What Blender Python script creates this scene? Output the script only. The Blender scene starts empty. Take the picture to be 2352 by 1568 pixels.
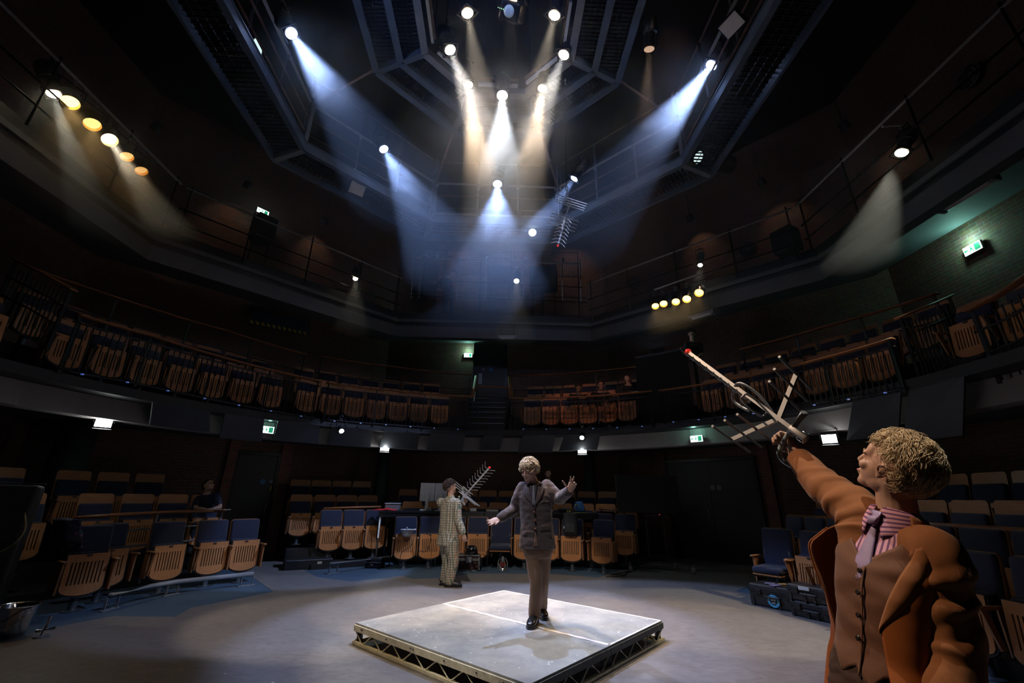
import bpy, math, random
import numpy as np
from mathutils import Vector, Matrix, noise
V = Vector
PI = math.pi
SC = bpy.context.scene
COL = SC.collection
RND = random.Random(7)

# ------------------------------------------------------------------ camera
FPX, PITCH, ROLL, CAMZ = 980.0, math.radians(20.1), -0.012, 1.5
cam_d = bpy.data.cameras.new('camera')
cam_d.sensor_width = 36.0
cam_d.lens = FPX / 2352 * 36.0
cam_d.clip_start = 0.05
cam_d.clip_end = 100
cam = bpy.data.objects.new('camera', cam_d)
COL.objects.link(cam)
cam.matrix_world = (Matrix.Translation((0, 0, CAMZ)) @ Matrix.Rotation(math.radians(90) + PITCH, 4, 'X')
                    @ Matrix.Rotation(-ROLL, 4, 'Z'))
SC.camera = cam

# ------------------------------------------------------------------ world, exposure
w = bpy.data.worlds.new('dark_house')
SC.world = w
w.use_nodes = True
w.node_tree.nodes['Background'].inputs[0].default_value = (0.55, 0.62, 0.8, 1)
w.node_tree.nodes['Background'].inputs[1].default_value = 0.0007
SC.view_settings.view_transform = 'Standard'
SC.view_settings.look = 'None'
SC.view_settings.gamma = 1.0
SC.view_settings.use_curve_mapping = False
SC.view_settings.exposure = 0.0
SC.cycles.max_bounces = 5
SC.cycles.diffuse_bounces = 3
SC.cycles.glossy_bounces = 3
SC.cycles.volume_bounces = 0
SC.cycles.transparent_max_bounces = 12
SC.cycles.caustics_reflective = False
SC.cycles.caustics_refractive = False
SC.cycles.sample_clamp_indirect = 4.0
SC.cycles.volume_step_rate = 2.0
SC.cycles.volume_max_steps = 64

# ------------------------------------------------------------------ pixel rays (2352 x 1568) to points of the place
def ray(px, py):
    r2 = (px - 1176) / FPX
    u2 = (784 - py) / FPX
    cr, sr = math.cos(ROLL), math.sin(ROLL)
    r = r2 * cr - u2 * sr
    up = r2 * sr + u2 * cr
    cp, sp = math.cos(PITCH), math.sin(PITCH)
    return V((r, cp - up * sp, sp + up * cp))
CAMP = V((0, 0, CAMZ))
def onz(px, py, z):
    d = ray(px, py)
    return CAMP + d * ((z - CAMZ) / d.z)
def ony(px, py, y):
    d = ray(px, py)
    return CAMP + d * (y / d.y)
def dep(px, py, t):
    return CAMP + ray(px, py) * t
CEN = V((-.5, 5.0, 0))
def onr(px, py, R, c=CEN):
    d = ray(px, py)
    a = d.x ** 2 + d.y ** 2
    b = -2 * (d.x * c.x + d.y * c.y)
    t = (-b + math.sqrt(b * b - 4 * a * (c.x ** 2 + c.y ** 2 - R * R))) / (2 * a)
    return CAMP + d * t
def pol(R, a, z=0.0, c=CEN):
    a = math.radians(a)
    return V((c.x + R * math.sin(a), c.y + R * math.cos(a), z))

# ------------------------------------------------------------------ materials
MATS = {}
def nd(nt, t, **kw):
    n = nt.nodes.new(t)
    for k, v in kw.items():
        setattr(n, k, v)
    return n
def mat(name, col, rough=.6, metal=0.0, var=.25, vscale=8.0, bump=0.0, bscale=60.0, spec=.5, sheen=0.0, coat=0.0, trans=0.0, emit=None, estr=0.0):
    if name in MATS:
        return MATS[name]
    m = bpy.data.materials.new(name)
    m.use_nodes = True
    nt = m.node_tree
    b = nt.nodes['Principled BSDF']
    b.inputs['Roughness'].default_value = rough
    b.inputs['Metallic'].default_value = metal
    b.inputs['Specular IOR Level'].default_value = spec
    if sheen:
        b.inputs['Sheen Weight'].default_value = sheen
    if coat:
        b.inputs['Coat Weight'].default_value = coat
    if trans:
        b.inputs['Transmission Weight'].default_value = trans
    tc = nd(nt, 'ShaderNodeTexCoord')
    no = nd(nt, 'ShaderNodeTexNoise')
    no.inputs['Scale'].default_value = vscale
    no.inputs['Detail'].default_value = 5
    nt.links.new(tc.outputs['Object'], no.inputs['Vector'])
    mx = nd(nt, 'ShaderNodeMix', data_type='RGBA')
    lo = [max(0, c * (1 - var)) for c in col]
    hi = [min(1, c * (1 + var)) for c in col]
    mx.inputs[6].default_value = (*lo, 1)
    mx.inputs[7].default_value = (*hi, 1)
    nt.links.new(no.outputs['Fac'], mx.inputs[0])
    nt.links.new(mx.outputs[2], b.inputs['Base Color'])
    if bump:
        n2 = nd(nt, 'ShaderNodeTexNoise')
        n2.inputs['Scale'].default_value = bscale
        n2.inputs['Detail'].default_value = 3
        nt.links.new(tc.outputs['Object'], n2.inputs['Vector'])
        bp = nd(nt, 'ShaderNodeBump')
        bp.inputs['Strength'].default_value = bump
        bp.inputs['Distance'].default_value = .01
        nt.links.new(n2.outputs['Fac'], bp.inputs['Height'])
        nt.links.new(bp.outputs['Normal'], b.inputs['Normal'])
    if emit:
        b.inputs['Emission Color'].default_value = (*emit, 1)
        b.inputs['Emission Strength'].default_value = estr
        m.cycles.emission_sampling = 'NONE'
    m.diffuse_color = (*col, 1)
    MATS[name] = m
    return m
def base_in(m):
    return m.node_tree.nodes['Principled BSDF']
def set_color(m, sock):
    m.node_tree.links.new(sock, base_in(m).inputs['Base Color'])

def wood_mat(name, c1, c2, rough=.42, axis=2, scale=3.0):
    if name in MATS:
        return MATS[name]
    m = mat(name, c1, rough=rough, spec=.35)
    nt = m.node_tree
    tc = nt.nodes['Texture Coordinate']
    mp = nd(nt, 'ShaderNodeMapping')
    s = [26.0, 26.0, 26.0]
    s[axis] = 1.6
    mp.inputs['Scale'].default_value = s
    nt.links.new(tc.outputs['Object'], mp.inputs['Vector'])
    n = nd(nt, 'ShaderNodeTexNoise')
    n.inputs['Scale'].default_value = scale
    n.inputs['Detail'].default_value = 6
    n.inputs['Distortion'].default_value = .6
    nt.links.new(mp.outputs['Vector'], n.inputs['Vector'])
    r = nd(nt, 'ShaderNodeValToRGB')
    r.color_ramp.elements[0].position = .32
    r.color_ramp.elements[1].position = .7
    r.color_ramp.elements[0].color = (*c1, 1)
    r.color_ramp.elements[1].color = (*c2, 1)
    nt.links.new(n.outputs['Fac'], r.inputs['Fac'])
    set_color(m, r.outputs['Color'])
    return m

def brick_mat(name, c1, c2, mortar, rot=0.0):
    """rot: turns the wall's own plane on to x of the texture"""
    if name in MATS:
        return MATS[name]
    m = mat(name, c1, rough=.85)
    nt = m.node_tree
    tc = nt.nodes['Texture Coordinate']
    mp = nd(nt, 'ShaderNodeMapping')
    mp.inputs['Rotation'].default_value = (PI / 2, 0, 0)
    nt.links.new(tc.outputs['Object'], mp.inputs['Vector'])
    br = nd(nt, 'ShaderNodeTexBrick')
    br.inputs['Color1'].default_value = (*c1, 1)
    br.inputs['Color2'].default_value = (*c2, 1)
    br.inputs['Mortar'].default_value = (*mortar, 1)
    br.inputs['Scale'].default_value = 1.0
    br.inputs['Brick Width'].default_value = .225
    br.inputs['Row Height'].default_value = .075
    br.inputs['Mortar Size'].default_value = .006
    br.inputs['Bias'].default_value = -.2
    nt.links.new(mp.outputs['Vector'], br.inputs['Vector'])
    no = nt.nodes['Noise Texture']
    mx = nd(nt, 'ShaderNodeMix', data_type='RGBA', blend_type='MULTIPLY')
    mx.inputs[0].default_value = .7
    nt.links.new(br.outputs['Color'], mx.inputs[6])
    nt.links.new(no.outputs['Color'], mx.inputs[7])
    set_color(m, mx.outputs[2])
    bp = nd(nt, 'ShaderNodeBump')
    bp.inputs['Strength'].default_value = .6
    bp.inputs['Distance'].default_value = .006
    bp.invert = True
    nt.links.new(br.outputs['Fac'], bp.inputs['Height'])
    nt.links.new(bp.outputs['Normal'], base_in(m).inputs['Normal'])
    return m

# ------------------------------------------------------------------ mesh collector
def frame(d, up=V((0, 0, 1))):
    d = d.normalized()
    if abs(d.dot(up)) > .98:
        up = V((0, 1, 0))
    x = d.cross(up).normalized()
    y = x.cross(d).normalized()
    return x, y, d
WMAT = {}
class MB:
    def __init__(self):
        self.v, self.f, self.m = [], [], []
    def add(self, vs, fs, m=0):
        k = len(self.v)
        self.v += [tuple(p) for p in vs]
        self.f += [tuple(i + k for i in f) for f in fs]
        self.m += [m] * len(fs)
        return self
    def box(self, c, s, R=None, m=0):
        c = V(c)
        vs = []
        for dz in (-.5, .5):
            for dx, dy in ((-.5, -.5), (.5, -.5), (.5, .5), (-.5, .5)):
                p = V((dx * s[0], dy * s[1], dz * s[2]))
                vs.append(c + (R @ p if R else p))
        return self.add(vs, [(3, 2, 1, 0), (4, 5, 6, 7), (0, 1, 5, 4), (1, 2, 6, 5), (2, 3, 7, 6), (3, 0, 4, 7)], m)
    def bar(self, a, b, w, h, m=0, up=V((0, 0, 1))):
        a, b = V(a), V(b)
        x, y, d = frame(b - a, up)
        vs = []
        for p in (a, b):
            for i, j in ((-.5, -.5), (.5, -.5), (.5, .5), (-.5, .5)):
                vs.append(p + x * (i * w) + y * (j * h))
        return self.add(vs, [(3, 2, 1, 0), (4, 5, 6, 7), (0, 1, 5, 4), (1, 2, 6, 5), (2, 3, 7, 6), (3, 0, 4, 7)], m)
    def tube(self, pts, r, n=8, m=0, caps=True, closed=False, flat=None):
        pts = [V(p) for p in pts]
        N = len(pts)
        rs = r if isinstance(r, (list, tuple)) else [r] * N
        rings = []
        x = None
        for i, p in enumerate(pts):
            if closed:
                d = pts[(i + 1) % N] - pts[i - 1]
            else:
                d = pts[min(i + 1, N - 1)] - pts[max(i - 1, 0)]
            if d.length < 1e-9:
                d = V((0, 0, 1))
            d.normalize()
            if x is None:
                x, y, _ = frame(d)
            else:
                x = (x - d * x.dot(d))
                if x.length < 1e-6:
                    x, y, _ = frame(d)
                x.normalize()
                y = d.cross(x).normalized()
            rr = rs[i]
            ra, rb = rr if isinstance(rr, tuple) else (rr, rr)
            rings.append([p + x * (math.cos(2 * PI * k / n) * ra) + y * (math.sin(2 * PI * k / n) * rb) for k in range(n)])
        return self.loft(rings, m, caps, closed)
    def loft(self, rings, m=0, caps=True, closed=False, wrap=True):
        n = len(rings[0])
        vs = [p for r in rings for p in r]
        fs = []
        R = len(rings)
        for i in range(R if closed else R - 1):
            j = (i + 1) % R
            for k in range(n if wrap else n - 1):
                l = (k + 1) % n
                fs.append((i * n + k, i * n + l, j * n + l, j * n + k))
        if caps and not closed and wrap:
            fs.append(tuple(range(n))[::-1])
            fs.append(tuple((R - 1) * n + k for k in range(n)))
        return self.add(vs, fs, m)
    def cyl(self, a, b, r, n=12, m=0, r2=None):
        return self.tube([a, b], [r, r if r2 is None else r2], n, m)
    def lathe(self, prof, o=(0, 0, 0), d=(0, 0, 1), n=16, m=0, caps=True):
        x, y, d = frame(V(d))
        o = V(o)
        rings = [[o + d * z + x * (math.cos(2 * PI * k / n) * r) + y * (math.sin(2 * PI * k / n) * r) for k in range(n)] for r, z in prof]
        return self.loft(rings, m, caps)
    def prism(self, poly, z0, z1, m=0):
        n = len(poly)
        vs = [(p[0], p[1], z0) for p in poly] + [(p[0], p[1], z1) for p in poly]
        fs = [tuple(range(n))[::-1], tuple(range(n, 2 * n))] + [(k, (k + 1) % n, n + (k + 1) % n, n + k) for k in range(n)]
        return self.add(vs, fs, m)
    def plate(self, poly, th, o, x, y, m=0):
        """outline in the plane (o; x, y), thickened along its normal"""
        o, x, y = V(o), V(x).normalized(), V(y).normalized()
        nn = x.cross(y).normalized()
        n = len(poly)
        vs = [o + x * p[0] + y * p[1] for p in poly] + [o + x * p[0] + y * p[1] + nn * th for p in poly]
        fs = [tuple(range(n))[::-1], tuple(range(n, 2 * n))] + [(k, (k + 1) % n, n + (k + 1) % n, n + k) for k in range(n)]
        return self.add(vs, fs, m)
    def pad(self, c, s, r=.02, R=None, m=0, seg=3):
        """box with all edges rounded"""
        c = V(c)
        hx, hy, hz = s[0] / 2, s[1] / 2, s[2] / 2
        r = min(r, hx * .98, hy * .98, hz * .98)
        def ring(ins, z):
            out = []
            for (sx, sy, a0) in ((1, 1, 0), (-1, 1, 90), (-1, -1, 180), (1, -1, 270)):
                for k in range(seg + 1):
                    a = math.radians(a0 + 90 * k / seg)
                    p = V((sx * (hx - r) + math.cos(a) * (r - ins), sy * (hy - r) + math.sin(a) * (r - ins), z))
                    out.append(c + (R @ p if R else p))
            return out
        rings = []
        for k in range(seg + 1):
            a = PI / 2 * k / seg
            rings.append(ring(r - r * math.sin(a), -hz + r - r * math.cos(a)))
        for k in range(seg + 1):
            a = PI / 2 * (1 - k / seg)
            rings.append(ring(r - r * math.sin(a), hz - r + r * math.cos(a)))
        return self.loft(rings, m)
    def ball(self, c, r, n=12, m=0):
        c = V(c)
        r = V(r) if not isinstance(r, (int, float)) else V((r, r, r))
        rings = []
        h = max(4, n // 2)
        for i in range(1, h):
            t = PI * i / h
            rings.append([c + V((math.sin(t) * math.cos(2 * PI * k / n) * r.x, math.sin(t) * math.sin(2 * PI * k / n) * r.y, -math.cos(t) * r.z)) for k in range(n)])
        return self.loft(rings, m)
    def build(self, name, mats, parent=None, smooth=False, loc=None, inv=False):
        me = bpy.data.meshes.new(name)
        vs = self.v
        if parent is not None and inv:      # vertices given in the place's frame, thing's Empty stands at its base
            im = WMAT.get(parent.name, parent.matrix_world).inverted()
            vs = [tuple(im @ V(p)) for p in vs]
        if loc is not None:
            vs = [(p[0] - loc[0], p[1] - loc[1], p[2] - loc[2]) for p in vs]
        me.from_pydata(vs, [], self.f)
        mats = mats if isinstance(mats, (list, tuple)) else [mats]
        for mm in mats:
            me.materials.append(mm)
        if len(mats) > 1:
            me.polygons.foreach_set('material_index', self.m)
        if smooth:
            me.polygons.foreach_set('use_smooth', [True] * len(me.polygons))
        me.update()
        o = bpy.data.objects.new(name, me)
        COL.objects.link(o)
        if parent is not None:
            o.parent = parent
            WMAT[o.name] = WMAT.get(parent.name, parent.matrix_world).copy()
        if loc is not None:
            o.location = loc
        return o
def smooth_angle(o, deg=40):
    me = o.data
    me.polygons.foreach_set('use_smooth', [True] * len(me.polygons))
    me.set_sharp_from_angle(angle=math.radians(deg))
    return o
def tag(o, label=None, cat=None, group=None, kind=None):
    if label:
        o['label'] = label
    if cat:
        o['category'] = cat
    if group:
        o['group'] = group
    if kind:
        o['kind'] = kind
    return o
def thing(name, label, cat, loc=(0, 0, 0), rz=0.0, group=None, mw=None):
    o = bpy.data.objects.new(name, None)
    o.empty_display_size = .1
    COL.objects.link(o)
    if mw is not None:
        o.matrix_world = mw
    else:
        o.location = loc
        o.rotation_euler = (0, 0, rz)
        o.matrix_world = Matrix.Translation(loc) @ Matrix.Rotation(rz, 4, 'Z')
    return tag(o, label, cat, group)
KIDS = {}
def copy_thing(root, kids, loc, rz, label, group=None):
    r = root.copy()
    COL.objects.link(r)
    r.matrix_world = Matrix.Translation(loc) @ Matrix.Rotation(rz, 4, 'Z')
    tag(r, label, None, group)
    for k in kids:
        copy_tree(k, r)
    return r
def copy_tree(o, parent):
    c = o.copy()
    COL.objects.link(c)
    c.parent = parent
    for k in [q for q in ALLKIDS.get(o.name, [])]:
        copy_tree(k, c)
    return c
ALLKIDS = {}
def struct(o):
    o['kind'] = 'structure'
    return o
def rotm(rx=0, ry=0, rz=0):
    from mathutils import Euler
    return Euler((rx, ry, rz)).to_matrix()
def area_light(name, loc, target, size, power, col, size_y=None):
    d = bpy.data.lights.new(name, 'AREA')
    d.energy = power
    d.color = col
    d.size = size
    if size_y:
        d.shape = 'RECTANGLE'
        d.size_y = size_y
    o = bpy.data.objects.new(name, d)
    COL.objects.link(o)
    o.location = loc
    o.rotation_euler = (V(target) - V(loc)).to_track_quat('-Z', 'Y').to_euler()
    return o
def spot_light(name, loc, target, deg, power, col, blend=.25, soft=.05, parent=None):
    d = bpy.data.lights.new(name, 'SPOT')
    d.energy = power
    d.color = col
    d.spot_size = math.radians(deg)
    d.spot_blend = blend
    d.shadow_soft_size = soft
    o = bpy.data.objects.new(name, d)
    COL.objects.link(o)
    mw = Matrix.Translation(loc) @ (V(target) - V(loc)).to_track_quat('-Z', 'Y').to_matrix().to_4x4()
    if parent is not None:
        o.parent = parent
        o.matrix_local = parent.matrix_world.inverted() @ mw
    else:
        o.matrix_world = mw
    return o
def point_light(name, loc, power, col, soft=.05, parent=None):
    d = bpy.data.lights.new(name, 'POINT')
    d.energy = power
    d.color = col
    d.shadow_soft_size = soft
    o = bpy.data.objects.new(name, d)
    COL.objects.link(o)
    if parent is not None:
        o.parent = parent
        o.matrix_local = parent.matrix_world.inverted() @ Matrix.Translation(loc)
    else:
        o.location = loc
    return o
# ================================================================== materials used all over
BLACK = mat('black_paint', (.012, .012, .014), rough=.55)
BLACKM = mat('black_metal', (.02, .021, .024), rough=.38, metal=.4)
STEEL = mat('grey_steel_paint', (.2, .22, .25), rough=.4, metal=.15, var=.35, vscale=5)
GALV = mat('galvanised_tube', (.68, .69, .71), rough=.35, metal=.1, var=.3, vscale=12)
ALU = mat('aluminium', (.32, .32, .34), rough=.45, metal=.9, var=.15)
CHROME = mat('chrome', (.7, .7, .72), rough=.12, metal=1.0, var=.05)
CONC = mat('painted_concrete', (.26, .235, .23), rough=.8, var=.2, vscale=3, bump=.2, bscale=30)
SOFFIT = mat('grey_soffit', (.09, .1, .11), rough=.75, var=.15, vscale=2)
RAILWOOD = wood_mat('rail_wood', (.2, .075, .028), (.34, .14, .055), axis=0)
SEATWOOD = wood_mat('seat_wood', (.4, .165, .06), (.52, .235, .09), axis=2)
SEATWOODX = wood_mat('seat_band_wood', (.28, .12, .05), (.36, .165, .07), axis=0)
SEATBLUE = mat('navy_seat_fabric', (.010, .016, .046), rough=.9, var=.35, vscale=40, bump=.4, bscale=300, sheen=.2)
COLUMN = mat('dark_column_paint', (.035, .045, .05), rough=.6, var=.15)
RINGB = mat('ring_beam_paint', (.075, .08, .092), rough=.5, metal=.2, var=.3, vscale=3)
BRICK = brick_mat('dark_red_brick', (.25, .115, .08), (.17, .09, .07), (.24, .22, .2))
BRICKL = brick_mat('pier_red_brick', (.34, .13, .08), (.24, .1, .065), (.28, .24, .21))
CABLE = mat('black_cable', (.01, .01, .01), rough=.5)

def vinyl_mat():
    m = mat('scuffed_stage_vinyl', (.2, .195, .195), rough=.5, var=.2, vscale=.9, spec=.4)
    nt = m.node_tree
    tc = nt.nodes['Texture Coordinate']
    mp = nd(nt, 'ShaderNodeMapping')
    mp.inputs['Scale'].default_value = (2.0, 4.2, 1)
    mp.inputs['Rotation'].default_value = (0, 0, .5)
    nt.links.new(tc.outputs['Object'], mp.inputs['Vector'])
    n = nd(nt, 'ShaderNodeTexNoise')
    n.inputs['Scale'].default_value = 2.2
    n.inputs['Detail'].default_value = 9
    n.inputs['Roughness'].default_value = .68
    n.inputs['Distortion'].default_value = 1.5
    nt.links.new(mp.outputs['Vector'], n.inputs['Vector'])
    r = nd(nt, 'ShaderNodeValToRGB')
    r.color_ramp.elements[0].position = .34
    r.color_ramp.elements[1].position = .68
    r.color_ramp.elements[0].color = (.135, .128, .127, 1)
    r.color_ramp.elements[1].color = (.2, .19, .187, 1)
    nt.links.new(n.outputs['Fac'], r.inputs['Fac'])
    sp = nd(nt, 'ShaderNodeTexVoronoi')
    sp.inputs['Scale'].default_value = 1.7
    nt.links.new(tc.outputs['Object'], sp.inputs['Vector'])
    cmp = nd(nt, 'ShaderNodeMath', operation='LESS_THAN')
    cmp.inputs[1].default_value = .022
    nt.links.new(sp.outputs['Distance'], cmp.inputs[0])
    mx = nd(nt, 'ShaderNodeMix', data_type='RGBA')
    mx.inputs[7].default_value = (.5, .48, .46, 1)
    nt.links.new(cmp.outputs[0], mx.inputs[0])
    nt.links.new(r.outputs['Color'], mx.inputs[6])
    set_color(m, mx.outputs[2])
    return m
VINYL = vinyl_mat()
CARPET = mat('blue_floor_paint', (.048, .09, .14), rough=.75, var=.2, vscale=3)
DARKFLOOR = mat('dark_floor', (.03, .03, .033), rough=.55, var=.2, vscale=3)

# ================================================================== the setting
HC = V((-.3, 5.1, 0))          # the axis of the steelwork overhead
def octo(Rv, z, rot=-2.0, c=HC):
    return [pol(Rv, rot - 22.5 + 45 * k, z, c) for k in range(8)]

mb = MB()
mb.prism([(-11, -3.2), (10.6, -3.2), (10.6, 15.2), (-11, 15.2)], -.15, 0)
struct(mb.build('floor', CARPET))
# stage vinyl lying over the blue floor, its edge as seen
edge = [(150, 1568, 0), (120, 1470, 0), (275, 1437, 0), (418, 1435, 0), (436, 1424, 0), (452, 1414, 0), (520, 1399, 0), (642, 1372, 0), (612, 1352, 0)]
vin = [onz(a, b, 0) for a, b, _ in edge[1:]]
vin += [pol(9.3, -44, 0), pol(9.3, -37, 0)]
vin += [onz(a, b, 0) for a, b in ((742, 1336), (820, 1344), (905, 1334), (935, 1328), (960, 1335), (1000, 1333), (1040, 1330), (1062, 1326), (1090, 1320), (1160, 1318), (1290, 1316), (1350, 1319), (1386, 1322), (1405, 1315), (1420, 1308))]
vin += [pol(9.3, 31, 0), pol(9.3, 49, 0)]
vin += [onz(a, b, 0) for a, b in ((1705, 1345), (1760, 1356), (1850, 1382), (1925, 1416))]
vin += [V((4.2, 5.4, 0)), V((3.9, 4.2, 0)), V((3.1, 3.2, 0)), V((2.6, 1.6, 0)), V((2.6, -2.5, 0)), V((-3.5, -2.5, 0)), V((-4.6, 1.5, 0)), V((-5.3, 3.8, 0))]
mb = MB().prism([(p.x, p.y) for p in vin], 0.0005, .004)
struct(mb.build('floor_stage', VINYL))

WR = 10.2
names = {0: 'back', 1: 'back_right', 2: 'right', 6: 'left', 7: 'back_left'}
WALLM = {}
for k, nm in names.items():
    a = 45 * k
    L = 2 * WR * math.sin(math.radians(22.5)) + .2
    o = MB().box((0, .15, 6), (L, .3, 12)).build('wall_' + nm, BRICK)
    o.location = pol(WR * math.cos(math.radians(22.5)), a)
    o.rotation_euler = (0, 0, -math.radians(a))
    struct(o)
struct(MB().prism([(-11, -3.2), (10.6, -3.2), (10.6, 15.2), (-11, 15.2)], 12, 12.2).build('ceiling', BLACK))

# ---- the gallery (first balcony): slab, white edge beam, rear step
def annulus(mb, R0, R1, z0, z1, a0, a1, n=36, c=CEN, m=0):
    rings = []
    for i in range(n + 1):
        a = a0 + (a1 - a0) * i / n
        rings.append([pol(R0, a, z0, c), pol(R1, a, z0, c), pol(R1, a, z1, c), pol(R0, a, z1, c)])
    return mb.loft(rings, m)
struct(annulus(MB(), 6.22, 9.4, 3.0, 3.15, -112, 112).build('trim_gallery_floor', BLACK))
struct(annulus(MB(), 6.62, 6.92, 2.66, 3.0, -112, 112).build('trim_gallery_edge_beam', CONC))
struct(annulus(MB(), 6.92, 9.4, 2.86, 3.0, -112, 112).build('ceiling_under_gallery', SOFFIT))
st = MB()
annulus(st, 7.45, 9.4, 3.15, 3.7, -112, -6)
annulus(st, 7.45, 9.4, 3.15, 3.7, 3, 112)
struct(st.build('trim_gallery_rear_step', BLACK))
# stepped gangway up to the back door
st = MB()
for i in range(6):
    annulus(st, 6.5 + .38 * i, 9.4, 3.15 + .22 * i, 3.15 + .22 * (i + 1), -6, 3, n=6, m=0)
    annulus(st, 6.5 + .38 * i - .02, 6.5 + .38 * i + .03, 3.15 + .22 * (i + 1) - .02, 3.15 + .22 * (i + 1) + .004, -5.6, 2.6, n=6, m=1)
struct(st.build('trim_gangway_steps', [BLACK, STEEL]))

# ---- technical gallery above: slab, ring beam with its flanges
ob = octo(7.9, 0)
mb = MB()
sl = MB()
for k in (6, 7, 0, 1, 2):
    j = (k + 1) % 8
    A, B = octo(7.9, 0)[k], octo(7.9, 0)[j]
    A2, B2 = octo(9.9, 0)[k], octo(9.9, 0)[j]
    sl.prism([(A.x, A.y), (B.x, B.y), (B2.x, B2.y), (A2.x, A2.y)], 6.62, 6.72)
    d = (B - A).normalized()
    nrm = V((-d.y, d.x, 0))
    if nrm.dot(A - HC) < 0:
        nrm = -nrm
    for (z0, z1, w) in ((6.12, 6.15, .24), (6.15, 6.45, .05), (6.45, 6.48, .24)):
        A3, B3 = A + nrm * w, B + nrm * w
        mb.prism([(A.x, A.y), (B.x, B.y), (B3.x, B3.y), (A3.x, A3.y)], z0, z1)
struct(sl.build('ceiling_above_gallery', SOFFIT))
struct(smooth_angle(mb.build('trim_ring_beam', RINGB), 30))
pp = MB()
for k in (6, 7, 0, 1, 2):
    j = (k + 1) % 8
    A, B = octo(7.95, 0)[k], octo(7.95, 0)[j]
    A2, B2 = octo(8.02, 0)[k], octo(8.02, 0)[j]
    pp.prism([(A.x, A.y), (B.x, B.y), (B2.x, B2.y), (A2.x, A2.y)], 6.48, 6.95)
struct(pp.build('trim_technical_gallery_upstand', BLACKM))

# ---- piers, doors and columns at floor level
def wall_box(name, a, x0, x1, z0, z1, d0, d1, m, k):
    """box on the wall facing angle a, x measured along it"""
    o = MB().box(((x0 + x1) / 2, (d0 + d1) / 2, (z0 + z1) / 2), (x1 - x0, abs(d1 - d0), z1 - z0)).build(name, m)
    o.location = pol(WR * math.cos(math.radians(22.5)), a)
    o.rotation_euler = (0, 0, -math.radians(a))
    return o
def along(px, py, a):
    """position along the wall facing angle a that a pixel falls on"""
    n = pol(1, a) - CEN
    n.z = 0
    o = pol(WR * math.cos(math.radians(22.5)), a)
    d = ray(px, py)
    t = (o - CAMP).dot(n) / d.dot(n)
    p = CAMP + d * t - o
    return p.dot(V((n.y, -n.x, 0)))
for i, (px, py, wpx, a) in enumerate(((520, 1150, 22, -45), (648, 1150, 26, -45), (1531, 1100, 24, 45), (1772, 1080, 24, 45))):
    x = along(px, py, a)
    ww = abs(along(px + wpx / 2, py, a) - along(px - wpx / 2, py, a))
    struct(wall_box('trim_%d' % (i + 1), a, x - ww / 2, x + ww / 2, 0, 2.86, -.12, 0, BRICKL, 1))
DOORM = mat('black_door', (.022, .022, .024), rough=.5, var=.2, vscale=4)
def round_sign(name, p, r, nrm, m, lab, cat='sign', group=None):
    mbx = MB().lathe([(0.001, 0), (r, 0), (r, .004), (r * .9, .008), (.001, .008)], p, nrm, 20)
    o = mbx.build(name, m, loc=p)
    return tag(o, lab, cat, group)
for i, (p0, p1, a, py) in enumerate(((538, 630, -45, 1150), (1552, 1755, 45, 1150))):
    x0, x1 = along(p0, py, a), along(p1, py, a)
    d = wall_box('door_%d' % (i + 1), a, x0, x1, 0, 2.5, -.06, -.005, DOORM, 1)
    struct(d)
    fr = MB()
    for xx in (x0 - .04, x1 + .04):
        fr.box((xx, -.05, 1.28), (.08, .1, 2.56))
    fr.box(((x0 + x1) / 2, -.05, 2.55), (x1 - x0 + .16, .1, .08))
    f = fr.build('door_frame', BLACKM)
    f.parent = d
    if i == 1:
        g = MB().box(((x0 + x1) / 2, -.065, 1.25), (.012, .01, 2.5)).build('meeting_stile', BLACKM)
        g.parent = d
    hd = MB()
    xh = x1 - .1 if i == 0 else (x0 + x1) / 2 - .1
    hd.cyl((xh, -.09, 1.0), (xh, -.09, 1.3), .012)
    hd.cyl((xh, -.09, 1.02), (xh, -.06, 1.02), .01)
    hd.cyl((xh, -.09, 1.28), (xh, -.06, 1.28), .01)
    h = hd.build('door_handle', STEEL)
    h.parent = d
SIGNBLUE = mat('blue_sign', (.03, .16, .35), rough=.4, var=.1)
SIGNGREY = mat('grey_sign', (.16, .17, .18), rough=.4, var=.1)
nl = -(pol(1, -45) - CEN)
nr = -(pol(1, 45) - CEN)
def on_wall(px, py, a, off=.07):
    n = pol(1, a) - CEN
    o = pol(WR * math.cos(math.radians(22.5)) - off, a)
    d = ray(px, py)
    return CAMP + d * ((o - CAMP).dot(n) / d.dot(n))
round_sign('fire_door_sign', on_wall(611, 1120, -45), .075, nl, SIGNBLUE, 'round blue fire door sign on the black door beside the brick pier')
round_sign('door_disc', on_wall(630, 1119, -45), .05, nl, SIGNGREY, 'round grey disc beside the blue fire door sign')
round_sign('door_disc', on_wall(1645, 1108, 45), .07, nr, SIGNGREY, 'round grey disc on the wide black doors, nearer the trolley screen')
round_sign('door_disc', on_wall(1660, 1108, 45), .07, nr, SIGNGREY, 'round grey disc on the wide black doors, nearer the brown-jacketed man')
tape = MB().box((0, 0, 0), (.03, .004, .12)).build('yellow_tape', mat('yellow_tape', (.5, .4, .06), rough=.6))
tape.location = on_wall(630, 1134, -45)
tape.rotation_euler = (0, 0, math.radians(45))
tag(tape, 'short yellow tape stuck below the grey disc on the door', 'tape')
for i, (px, py, R, r) in enumerate(((884, 1120, 9.1, .17), (172, 1060, 9.0, .3), (1362, 1090, 9.1, .16))):
    p = onr(px, py, R)
    struct(MB().lathe([(r, 0), (r, 2.86)], (p.x, p.y, 0), n=28).build('column', COLUMN, smooth=True))
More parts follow.
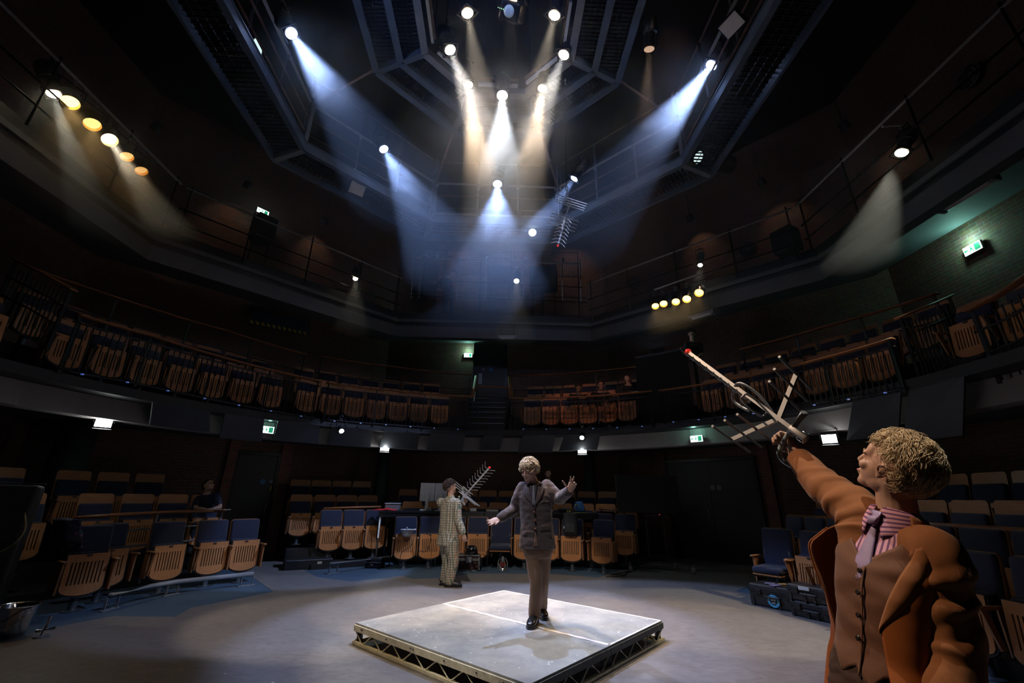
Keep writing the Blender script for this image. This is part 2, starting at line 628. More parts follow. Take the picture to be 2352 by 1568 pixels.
# lower seating tiers (black rostra the rear rows stand on)
t = MB()
annulus(t, 6.75, 7.62, 0, .12, -92, -51)
annulus(t, 6.45, 7.4, 0, .1, -35.5, -21.5)
annulus(t, 6.5, 7.45, 0, .22, -19, 26)
annulus(t, 7.62, 8.5, 0, .38, -92, -50)
annulus(t, 7.4, 8.4, 0, .36, -34, -21)
annulus(t, 7.45, 8.45, 0, .38, -19.5, 27)
annulus(t, 8.5, 9.35, 0, .74, -92, -50)
annulus(t, 8.4, 9.35, 0, .74, -34, -21)
annulus(t, 8.45, 9.3, 0, .76, -19.5, 27)
t.box((4.95, 6.2, .09), (.9, 4.9, .18))
t.box((5.95, 6.3, .2), (1.1, 5.4, .4))
t.box((7.0, 6.4, .4), (1.0, 6, .8))
struct(t.build('trim_seating_tiers', BLACK))
# gallery back door with its sign lamp soffit
d = MB()
p0, p1 = onr(1093, 850, 9.35), onr(1162, 850, 9.35)
dd = d.box(((p0.x + p1.x) / 2, p0.y - .1, 5.55), (p1.x - p0.x, .07, 2.1)).build('door_3', DOORM)
struct(dd)
f = MB()
for xx in (p0.x - .03, p1.x + .03):
    f.box((xx, p0.y - .1, 5.55), (.06, .1, 2.12))
f = f.build('door_frame', BLACKM)
f.parent = dd
def door_plate(name, px, py, wd, ht, m):
    q = ony(px, py, dd_y)
    q.y = dd_y
    g = MB().box(q, (wd, .012, ht)).build(name, m)
    g.parent = dd
dd_y = p0.y - .142
door_plate('push_plate', 1105, 871, .13, .38, mat('pale_push_plate', (.3, .32, .34), rough=.4))
door_plate('notice', 1112, 850, .1, .1, mat('pale_notice', (.2, .22, .24), rough=.5))
g = MB().lathe([(.001, 0), (.06, 0), (.06, .01), (.001, .01)], ony(1129, 850, dd_y), (0, -1, 0), 20).build('blue_disc', SIGNBLUE)
g.parent = dd
# ================================================================== overhead steelwork
CATBLUE = mat('dark_blue_steel', (.09, .125, .18), rough=.42, metal=.1, var=.35, vscale=4)
RUSTPIPE = mat('scuffed_red_oxide_tube', (.3, .2, .185), rough=.45, metal=.1, var=.5, vscale=6)
GRATE = mat('walkway_grating', (.05, .055, .065), rough=.5, metal=.4)
def lerp(a, b, t):
    return a + (b - a) * t
def grating(mb, A0, B0, A1, B1, z, step=.085):
    """flat bars between an inner edge A0-B0 and an outer edge A1-B1"""
    L = (B1 - A1).length
    d = (B1 - A1).normalized()
    n = int(L / step)
    w = ((A1 - A0) - d * (A1 - A0).dot(d))
    off0 = (A0 - A1).dot(d)
    off1 = (B0 - A1).dot(d)
    for i in range(1, n):
        s = i * step
        # bar runs across the walkway, clipped by the mitred ends
        t0 = 0.0
        if s < off0:
            t0 = 1 - s / off0
        elif s > off1:
            t0 = 1 - (L - s) / (L - off1)
        a = A1 + d * s
        b = a - w * (1 - t0)
        if (a - b).length > .06:
            mb.bar((a.x, a.y, z), (b.x, b.y, z), .006, .035)
    for t in (.2, .4, .6, .8):
        a, b = lerp(A0, A1, t), lerp(B0, B1, t)
        mb.bar((a.x, a.y, z), (b.x, b.y, z), .008, .012)

# ---- catwalk (octagonal ring, underside in view)
cw = thing('catwalk', 'octagonal steel catwalk ring with grating floor and tube railings', 'catwalk', (HC.x, HC.y, 7.8))
Rin, Rout, zB = 4.05, 4.8, 7.82
gi, go = octo(Rin, zB), octo(Rout, zB)
BTOP = octo(4.2, 9.0)
for k in (5, 6, 7, 0, 1, 2, 3):
    j = (k + 1) % 8
    g = MB()
    grating(g, gi[k], gi[j], go[k], go[j], zB + .06)
    tag(g.build('floor_grating', GRATE, cw, inv=True), None)
    e = MB()
    e.bar(go[k], go[j], .05, .16)
    smooth_angle(e.build('outer_edge_beam', CATBLUE, cw, inv=True))
    e = MB()
    e.bar(gi[k] + V((0, 0, .05)), gi[j] + V((0, 0, .05)), .05, .2)
    e.bar(gi[k] + V((0, 0, .16)), gi[j] + V((0, 0, .16)), .08, .02)
    e.bar(gi[k] + V((0, 0, -.05)), gi[j] + V((0, 0, -.05)), .1, .02)
    smooth_angle(e.build('inner_edge_beam', CATBLUE, cw, inv=True))
    for z, m, r in ((8.25, RUSTPIPE, .02), (8.62, RUSTPIPE, .02), (9.0, GALV, .03), (9.72, RUSTPIPE, .02)):
        Rr = 4.1 if z < 9.5 else 4.15
        p = octo(Rr, z)
        a, b = p[k], p[j]
        MB().cyl(lerp(a, b, .02), lerp(a, b, .98), r).build('rail_tube', m, cw, smooth=True, inv=True)
    for t in (.02, .35, .67, .98):
        posts = MB()
        a, b = lerp(octo(4.12, 7.95)[k], octo(4.12, 7.95)[j], t), lerp(octo(4.15, 9.74)[k], octo(4.15, 9.74)[j], t)
        posts.cyl(a, b, .022)
        posts.cyl(a + V((0, 0, .95)), a + V((0, 0, 1.15)), .036)
        posts.build('railing_post', STEEL, cw, smooth=True, inv=True)
    # brackets at the corner
    br = MB()
    c0, c1 = gi[k], go[k]
    br.bar(c0, c1, .1, .14)
    br.bar(c0 + V((0, 0, .1)), c0 + V((0, 0, 1.9)), .12, .03, up=V((1, 0, 0)))
    a = octo(4.12, 8.9)[k]
    o_ = octo(4.6, 9.6)[k]
    br.cyl(a, o_, .02)
    br.cyl(octo(4.12, 8.2)[k], octo(4.7, 9.0)[k], .022)
    br.cyl(octo(4.0, 9.5)[k], octo(4.75, 9.5)[k], .016)
    br.build('corner_bracket', STEEL, cw, inv=True)
# flat toe panels at the rear side
for k, t0, t1 in ((0, .02, .36), (0, .38, .66), (0, .7, .97)):
    a, b = octo(4.2, 8.08)[k], octo(4.2, 8.08)[(k + 1) % 8]
    MB().bar(lerp(a, b, t0), lerp(a, b, t1), .012, .2).build('toe_panel', ALU, cw, inv=True)

# ---- inner lighting bridge: three nested octagons of box beams with gratings
lb = thing('lighting_bridge', 'octagonal lighting bridge of box beams above the stage centre', 'lighting bridge', (HC.x, HC.y, 9.2))
zC = 9.3
R3 = [octo(r, zC) for r in (1.47, 2.0, 2.55)]
for k in range(8):
    j = (k + 1) % 8
    for q, P in enumerate(R3):
        e = MB()
        e.bar(P[k], P[j], .06 if q else .05, .2)
        e.bar(P[k] + V((0, 0, -.1)), P[j] + V((0, 0, -.1)), .13, .016)
        smooth_angle(e.build(('inner_beam', 'middle_beam', 'outer_beam')[q], CATBLUE if q else STEEL, lb, inv=True))
    g = MB()
    grating(g, R3[0][k], R3[0][j], R3[1][k], R3[1][j], zC + .06, .07)
    grating(g, R3[1][k], R3[1][j], R3[2][k], R3[2][j], zC + .06, .07)
    g.build('floor_grating', GRATE, lb, inv=True)
    e = MB()
    e.bar(R3[0][k], R3[2][k], .1, .2)
    e.build('corner_beam', CATBLUE, lb, inv=True)
    if k in (7, 0, 1, 2):
        h = MB()
        h.cyl(R3[2][k] + V((0, 0, .05)), octo(4.1, 8.95)[k], .026)
        h.build('hanger_tube', RUSTPIPE, lb, smooth=True, inv=True)
    bz = octo(1.27, 9.42)
    MB().cyl(lerp(bz[k], bz[j], .08), lerp(bz[k], bz[j], .92), .026).build('lighting_bar', RUSTPIPE, lb, smooth=True, inv=True)
    bz = octo(1.3, 9.3)
    MB().bar(lerp(bz[k], bz[j], .1), lerp(bz[k], bz[j], .9), .05, .06).build('cable_tray', GALV, lb, inv=True)
    for t in (.2, .8):
        s = MB()
        a, b = lerp(octo(1.27, 9.42)[k], octo(1.27, 9.42)[j], t), lerp(octo(1.27, 11.9)[k], octo(1.27, 11.9)[j], t)
        s.cyl(a, b, .012)
        s.build('bar_suspension', BLACKM, lb, inv=True)

# ---- technical gallery railings and lighting bars
tg = thing('technical_gallery_railing', 'octagonal tube railing and lighting bars of the upper technical gallery', 'railing', (HC.x, HC.y, 6.72))
for k in (6, 7, 1, 2):
    j = (k + 1) % 8
    for z, m, r in ((7.9, GALV, .028), (7.35, BLACKM, .02), (6.98, BLACKM, .02)):
        p = octo(7.5, z)
        MB().cyl(lerp(p[k], p[j], .01), lerp(p[k], p[j], .99), r).build('rail_tube', m, tg, smooth=True, inv=True)
    for t in (.03, .25, .5, .75, .97):
        s = MB()
        a = lerp(octo(7.5, 6.6)[k], octo(7.5, 6.6)[j], t)
        s.cyl(a, a + V((0, 0, 1.4)), .02)
        s.build('railing_post', BLACKM, tg, smooth=True, inv=True)
yb = 11.95
def bk(px, py):
    return ony(px, py, yb)
for (x0, y0), (x1, y1), r, m in (((946, 597), (1328, 603), .032, GALV), ((956, 649), (1100, 650), .018, BLACKM), ((1100, 650), (1335, 656), .018, BLACKM), ((938, 684), (1345, 690), .022, BLACKM), ((938, 675), (1345, 680), .016, BLACKM)):
    MB().cyl(bk(x0, y0), bk(x1, y1), r).build('rail_tube', m, tg, smooth=True, inv=True)
for x in (942, 960, 1047, 1112, 1200, 1290, 1332):
    MB().cyl(bk(x, 690), bk(x + (1140 - x) * .02, 590), .018).build('railing_post', STEEL, tg, smooth=True, inv=True)
for x in (976, 1000, 1028, 1073, 1115, 1160, 1180, 1203, 1289):
    p = bk(x, 594)
    cl = MB()
    cl.box(p, (.06, .05, .07))
    cl.box(p + V((0, 0, .05)), (.1, .05, .02))
    cl.build('pipe_clamp', ALU, tg, inv=True)
# struts and stays running behind

# wire mesh guard standing on the back of the technical gallery
mg = thing('mesh_guard', 'black wire mesh guard before lit brickwork on the rear technical gallery', 'mesh guard', (0, 13.3, 6.72))
for x0, x1, y0, y1 in ((966, 1018, 577, 633), (1022, 1100, 577, 632), (1102, 1170, 577, 634), (1175, 1240, 577, 634), (1242, 1322, 577, 632)):
    g = MB()
    a, b, c, d = ony(x0, y0, 13.3), ony(x1, y0, 13.3), ony(x0, y1, 13.3), ony(x1, y1, 13.3)
    n = 16
    for i in range(n + 1):
        g.cyl(lerp(a, b, i / n), lerp(c, d, i / n), .006, n=4)
    n = 10
    for i in range(n + 1):
        g.cyl(lerp(a, c, i / n), lerp(b, d, i / n), .006, n=4)
    for p, q in ((a, b), (c, d), (a, V((c.x, c.y, 6.72))), (b, V((d.x, d.y, 6.72)))):
        g.cyl(p, q, .018, n=6)
    g.build('mesh_panel', BLACKM, mg, inv=True)

# ================================================================== lanterns
LENS = {}
def lens_mat(kind, col, s):
    if kind not in LENS:
        LENS[kind] = mat('lit_lens_' + kind, (.8, .8, .8), rough=.2, emit=col, estr=s)
    return LENS[kind]
WARM, COLD, AMBER, TUNG = (1, .86, .64), (.42, .56, 1.0), (1, .52, .16), (1, .7, .36)
GEL = mat('gold_reflector', (.75, .42, .1), rough=.25, metal=.9)
def orient(d):
    x, y, z = frame(d, V((0, 0, 1)))
    return Matrix((x, y, z)).transposed()
def lantern(label, px, py, z, aim, kind, col, power, deg, r=.085, length=.5, hang=.32, blend=.3, group='profile lanterns on the rig', form='profile', soft=.05, pos=None, off=None, ls=30.0, cat='spotlight', name='profile_spotlight'):
    p = pos if pos is not None else onz(px, py, z)
    t = V(aim)
    d = (t - p).normalized()
    root = thing(name, label, cat, p - d * length * .55 + V((0, 0, hang)), 0, group)
    b = MB()
    if form == 'profile':
        b.lathe([(r * 1.12, .02), (r * 1.2, -.02), (r * 1.1, -.04), (r * 1.05, -.22), (r * 1.3, -.24), (r * 1.45, -.3), (r * 1.45, -length + .06), (r * 1.1, -length), (.001, -length)], p, d, 18)
    else:
        b.lathe([(r * 1.12, .05), (r * 1.15, .05), (r * 1.15, -.2), (r * .7, -length * .8), (r * .4, -length * .85), (.001, -length * .85)], p, d, 18, caps=False)
        b.lathe([(r * 1.1, .05), (r * 1.1, .001)], p, d, 18, caps=False)
    smooth_angle(b.build('body', BLACKM, root, inv=True), 35)
    x, y, _ = frame(d)
    if form == 'profile':
        cf = MB()
        for sx in (-1, 1):
            cf.bar(p + x * (sx * r * 1.25) - y * r * 1.3 + d * .03, p + x * (sx * r * 1.25) + y * r * 1.3 + d * .03, .02, .018, up=d)
            cf.bar(p + y * (sx * r * 1.25) - x * r * 1.3 + d * .03, p + y * (sx * r * 1.25) + x * r * 1.3 + d * .03, .02, .018, up=d)
        cf.build('colour_frame', BLACKM, root, inv=True)
    else:
        rf = MB().lathe([(r * 1.02, .03), (r * .96, -.05), (r * .6, -.14), (.001, -.16)], p, d, 20, caps=False)
        rf.build('reflector', GEL, root, True, inv=True)
    lm = lens_mat(kind, col, ls)
    zz = .028 if form == 'profile' else -.03
    MB().lathe([(.001, zz + .012), (r * .6, zz + .008), (r * .95, zz)], p, d, 20, caps=False).build('lens', lm, root, True, inv=True)
    c = p - d * (length * .55)
    yk = MB()
    top = c + V((0, 0, hang - .06))
    xx = V((x.x, x.y, 0)).normalized() if V((x.x, x.y, 0)).length > .1 else V((1, 0, 0))
    s = r * 1.62
    yk.bar(c + xx * s, c + xx * s + V((0, 0, hang - .06)), .03, .006, up=xx)
    yk.bar(c - xx * s, c - xx * s + V((0, 0, hang - .06)), .03, .006, up=xx)
    yk.bar(top - xx * s, top + xx * s, .03, .006)
    yk.build('yoke', BLACKM, root, inv=True)
    ck = MB()
    ck.box(top + V((0, 0, .02)), (.04, .04, .05))
    ck.tube([top + V((-.03, 0, .05)), top + V((-.04, 0, .09)), top + V((0, 0, .125)), top + V((.04, 0, .09))], .009, 6)
    ck.build('hook_clamp', STEEL, root, inv=True)
    cb = [c - d * length * .4]
    cb += [c + V((.12, .05, .05)), c + V((.14, .02, hang - .1)), top + V((.05, 0, .05))]
    MB().tube(smooth_path(cb), .006, 5).build('power_cable', CABLE, root, True, inv=True)
    if power:
        spot_light('lamp', p + d * .07, t, deg, power, col, blend, soft, root)
    return root
def smooth_path(pts, n=6):
    pts = [V(p) for p in pts]
    P = [pts[0]] + pts + [pts[-1]]
    out = []
    for i in range(1, len(P) - 2):
        p0, p1, p2, p3 = P[i - 1], P[i], P[i + 1], P[i + 2]
        for k in range(n):
            t = k / n
            out.append(.5 * ((2 * p1) + (p2 - p0) * t + (2 * p0 - 5 * p1 + 4 * p2 - p3) * t * t + (3 * p1 - p0 - 3 * p2 + p3) * t ** 3))
    out.append(pts[-1])
    return out
def fl(px, py):
    return onz(px, py, 0)
PW = 1.0
G1, G2 = 'lanterns on the inner lighting bridge', 'lanterns on the catwalk'
lantern('warm lantern at the top of the picture, left of the moving head', 1055, 30, 9.1, fl(1330, 1420), 'amber_white', (1, .72, .45), 1500 * PW, 19, r=.1, group=G1)
lantern('warm lantern at the top of the picture, right of the moving head', 1256, 30, 9.1, fl(980, 1400), 'amber_white', (1, .72, .45), 1500 * PW, 19, r=.1, group=G1)
lantern('bright lantern at the left corner of the inner bar, beam slanting right', 1017, 116, 9.1, fl(1570, 1440), 'warm', (1, .82, .66), 1900 * PW, 21, r=.1, group=G1)
lantern('bright lantern at the right corner of the inner bar, beam slanting left', 1280, 121, 9.1, fl(800, 1430), 'warm', (1, .84, .68), 1700 * PW, 21, r=.1, group=G1)
lantern('amber tinted lantern left of the central brightest one', 1061, 195, 9.0, fl(1250, 1400), 'amber_white', (1, .68, .4), 1900 * PW, 20, r=.09, group=G1)
lantern('amber tinted lantern right of the central brightest one', 1232, 199, 9.0, fl(1080, 1420), 'amber_white', (1, .68, .4), 1600 * PW, 20, r=.09, group=G1)
lantern('brightest central lantern, its beam falling straight down', 1140, 218, 9.0, fl(1145, 1480), 'warm', (.94, .97, 1.0), 1700 * PW, 25, r=.11, group=G1)
lantern('cold lantern high at the left catwalk with a long blue beam', 651, 87, 8.8, fl(1640, 1500), 'cold', COLD, 2200 * PW, 23, r=.1, group=G2)
lantern('cold lantern high at the right catwalk with a long blue beam', 1620, 137, 8.8, fl(700, 1400), 'cold', COLD, 2400 * PW, 25, r=.1, group=G2)
lantern('cold lantern on the catwalk rail, left of the rear side', 870, 348, 8.65, fl(1500, 1400), 'cold', COLD, 2600 * PW, 32, r=.1, group=G2)
lantern('cold lantern at the middle of the rear catwalk rail', 1134, 422, 8.65, fl(1140, 1430), 'cold', COLD, 3000 * PW, 38, r=.11, group=G2)
lantern('cold lantern on the catwalk behind the hanging aerial', 1311, 405, 8.65, fl(700, 1320), 'cold', COLD, 2200 * PW, 26, r=.095, group=G2)
lantern('dim shuttered lantern hanging at the right of the bridge', 1475, 102, 8.7, fl(1440, 1350), 'dim', (1, .6, .35), 120 * PW, 18, r=.09, group=G2, ls=.5)
G3 = 'lamps on the technical gallery bar'
LR = lantern('single bright lamp high on the right technical gallery', 2061, 327, 7.45, fl(1700, 1400), 'tung', (1, .83, .55), 1500 * PW, 26, r=.1, group=G3)
q_ = LR.matrix_world.translation
MB().cyl(q_ + V((0, 0, .03)), V((6.68, q_.y - .1, 7.9)), .02).build('boom_arm', GALV, LR, inv=True)
lantern('white lamp at the left end of the amber row', 110, 238, 7.45, fl(520, 1400), 'tung', (1, .87, .62), 330 * PW, 19, r=.1, group=G3)
lantern('small lamp on the left of the rear technical gallery, casting an orange haze', 813, 647, 7.35, V((-2.5, 7.0, 0)), 'tung', (1, .78, .5), 160 * PW, 24, r=.07, group=G3)
lantern('lone warm lamp at the rear technical gallery beside the cables', 1183, 644, 7.2, V((0, 7.5, .5)), 'tung', (1, .8, .52), 160 * PW, 26, r=.085, pos=ony(1183, 644, 11.7), group=G3)
lantern('topmost small warm lamp over the row of amber cans at the right', 1604, 597, 7.3, V((2.5, 7.0, 0)), 'tung', (1, .8, .52), 90 * PW, 28, r=.06, group=G3)
def par(label, px, py, z, aim, ls, power, group, r=.115, deg=42):
    return lantern(label, px, py, z, aim, 'can%d' % int(ls * 10), (1, .55, .17) if deg > 30 else (1, .74, .45), power, deg, r=r, length=.34, hang=.28, group=group, form='par', ls=ls, name='par_can', cat='par can', blend=.6)
G4, G5 = 'amber par cans on the left gallery bar', 'amber par cans on the right gallery bar'
par('largest amber par can, next to the white lamp', 148, 258, 7.4, V((-3.0, 4.2, 0)), 5, 80, G4)
par('amber par can second along the left row', 200, 307, 7.35, V((-3.0, 4.6, 0)), 2.2, 45, G4)
par('brightest yellow par can, third along the left row', 240, 342, 7.35, V((-.75, 5.0, .15)), 8, 1300, G4, deg=15)
par('amber par can fourth along the left row', 281, 379, 7.35, V((-3.0, 5.6, 0)), 1.4, 28, G4, .1)
par('dullest amber par can at the far end of the left row', 315, 411, 7.35, V((-3.0, 6.0, 0)), 1.0, 24, G4, .1)
for i, (x, y, wd) in enumerate(((1603, 661, 'highest'), (1575, 676, 'second highest'), (1550, 683, 'middle'), (1522, 688, 'second lowest'), (1503, 694, 'lowest'))):
    par('%s amber par can of the row of five under the right gallery bar' % wd, x, y, 6.3, V((1.0 + .3 * i, 5.4, 0)), 5 if i else 4, 110, G5, .105 - .004 * i)
b0, b1 = onz(1500, 657, 6.62), onz(1596, 621, 6.62)
tag(MB().cyl(b0, b1, .025).build('lighting_bar', GALV, smooth=True), 'short grey tube above the row of five amber par cans', 'lighting bar')

# unseen lanterns added over the near half of the rig as extra light
G6 = 'unseen lanterns on the near side of the catwalk'
def near(label, pos, aim, kind, col, power, deg):
    lantern(label, 0, 0, 0, V(aim), kind, col, power, deg, r=.1, group=G6, pos=V(pos))
near('added unseen warm lantern on the near catwalk aimed at the left front seats', (1.9, 1.6, 8.75), (-5.0, 8.3, .5), 'warm', (1, .82, .55), 800, 10)
near('added unseen warm lantern on the near catwalk aimed at the three seats left of the desk', (1.4, 1.5, 8.75), (-3.9, 10.9, .5), 'warm', (1, .78, .5), 650, 9)
near('added unseen cold lantern on the near catwalk tilted up at the lighting bridge', (-3.4, 2.4, 8.3), (0, 6.0, 9.5), 'cold', (.3, .45, 1), 130, 55)
near('added unseen cold lantern on the near catwalk tilted at the rear catwalk railing', (.2, 1.3, 8.2), (-.2, 9.3, 8.75), 'cold', (.3, .45, 1), 220, 40)
near('added unseen wide warm lantern on the near catwalk washing the rear seats', (-1.2, 1.3, 8.75), (-.4, 8.9, .1), 'warm', (1, .88, .76), 2000, 25)
near('added unseen narrow red tinted lantern on the near catwalk aimed at the gallery onlookers', (2.4, 2.2, 8.75), (2.0, 11.3, 4.1), 'warm', (1, .45, .3), 800, 13)
near('unseen warm lantern on the near catwalk aimed at the deck', (-2.2, 1.75, 8.75), (.2, 5.2, .5), 'warm', (1, .93, .88), 1000, 17)
near('unseen warm lantern on the near catwalk aimed at the near right of the stage', (1.6, 1.35, 8.75), (1.6, 1.9, 1.2), 'warm', (1, .93, .8), 1300, 16)
near('unseen warm lantern on the near catwalk aimed across to the right', (-3.7, 3.2, 8.75), (1.6, 1.9, 1.3), 'warm', (1, .7, .46), 1900, 11)
# ================================================================== tip-up theatre seats
RUBBER = mat('black_seat_shell', (.012, .013, .016), rough=.5)
POST = mat('grey_blue_seat_post', (.09, .11, .13), rough=.4, metal=.5)
def arc_outline(w, h, dip, n=8):
    """board outline: straight top, bowed lower edge"""
    pts = [(-w / 2, h), (-w / 2, .05)]
    for i in range(n + 1):
        t = -1 + 2 * i / n
        pts.append((t * w * .44, -dip * (1 - t * t) + .012 * abs(t) ** 4))
    pts += [(w / 2, .05), (w / 2, h)]
    return pts[::-1]
def seat_template(kind, both):
    """facing -y, foot of the post at the origin. kind: plain / band / down"""
    kids = []
    def part(mb, name, m, smooth=False, parent=None):
        o = mb.build(name, m)
        if smooth:
            smooth_angle(o, 40)
        if parent is None:
            kids.append(o)
        else:
            o.parent = parent
            ALLKIDS.setdefault(parent.name, []).append(o)
        return o
    p = MB()
    p.lathe([(.11, 0), (.11, .012), (.05, .02), (.046, .03), (.046, .36), (.06, .38), (.06, .4)], n=14)
    part(p, 'post', POST, True)
    # bracket tubes that tie neighbours together
    p = MB()
    p.cyl((-.27, .06, .4), (.27, .06, .4), .016)
    p.bar((-.2, .08, .3), (-.2, .08, .72), .03, .02, up=V((0, 1, 0)))
    p.bar((.2, .08, .3), (.2, .08, .72), .03, .02, up=V((0, 1, 0)))
    part(p, 'bracket', POST)
    # tip-up pan
    if kind != 'down':
        R = rotm(rx=math.radians(-6))
        def tp(pts):
            return [V((0, -.09, .235)) + R @ V(q) for q in pts]
        W, H, D = .45, .47, .035
        b = MB()
        zs = (.1, .37)
        ol = arc_outline(W, zs[0], D)
        def slab(poly, y0, y1, m=0):
            n = len(poly)
            vs = tp([(x, y0, z) for x, z in poly]) + tp([(x, y1, z) for x, z in poly])
            b.add(vs, [tuple(range(n)), tuple(range(n, 2 * n))[::-1]] + [(k, n + k, n + (k + 1) % n, (k + 1) % n) for k in range(n)], m)
        slab(ol[::-1], -.012, 0)
        slab([(-W / 2, zs[1]), (W / 2, zs[1]), (W / 2, H), (-W / 2, H)], -.012, 0)
        n = 9
        sl, gap = .0, .0145
        inner = W - .13
        xs = [-inner / 2 + inner * i / (n - 1) for i in range(n)]
        e = [-W / 2] + xs + [W / 2]
        for i in range(len(e) - 1):
            x0 = e[i] + (gap / 2 if i else 0)
            x1 = e[i + 1] - (gap / 2 if i < len(e) - 2 else 0)
            slab([(x0, zs[0]), (x1, zs[0]), (x1, zs[1]), (x0, zs[1])], -.012, 0)
        sp = part(b, 'seat_board', SEATWOOD)
        b = MB()
        slab2 = arc_outline(W + .035, H + .01, D + .02)[::-1]
        nn = len(slab2)
        vs = tp([(x, .003, z - .008) for x, z in slab2]) + tp([(x, .035, z - .008) for x, z in slab2])
        b.add(vs, [tuple(range(nn)), tuple(range(nn, 2 * nn))[::-1]] + [(k, nn + k, nn + (k + 1) % nn, (k + 1) % nn) for k in range(nn)])
        part(b, 'seat_shell', RUBBER)
        b = MB()
        b.pad((0, 0, 0), (.46, .09, .48), .04)
        b.v = [tuple(V((0, -.09, .235)) + R @ (V(q) + V((0, .085, .262)))) for q in b.v]
        part(b, 'seat_cushion', SEATBLUE, True)
        b = MB()
        b.v = []
        b.box((0, -.02, H - .02), (.05, .012, .022))
        b.v = tp(b.v)
        part(b, 'number_plate', RUBBER, parent=sp)
    else:
        b = MB()
        b.pad((0, -.14, .45), (.47, .44, .1), .045, R=rotm(rx=math.radians(3)))
        part(b, 'seat_cushion', SEATBLUE, True)
        b = MB()
        b.box((0, -.14, .39), (.45, .42, .015), rotm(rx=math.radians(3)))
        part(b, 'seat_board', SEATWOOD)
        b = MB()
        b.bar((-.22, -.32, .36), (-.22, .05, .33), .02, .04)
        b.bar((.22, -.32, .36), (.22, .05, .33), .02, .04)
        b.bar((-.22, -.3, .36), (.22, -.3, .36), .02, .03)
        part(b, 'seat_hinge', RUBBER)
    # back
    Rb = rotm(rx=math.radians(-10))
    zt = .62
    def bp(mb, h, z0=zt):
        mb.v = [tuple(V((0, .1, z0)) + Rb @ V(q)) for q in mb.v]
    hb = .44 if kind not in ('band', 'lowband') else (.36 if kind == 'band' else .3)
    bandh = .17 if kind == 'band' else .1
    def round_top(w, h, r, y0, y1, z0=0):
        poly = [(-w / 2, z0), (w / 2, z0)]
        for k in range(7):
            a = math.radians(90 * k / 6)
            poly.append((w / 2 - r + r * math.cos(a), h - r + r * math.sin(a)))
        for k in range(7):
            a = math.radians(90 + 90 * k / 6)
            poly.append((-w / 2 + r + r * math.cos(a), h - r + r * math.sin(a)))
        n = len(poly)
        m = MB()
        m.add([(x, y0, z) for x, z in poly] + [(x, y1, z) for x, z in poly],
              [tuple(range(n)), tuple(range(n, 2 * n))[::-1]] + [(k, n + k, n + (k + 1) % n, (k + 1) % n) for k in range(n)])
        return m
    if kind not in ('band', 'lowband'):
        b = round_top(.505, hb + .012, .06, .02, .045, -.25)
        bp(b, hb)
        part(b, 'back_shell', SEATWOODX, True)
        b = MB()
        b.pad((0, 0, .08), (.485, .07, hb * 2 - .16), .05)
        bp(b, hb)
        part(b, 'backrest', SEATBLUE, True)
    else:
        b = round_top(.5, hb + bandh, .05, .02, .045, -.25)
        bp(b, hb)
        part(b, 'back_board', SEATWOODX, True)
        b = MB()
        b.pad((0, -.005, .11), (.475, .07, hb * 2 - .22), .045)
        bp(b, hb)
        part(b, 'backrest', SEATBLUE, True)
    for s in ((-1, 1) if both else (-1,)):
        a = MB()
        a.pad((s * .275, -.1, .625), (.05, .27, .03), .012)
        ar = part(a, 'armrest', SEATWOODX, True)
        a = MB()
        if both:
            a.box((s * .275, -.03, .43), (.022, .3, .37))
        else:
            a.bar((s * .275, -.2, .61), (s * .275, -.12, .3), .022, .05, up=V((0, 1, 0)))
            a.box((s * .275, .0, .43), (.018, .14, .36))
        part(a, 'side_panel', SEATWOODX, parent=ar)
    return kids
TPL = {}
SEATS = {}
def seat(kind, both, p, rz, label, group=None):
    key = (kind, both)
    if key not in TPL:
        r = thing('theatre_seat', label, 'seat', p, rz, group)
        kids = seat_template(kind, both)
        for k in kids:
            k.parent = r
        TPL[key] = (r, kids)
        return r
    r0, kids = TPL[key]
    r = copy_thing(r0, kids, p, rz, label, None)
    if group:
        r['group'] = group
    elif 'group' in r:
        del r['group']
    return r
def seat_arc(kind, R, angs, z, labels, group, last=True, c=CEN):
    for i, a in enumerate(angs):
        p = pol(R, a, z, c)
        lab = labels[i] if isinstance(labels, (list, tuple)) else labels
        seat(kind if not isinstance(kind, dict) else kind.get(i, 'plain'), last and i == len(angs) - 1, p, -math.radians(a), lab, group)

GL = 'front row seats at the left'
seat('plain', True, pol(5.62, -73.0), math.radians(58), 'end seat of the left front row, tipped up under the flowery jacket', GL)
seat_arc('plain', 5.95, [-68.6], 0, ['tipped-up seat between the flowery jacket seat and the first upright one at left'], GL)
seat_arc('plain', 5.85, [-61.2, -54.6, -49.4], 0,
         ['tipped-up navy seat above the bend of the left floor rail', 'tipped-up navy seat above the middle of the left floor rail', 'tipped-up navy seat above the far end of the left floor rail'], GL)
GC = 'front row seats at the back of the stage'
cl = ['tipped-up seat holding the white basin, at the back of the stage', 'tipped-up seat just left of the checked-suit man', 'tipped-up seat half hidden behind the checked-suit man', 'tipped-up seat behind the flight case with the black helmet',
      'folded-down navy seat behind the lantern, between two tipped-up ones', 'tipped-up seat half hidden by the tweed jacket, behind its left edge', 'tipped-up seat at the right edge of the tweed jacket', 'tipped-up seat with the dark bag propped on its back']
seat_arc({4: 'down'}, 5.88, [-18.3, -13.0, -7.6, -2.4, 2.9, 8.2, 13.6, 18.8], 0, cl, GC, last=True)
seat('plain', True, pol(5.85, 25.6), -math.radians(31), 'tipped-up end seat in front of the black trolley, with wooden side panel', GC)
GM = 'three front seats left of the production desk'
seat_arc('plain', 6.95, [-32.0, -27.8, -23.6], .12, ['tipped-up seat farthest from the production desk, with wooden end panel', 'middle tipped-up seat of the three beside the production desk', 'tipped-up seat of the three nearest the production desk'], GM)
GM2 = 'second row seats by the brick pier'
